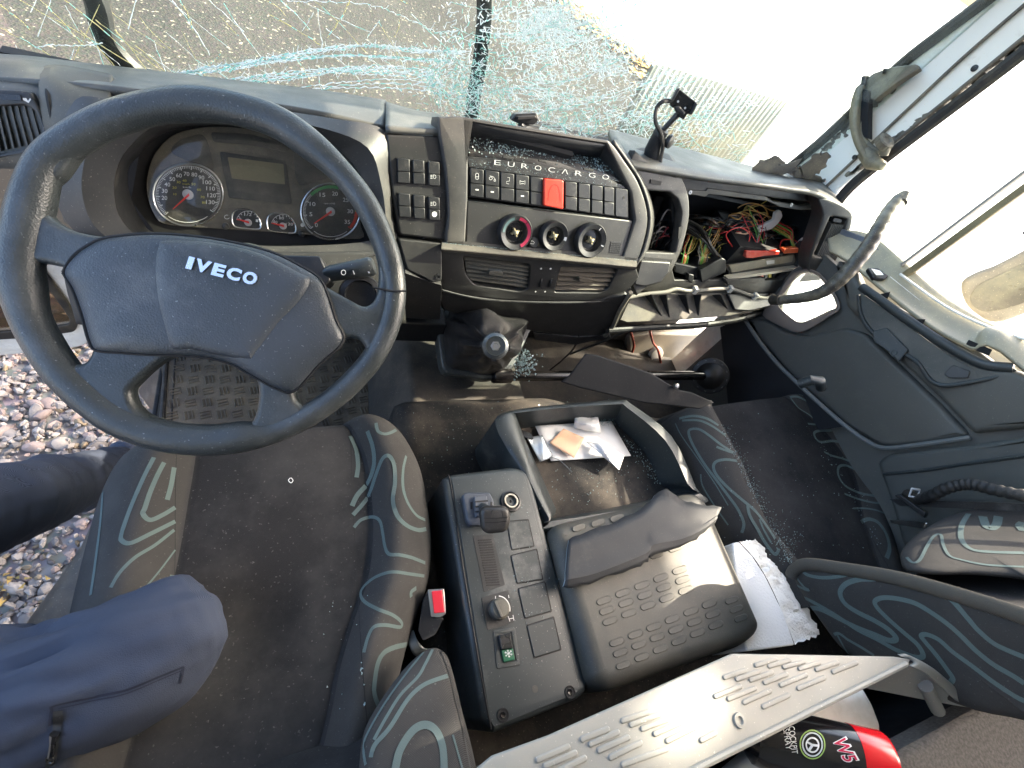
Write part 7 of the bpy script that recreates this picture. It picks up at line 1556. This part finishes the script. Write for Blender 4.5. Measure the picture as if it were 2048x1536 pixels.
# grab handles
gh = thing('grab_handle', 'pale weathered grab handle on the right pillar with a round knob', 'grab handle', 'grab handles')
WB = mat('weathered handle', (.15, .13, .095), .6, bump=(300, .5, .001), dust=((.36, .32, .2), .6, 16))
def hp(x, y, h=.05): return Xp(x, y, 1.42 - h)
MB().loft([[hp(1718, 170, .06), hp(1722, 168, .035), hp(1745, 185, .035)], [hp(1706, 205, .07), hp(1720, 210, .035), hp(1735, 212, .035)], [hp(1702, 255, .08), hp(1716, 262, .04), hp(1730, 262, .04)], [hp(1712, 295, .07), hp(1730, 292, .04), hp(1745, 288, .04)], [hp(1728, 325, .06), hp(1748, 318, .03), hp(1765, 300, .03)]], 5).build('grip', WB, gh, solid=.012, smooth=50)
MB().tube(cr([hp(x, y, .05) for x, y in [(1722, 172), (1712, 200), (1708, 240), (1716, 280), (1732, 312)]], 5, False), [.008] + [.0105] * 18 + [.010] * 2, 12).build('grip_bar', WB, gh)
MB().prism([hp(x, y, .02) for x, y in [(1728, 172), (1755, 150), (1790, 138), (1840, 132), (1846, 142), (1800, 172), (1758, 205), (1738, 196)]], (-.02, 0, 0)).build('top_mount', WB, gh, bevel=.003)
MB().prism([hp(x, y, .03) for x, y in [(1730, 180), (1746, 184), (1745, 280), (1734, 276), (1724, 220)]], (-.02, 0, 0)).build('grip_recess', DARK, gh, bevel=.001)
MB().tube([hp(1726, 172, .05), hp(1728, 155, .05), hp(1734, 155, .04)], .006, 8).tube([hp(1765, 142, .05), hp(1772, 142, .045)], .006, 8).build('mount_hook', SEAL, gh)
MB().tube([hp(1730, 305, .045), hp(1745, 325, .045), hp(1766, 332, .045), hp(1772, 326, .045)], [.018, .019, .012, .004], 16).build('foot_cone', WB, gh)
MB().tube([hp(1773, 292, .05), hp(1768, 312, .045)], [.012, .009], 12).build('knob_stem', WB, gh)
kn = MB().lathe(hp(1769, 284, .055), (-.15, -.25, .95), [(.020, -.010), (.0215, -.007), (.0215, .006), (.019, .009), (.012, .010), (.010, .006), (.002, .006)], 28)
kx = nrm(np.array([-.15, -.25, .95])); u = nrm(np.cross(kx, [1., 0, 0])); v2 = np.cross(kx, u)
for k in range(18): a = k * math.pi / 9; d = u * math.cos(a) + v2 * math.sin(a); kn.box(hp(1769, 284, .055) + d * .0218, d * .0012, np.cross(kx, d) * .0017, kx * .007)
kn.build('knob', BRK, gh)
MB().lathe(hp(1711, 315, .05), (-1, 0, 0), [(.006, 0), (.006, .006), (.002, .007)], 12).build('mount_screw', SEAL, gh)
gh2 = thing('grab_handle', 'long curved ribbed grab handle crossing in front of the right dash vent', 'grab handle', 'grab handles')
P_ = cr([Dp(1558, 600, 1.20), Dp(1600, 596, 1.16), Dp(1640, 586, 1.12), Dp(1675, 563, 1.09), Dp(1705, 532, 1.07), Dp(1735, 495, 1.06), Dp(1760, 455, 1.06), Dp(1782, 420, 1.07), Dp(1802, 398, 1.08)], 12, False)
rad_ = [(.011 + .005 * min(1, i / 40)) * (1 + .03 * math.cos(i * 1.15)) for i in range(len(P_))]
HG = mat('handle grip', (.045, .040, .034), .38, bump=(300, .3, .0008), dust=((.32, .28, .18), .65, 10))
gh2o = MB().tube(P_, rad_, 16).build('bar', HG, gh2, smooth=70)
MB().tube([Dp(1798, 408, 1.075), Dp(1806, 392, 1.08), Dp(1812, 398, 1.08)], [.018, .016, .010], 14, flat=.7).build('end_cap', WB, gh2)
MB().tube([Dp(1545, 600, 1.22), Dp(1562, 600, 1.19)], .013, 12).build('foot', SEAL, gh2)
gh3 = thing('grab_handle', 'black ribbed pull handle behind the passenger seat cushion at the right edge', 'grab handle', 'grab handles')
P_ = cr([Dp(1836, 1000, 1.08), Dp(1862, 992, 1.03), Dp(1890, 978, 1.0), Dp(1920, 970, .98), Dp(1950, 970, .96), Dp(1990, 980, .93), Dp(2040, 990, .90), Dp(2110, 1000, .88)], 12, False)
MB().tube(P_, [.0115 * (1 + .09 * math.cos(i * 1.3)) for i in range(len(P_))], 16).build('bar', RUB, gh3, smooth=70)
MB().tube([P_[0], P_[0] + np.array([.01, .02, -.02])], .013, 12).build('foot', SEAL, gh3)
# wing mirror outside the passenger window
wm = thing('wing_mirror', 'tall wing mirror housing outside the passenger window', 'wing mirror')
MR = Fr(Dp(1985, 590, 1.75), nrm(-ray(1985, 590)))
MB().plate(MR, [cr([(1922, 566), (1950, 545), (1990, 530), (2048, 500), (2160, 440), (2200, 560), (2048, 628), (1990, 645), (1955, 630), (1930, 605)], 4)], -.10, .0, .02).build('housing', mat('mirror housing', (.16, .14, .10), .55, dust=((.36, .33, .22), .8, 4)), wm, smooth=60)
MB().plate(MR, [cr([(1940, 598), (1955, 572), (1995, 552), (2060, 520), (2160, 470), (2160, 540), (2060, 600), (1985, 622), (1955, 618)], 4)], .0, .004, .001).build('mirror_glass', mat('mirror glass', (.10, .09, .06), .3, dust=((.3, .27, .15), .6, 5)), wm)
MB().tube([MR.at(2048, 470, -.05), MR.at(2200, 380, -.05)], .012, 10).build('arm', BLK, wm)
# ------------------------------------------------------------------ driver's door, swung open
dd = thing('driver_door', "white driver's door swung wide open, its low window seen through the steering wheel", 'door')
DP_ = Fr((-.50, 1.0, -1.0), (.10, -1, .0))
go2 = [(-260, 240), (60, 250), (150, 300), (185, 420), (190, 560), (180, 650), (176, 690), (120, 702), (0, 712), (-260, 730)]
gi2 = rc([(30, 500), (50, 510), (88, 556), (128, 610), (150, 640), (146, 656), (70, 668), (-60, 676), (-60, 500)], 8)
MB().plate(DP_, [rc(go2, 12), gi2], -.03, .0, .006).build('frame', PAINT, dd)
MB().plate(DP_, [rc([(26, 490), (56, 500), (96, 552), (136, 606), (158, 640), (152, 664), (70, 676), (-68, 684), (-68, 490)], 10), rc([(30, 504), (48, 514), (84, 562), (122, 614), (140, 640), (137, 650), (70, 660), (-50, 668), (-50, 510)], 8)], .0, .008, .003).build('window_rubber', SEAL, dd)
MB().pp(DP_, gi2, -.02, -.017).build('low_window_glass', glassmat('dirty door glass', (.50, .44, .38)), dd)
MB().pp(DP_, rc([(-260, 330), (60, 335), (120, 350), (160, 440), (168, 490), (60, 500), (-260, 510)], 10), .0, .03).build('inner_trim', mat('beige trim', (.22, .17, .12), .6, dust=((.3, .25, .18), .4, 6)), dd, bevel=.008)
wa = thing('wheel_arch', 'dark wheel arch edge and white sill below the open door', 'wheel arch')
WA = Fr((-.33, .7, -1.4), (-.6, -.5, .6))
MB().prism([Dp(322, 742, 1.5), Dp(336, 735, 1.5), Dp(336, 830, 1.5), Dp(326, 790, 1.5)], (.02, 0, 0)).build('sill_strip', PAINT, wa)
MB().prism([Dp(296, 752, 1.62), Dp(326, 742, 1.58), Dp(330, 835, 1.55), Dp(300, 820, 1.62), Dp(276, 786, 1.66)], (0, .08, -.02)).build('arch_panel', BLK, wa, bevel=.004)
# ------------------------------------------------------------------ person: trousers and legs
pe = thing('person', 'person in navy trousers kneeling on the driver seat with one knee, other leg outside', 'person')
def skin(name, pts, edges, rad, m, parent, sub=2):
    me = bpy.data.meshes.new(name); me.from_pydata([tuple(map(float, p)) for p in pts], edges, []); me.materials.append(m)
    o = bpy.data.objects.new(name, me); sc.collection.objects.link(o)
    s = o.modifiers.new('skin', 'SKIN'); s.use_smooth_shade = True
    for i, r_ in enumerate(rad):
        me.skin_vertices[0].data[i].radius = r_ if isinstance(r_, tuple) else (r_, r_)
    me.skin_vertices[0].data[0].use_root = True
    q = o.modifiers.new('sub', 'SUBSURF'); q.levels = sub; q.render_levels = sub
    dg = bpy.context.evaluated_depsgraph_get(); dg.update()
    m2 = bpy.data.meshes.new_from_object(o.evaluated_get(dg)); bpy.data.objects.remove(o); m2.name = name
    return m2
pel = np.array([-.50, .02, -.60])
kn1 = Dp(385, 1250, .575); t1 = Dp(250, 1330, .565); t2 = Dp(90, 1395, .56); t3 = Dp(-120, 1440, .56)
f0, f1, f2, f3 = Dp(-140, 1060, .66), Dp(0, 1012, .76), Dp(120, 975, .92), Dp(235, 940, 1.12)
hipR, hipL = np.array([-.44, -.02, -.64]), Dp(-330, 1130, .60)
pts = [t3 * .3 + hipL * .7 + np.array([-.12, -.02, .0]), t3 + np.array([-.02, 0, .0]), t2, t1, kn1, kn1 + np.array([.012, .008, -.02]), f0 + np.array([-.04, -.02, .0]), f1, f2, f3, f3 * 1.35, f3 * 1.35 + np.array([0, .10, -.02])]
edg = [(0, 1), (1, 2), (2, 3), (3, 4), (4, 5), (0, 6), (6, 7), (7, 8), (8, 9), (9, 10), (10, 11)]
rad = [.15, .098, .094, .086, .072, .055, .085, .074, .066, .058, .05, .045]
me = skin('trousers', pts, edg, rad, NAVY, pe)
vs_ = np.array([tuple(v.co) for v in me.vertices])
# cloth folds
bmx = bmesh.new(); bmx.from_mesh(me); bmesh.ops.subdivide_edges(bmx, edges=bmx.edges, cuts=3, use_grid_fill=True); bmx.normal_update()
from mathutils import noise as mn_
PLT = [(-.060, -.02, .007, .007, .03, .26), (-.040, .05, .006, .008, .02, .22), (-.022, .02, .008, .009, .05, .30), (-.004, .08, .006, .007, .03, .24), (.016, .05, .008, .008, .06, .34), (.034, .12, .007, .008, .04, .28), (.052, .05, .009, .010, .08, .40), (-.075, .10, .008, .008, .08, .36), (.070, -.05, .008, .009, .10, .45), (.0, -.2, .009, .009, .18, .5), (-.05, .25, .008, .008, .2, .5)]
K = Vector(kn1); axT = Vector(nrm(t3 - kn1)); axF = Vector(nrm(f1 - f3))
for v in bmx.verts:
    c = v.co; d = (c - K).dot(axT); side = Vector(nrm(np.cross(axT, [0, 0, 1.])))
    if d > -.1 and c.y < .25:
        th_ = (c - K).dot(side)
        f_ = mn_.noise(Vector((d * 5, th_ * 16, 5.))) * .014 + mn_.noise(Vector((d * 12 + 3, th_ * 45, 9.))) * .006
        for (o_, sl_, w_, dp_, e0, e1) in PLT:
            q_ = (th_ - (o_ + sl_ * d + .010 * math.sin(d * 22 + o_ * 90))) / w_
            if abs(q_) < 3 and e0 < d < e1: wn = math.sin(math.pi * (d - e0) / (e1 - e0)) ** .6; f_ += dp_ * wn * (-math.exp(-q_ * q_) + .6 * math.exp(-(q_ - 1.5) ** 2))
    else:
        d2 = (c - Vector(f3)).dot(axF); f_ = mn_.noise(Vector((d2 * 26 + c.z * 10, c.x * 12, c.y * 6))) * .011 + mn_.noise(Vector((d2 * 60, c.x * 30, 2.))) * .004
    c += v.normal * f_
bmx.to_mesh(me); bmx.free(); me.polygons.foreach_set('use_smooth', [True] * len(me.polygons)); me.update()
tro = bpy.data.objects.new('trousers', me); sc.collection.objects.link(tro); tro.parent = pe
bvT = mkbvh(tro)
sm = MB(); drape(sm, bvT, [(367, 1333), (320, 1352), (250, 1380), (180, 1395), (110, 1410), (104, 1420), (100, 1450)], .0026, .0010); drape(sm, bvT, [(367, 1333), (364, 1350), (360, 1366)], .0022, .0010); drape(sm, bvT, [(364, 1340), (320, 1358), (250, 1387), (180, 1402), (118, 1416)], .0010, .0010); sm.build('pocket_seam', NAVYD, tro)
zp = MB(); drape(zp, bvT, [(118, 1420), (116, 1460), (110, 1490), (100, 1536), (95, 1580)], .010, .0016); o = zp.build('zip', BLK, tro)
zl = MB()
h = bvT.ray_cast(Vector((0, 0, 0)), Vector(nrm(ray(116, 1462))))
if h[0] is not None:
    c = np.array(h[0]) + np.array(h[1]) * .004; c2 = np.array(bvT.ray_cast(Vector((0, 0, 0)), Vector(nrm(ray(108, 1508))))[0]) + np.array(h[1]) * .004
    zl.tube([c, c * .5 + c2 * .5, c2], [.0042, .0028, .003], 8); u = nrm(c2 - c); v2 = np.cross(u, np.array(h[1]))
    zl.tube([c2 + u * .004 * math.cos(a) + v2 * .004 * math.sin(a) + u * .004 for a in np.linspace(0, 6.283, 14)], .0011, 6)
    zl.build('zip_pull', BLKG, o)
settle()
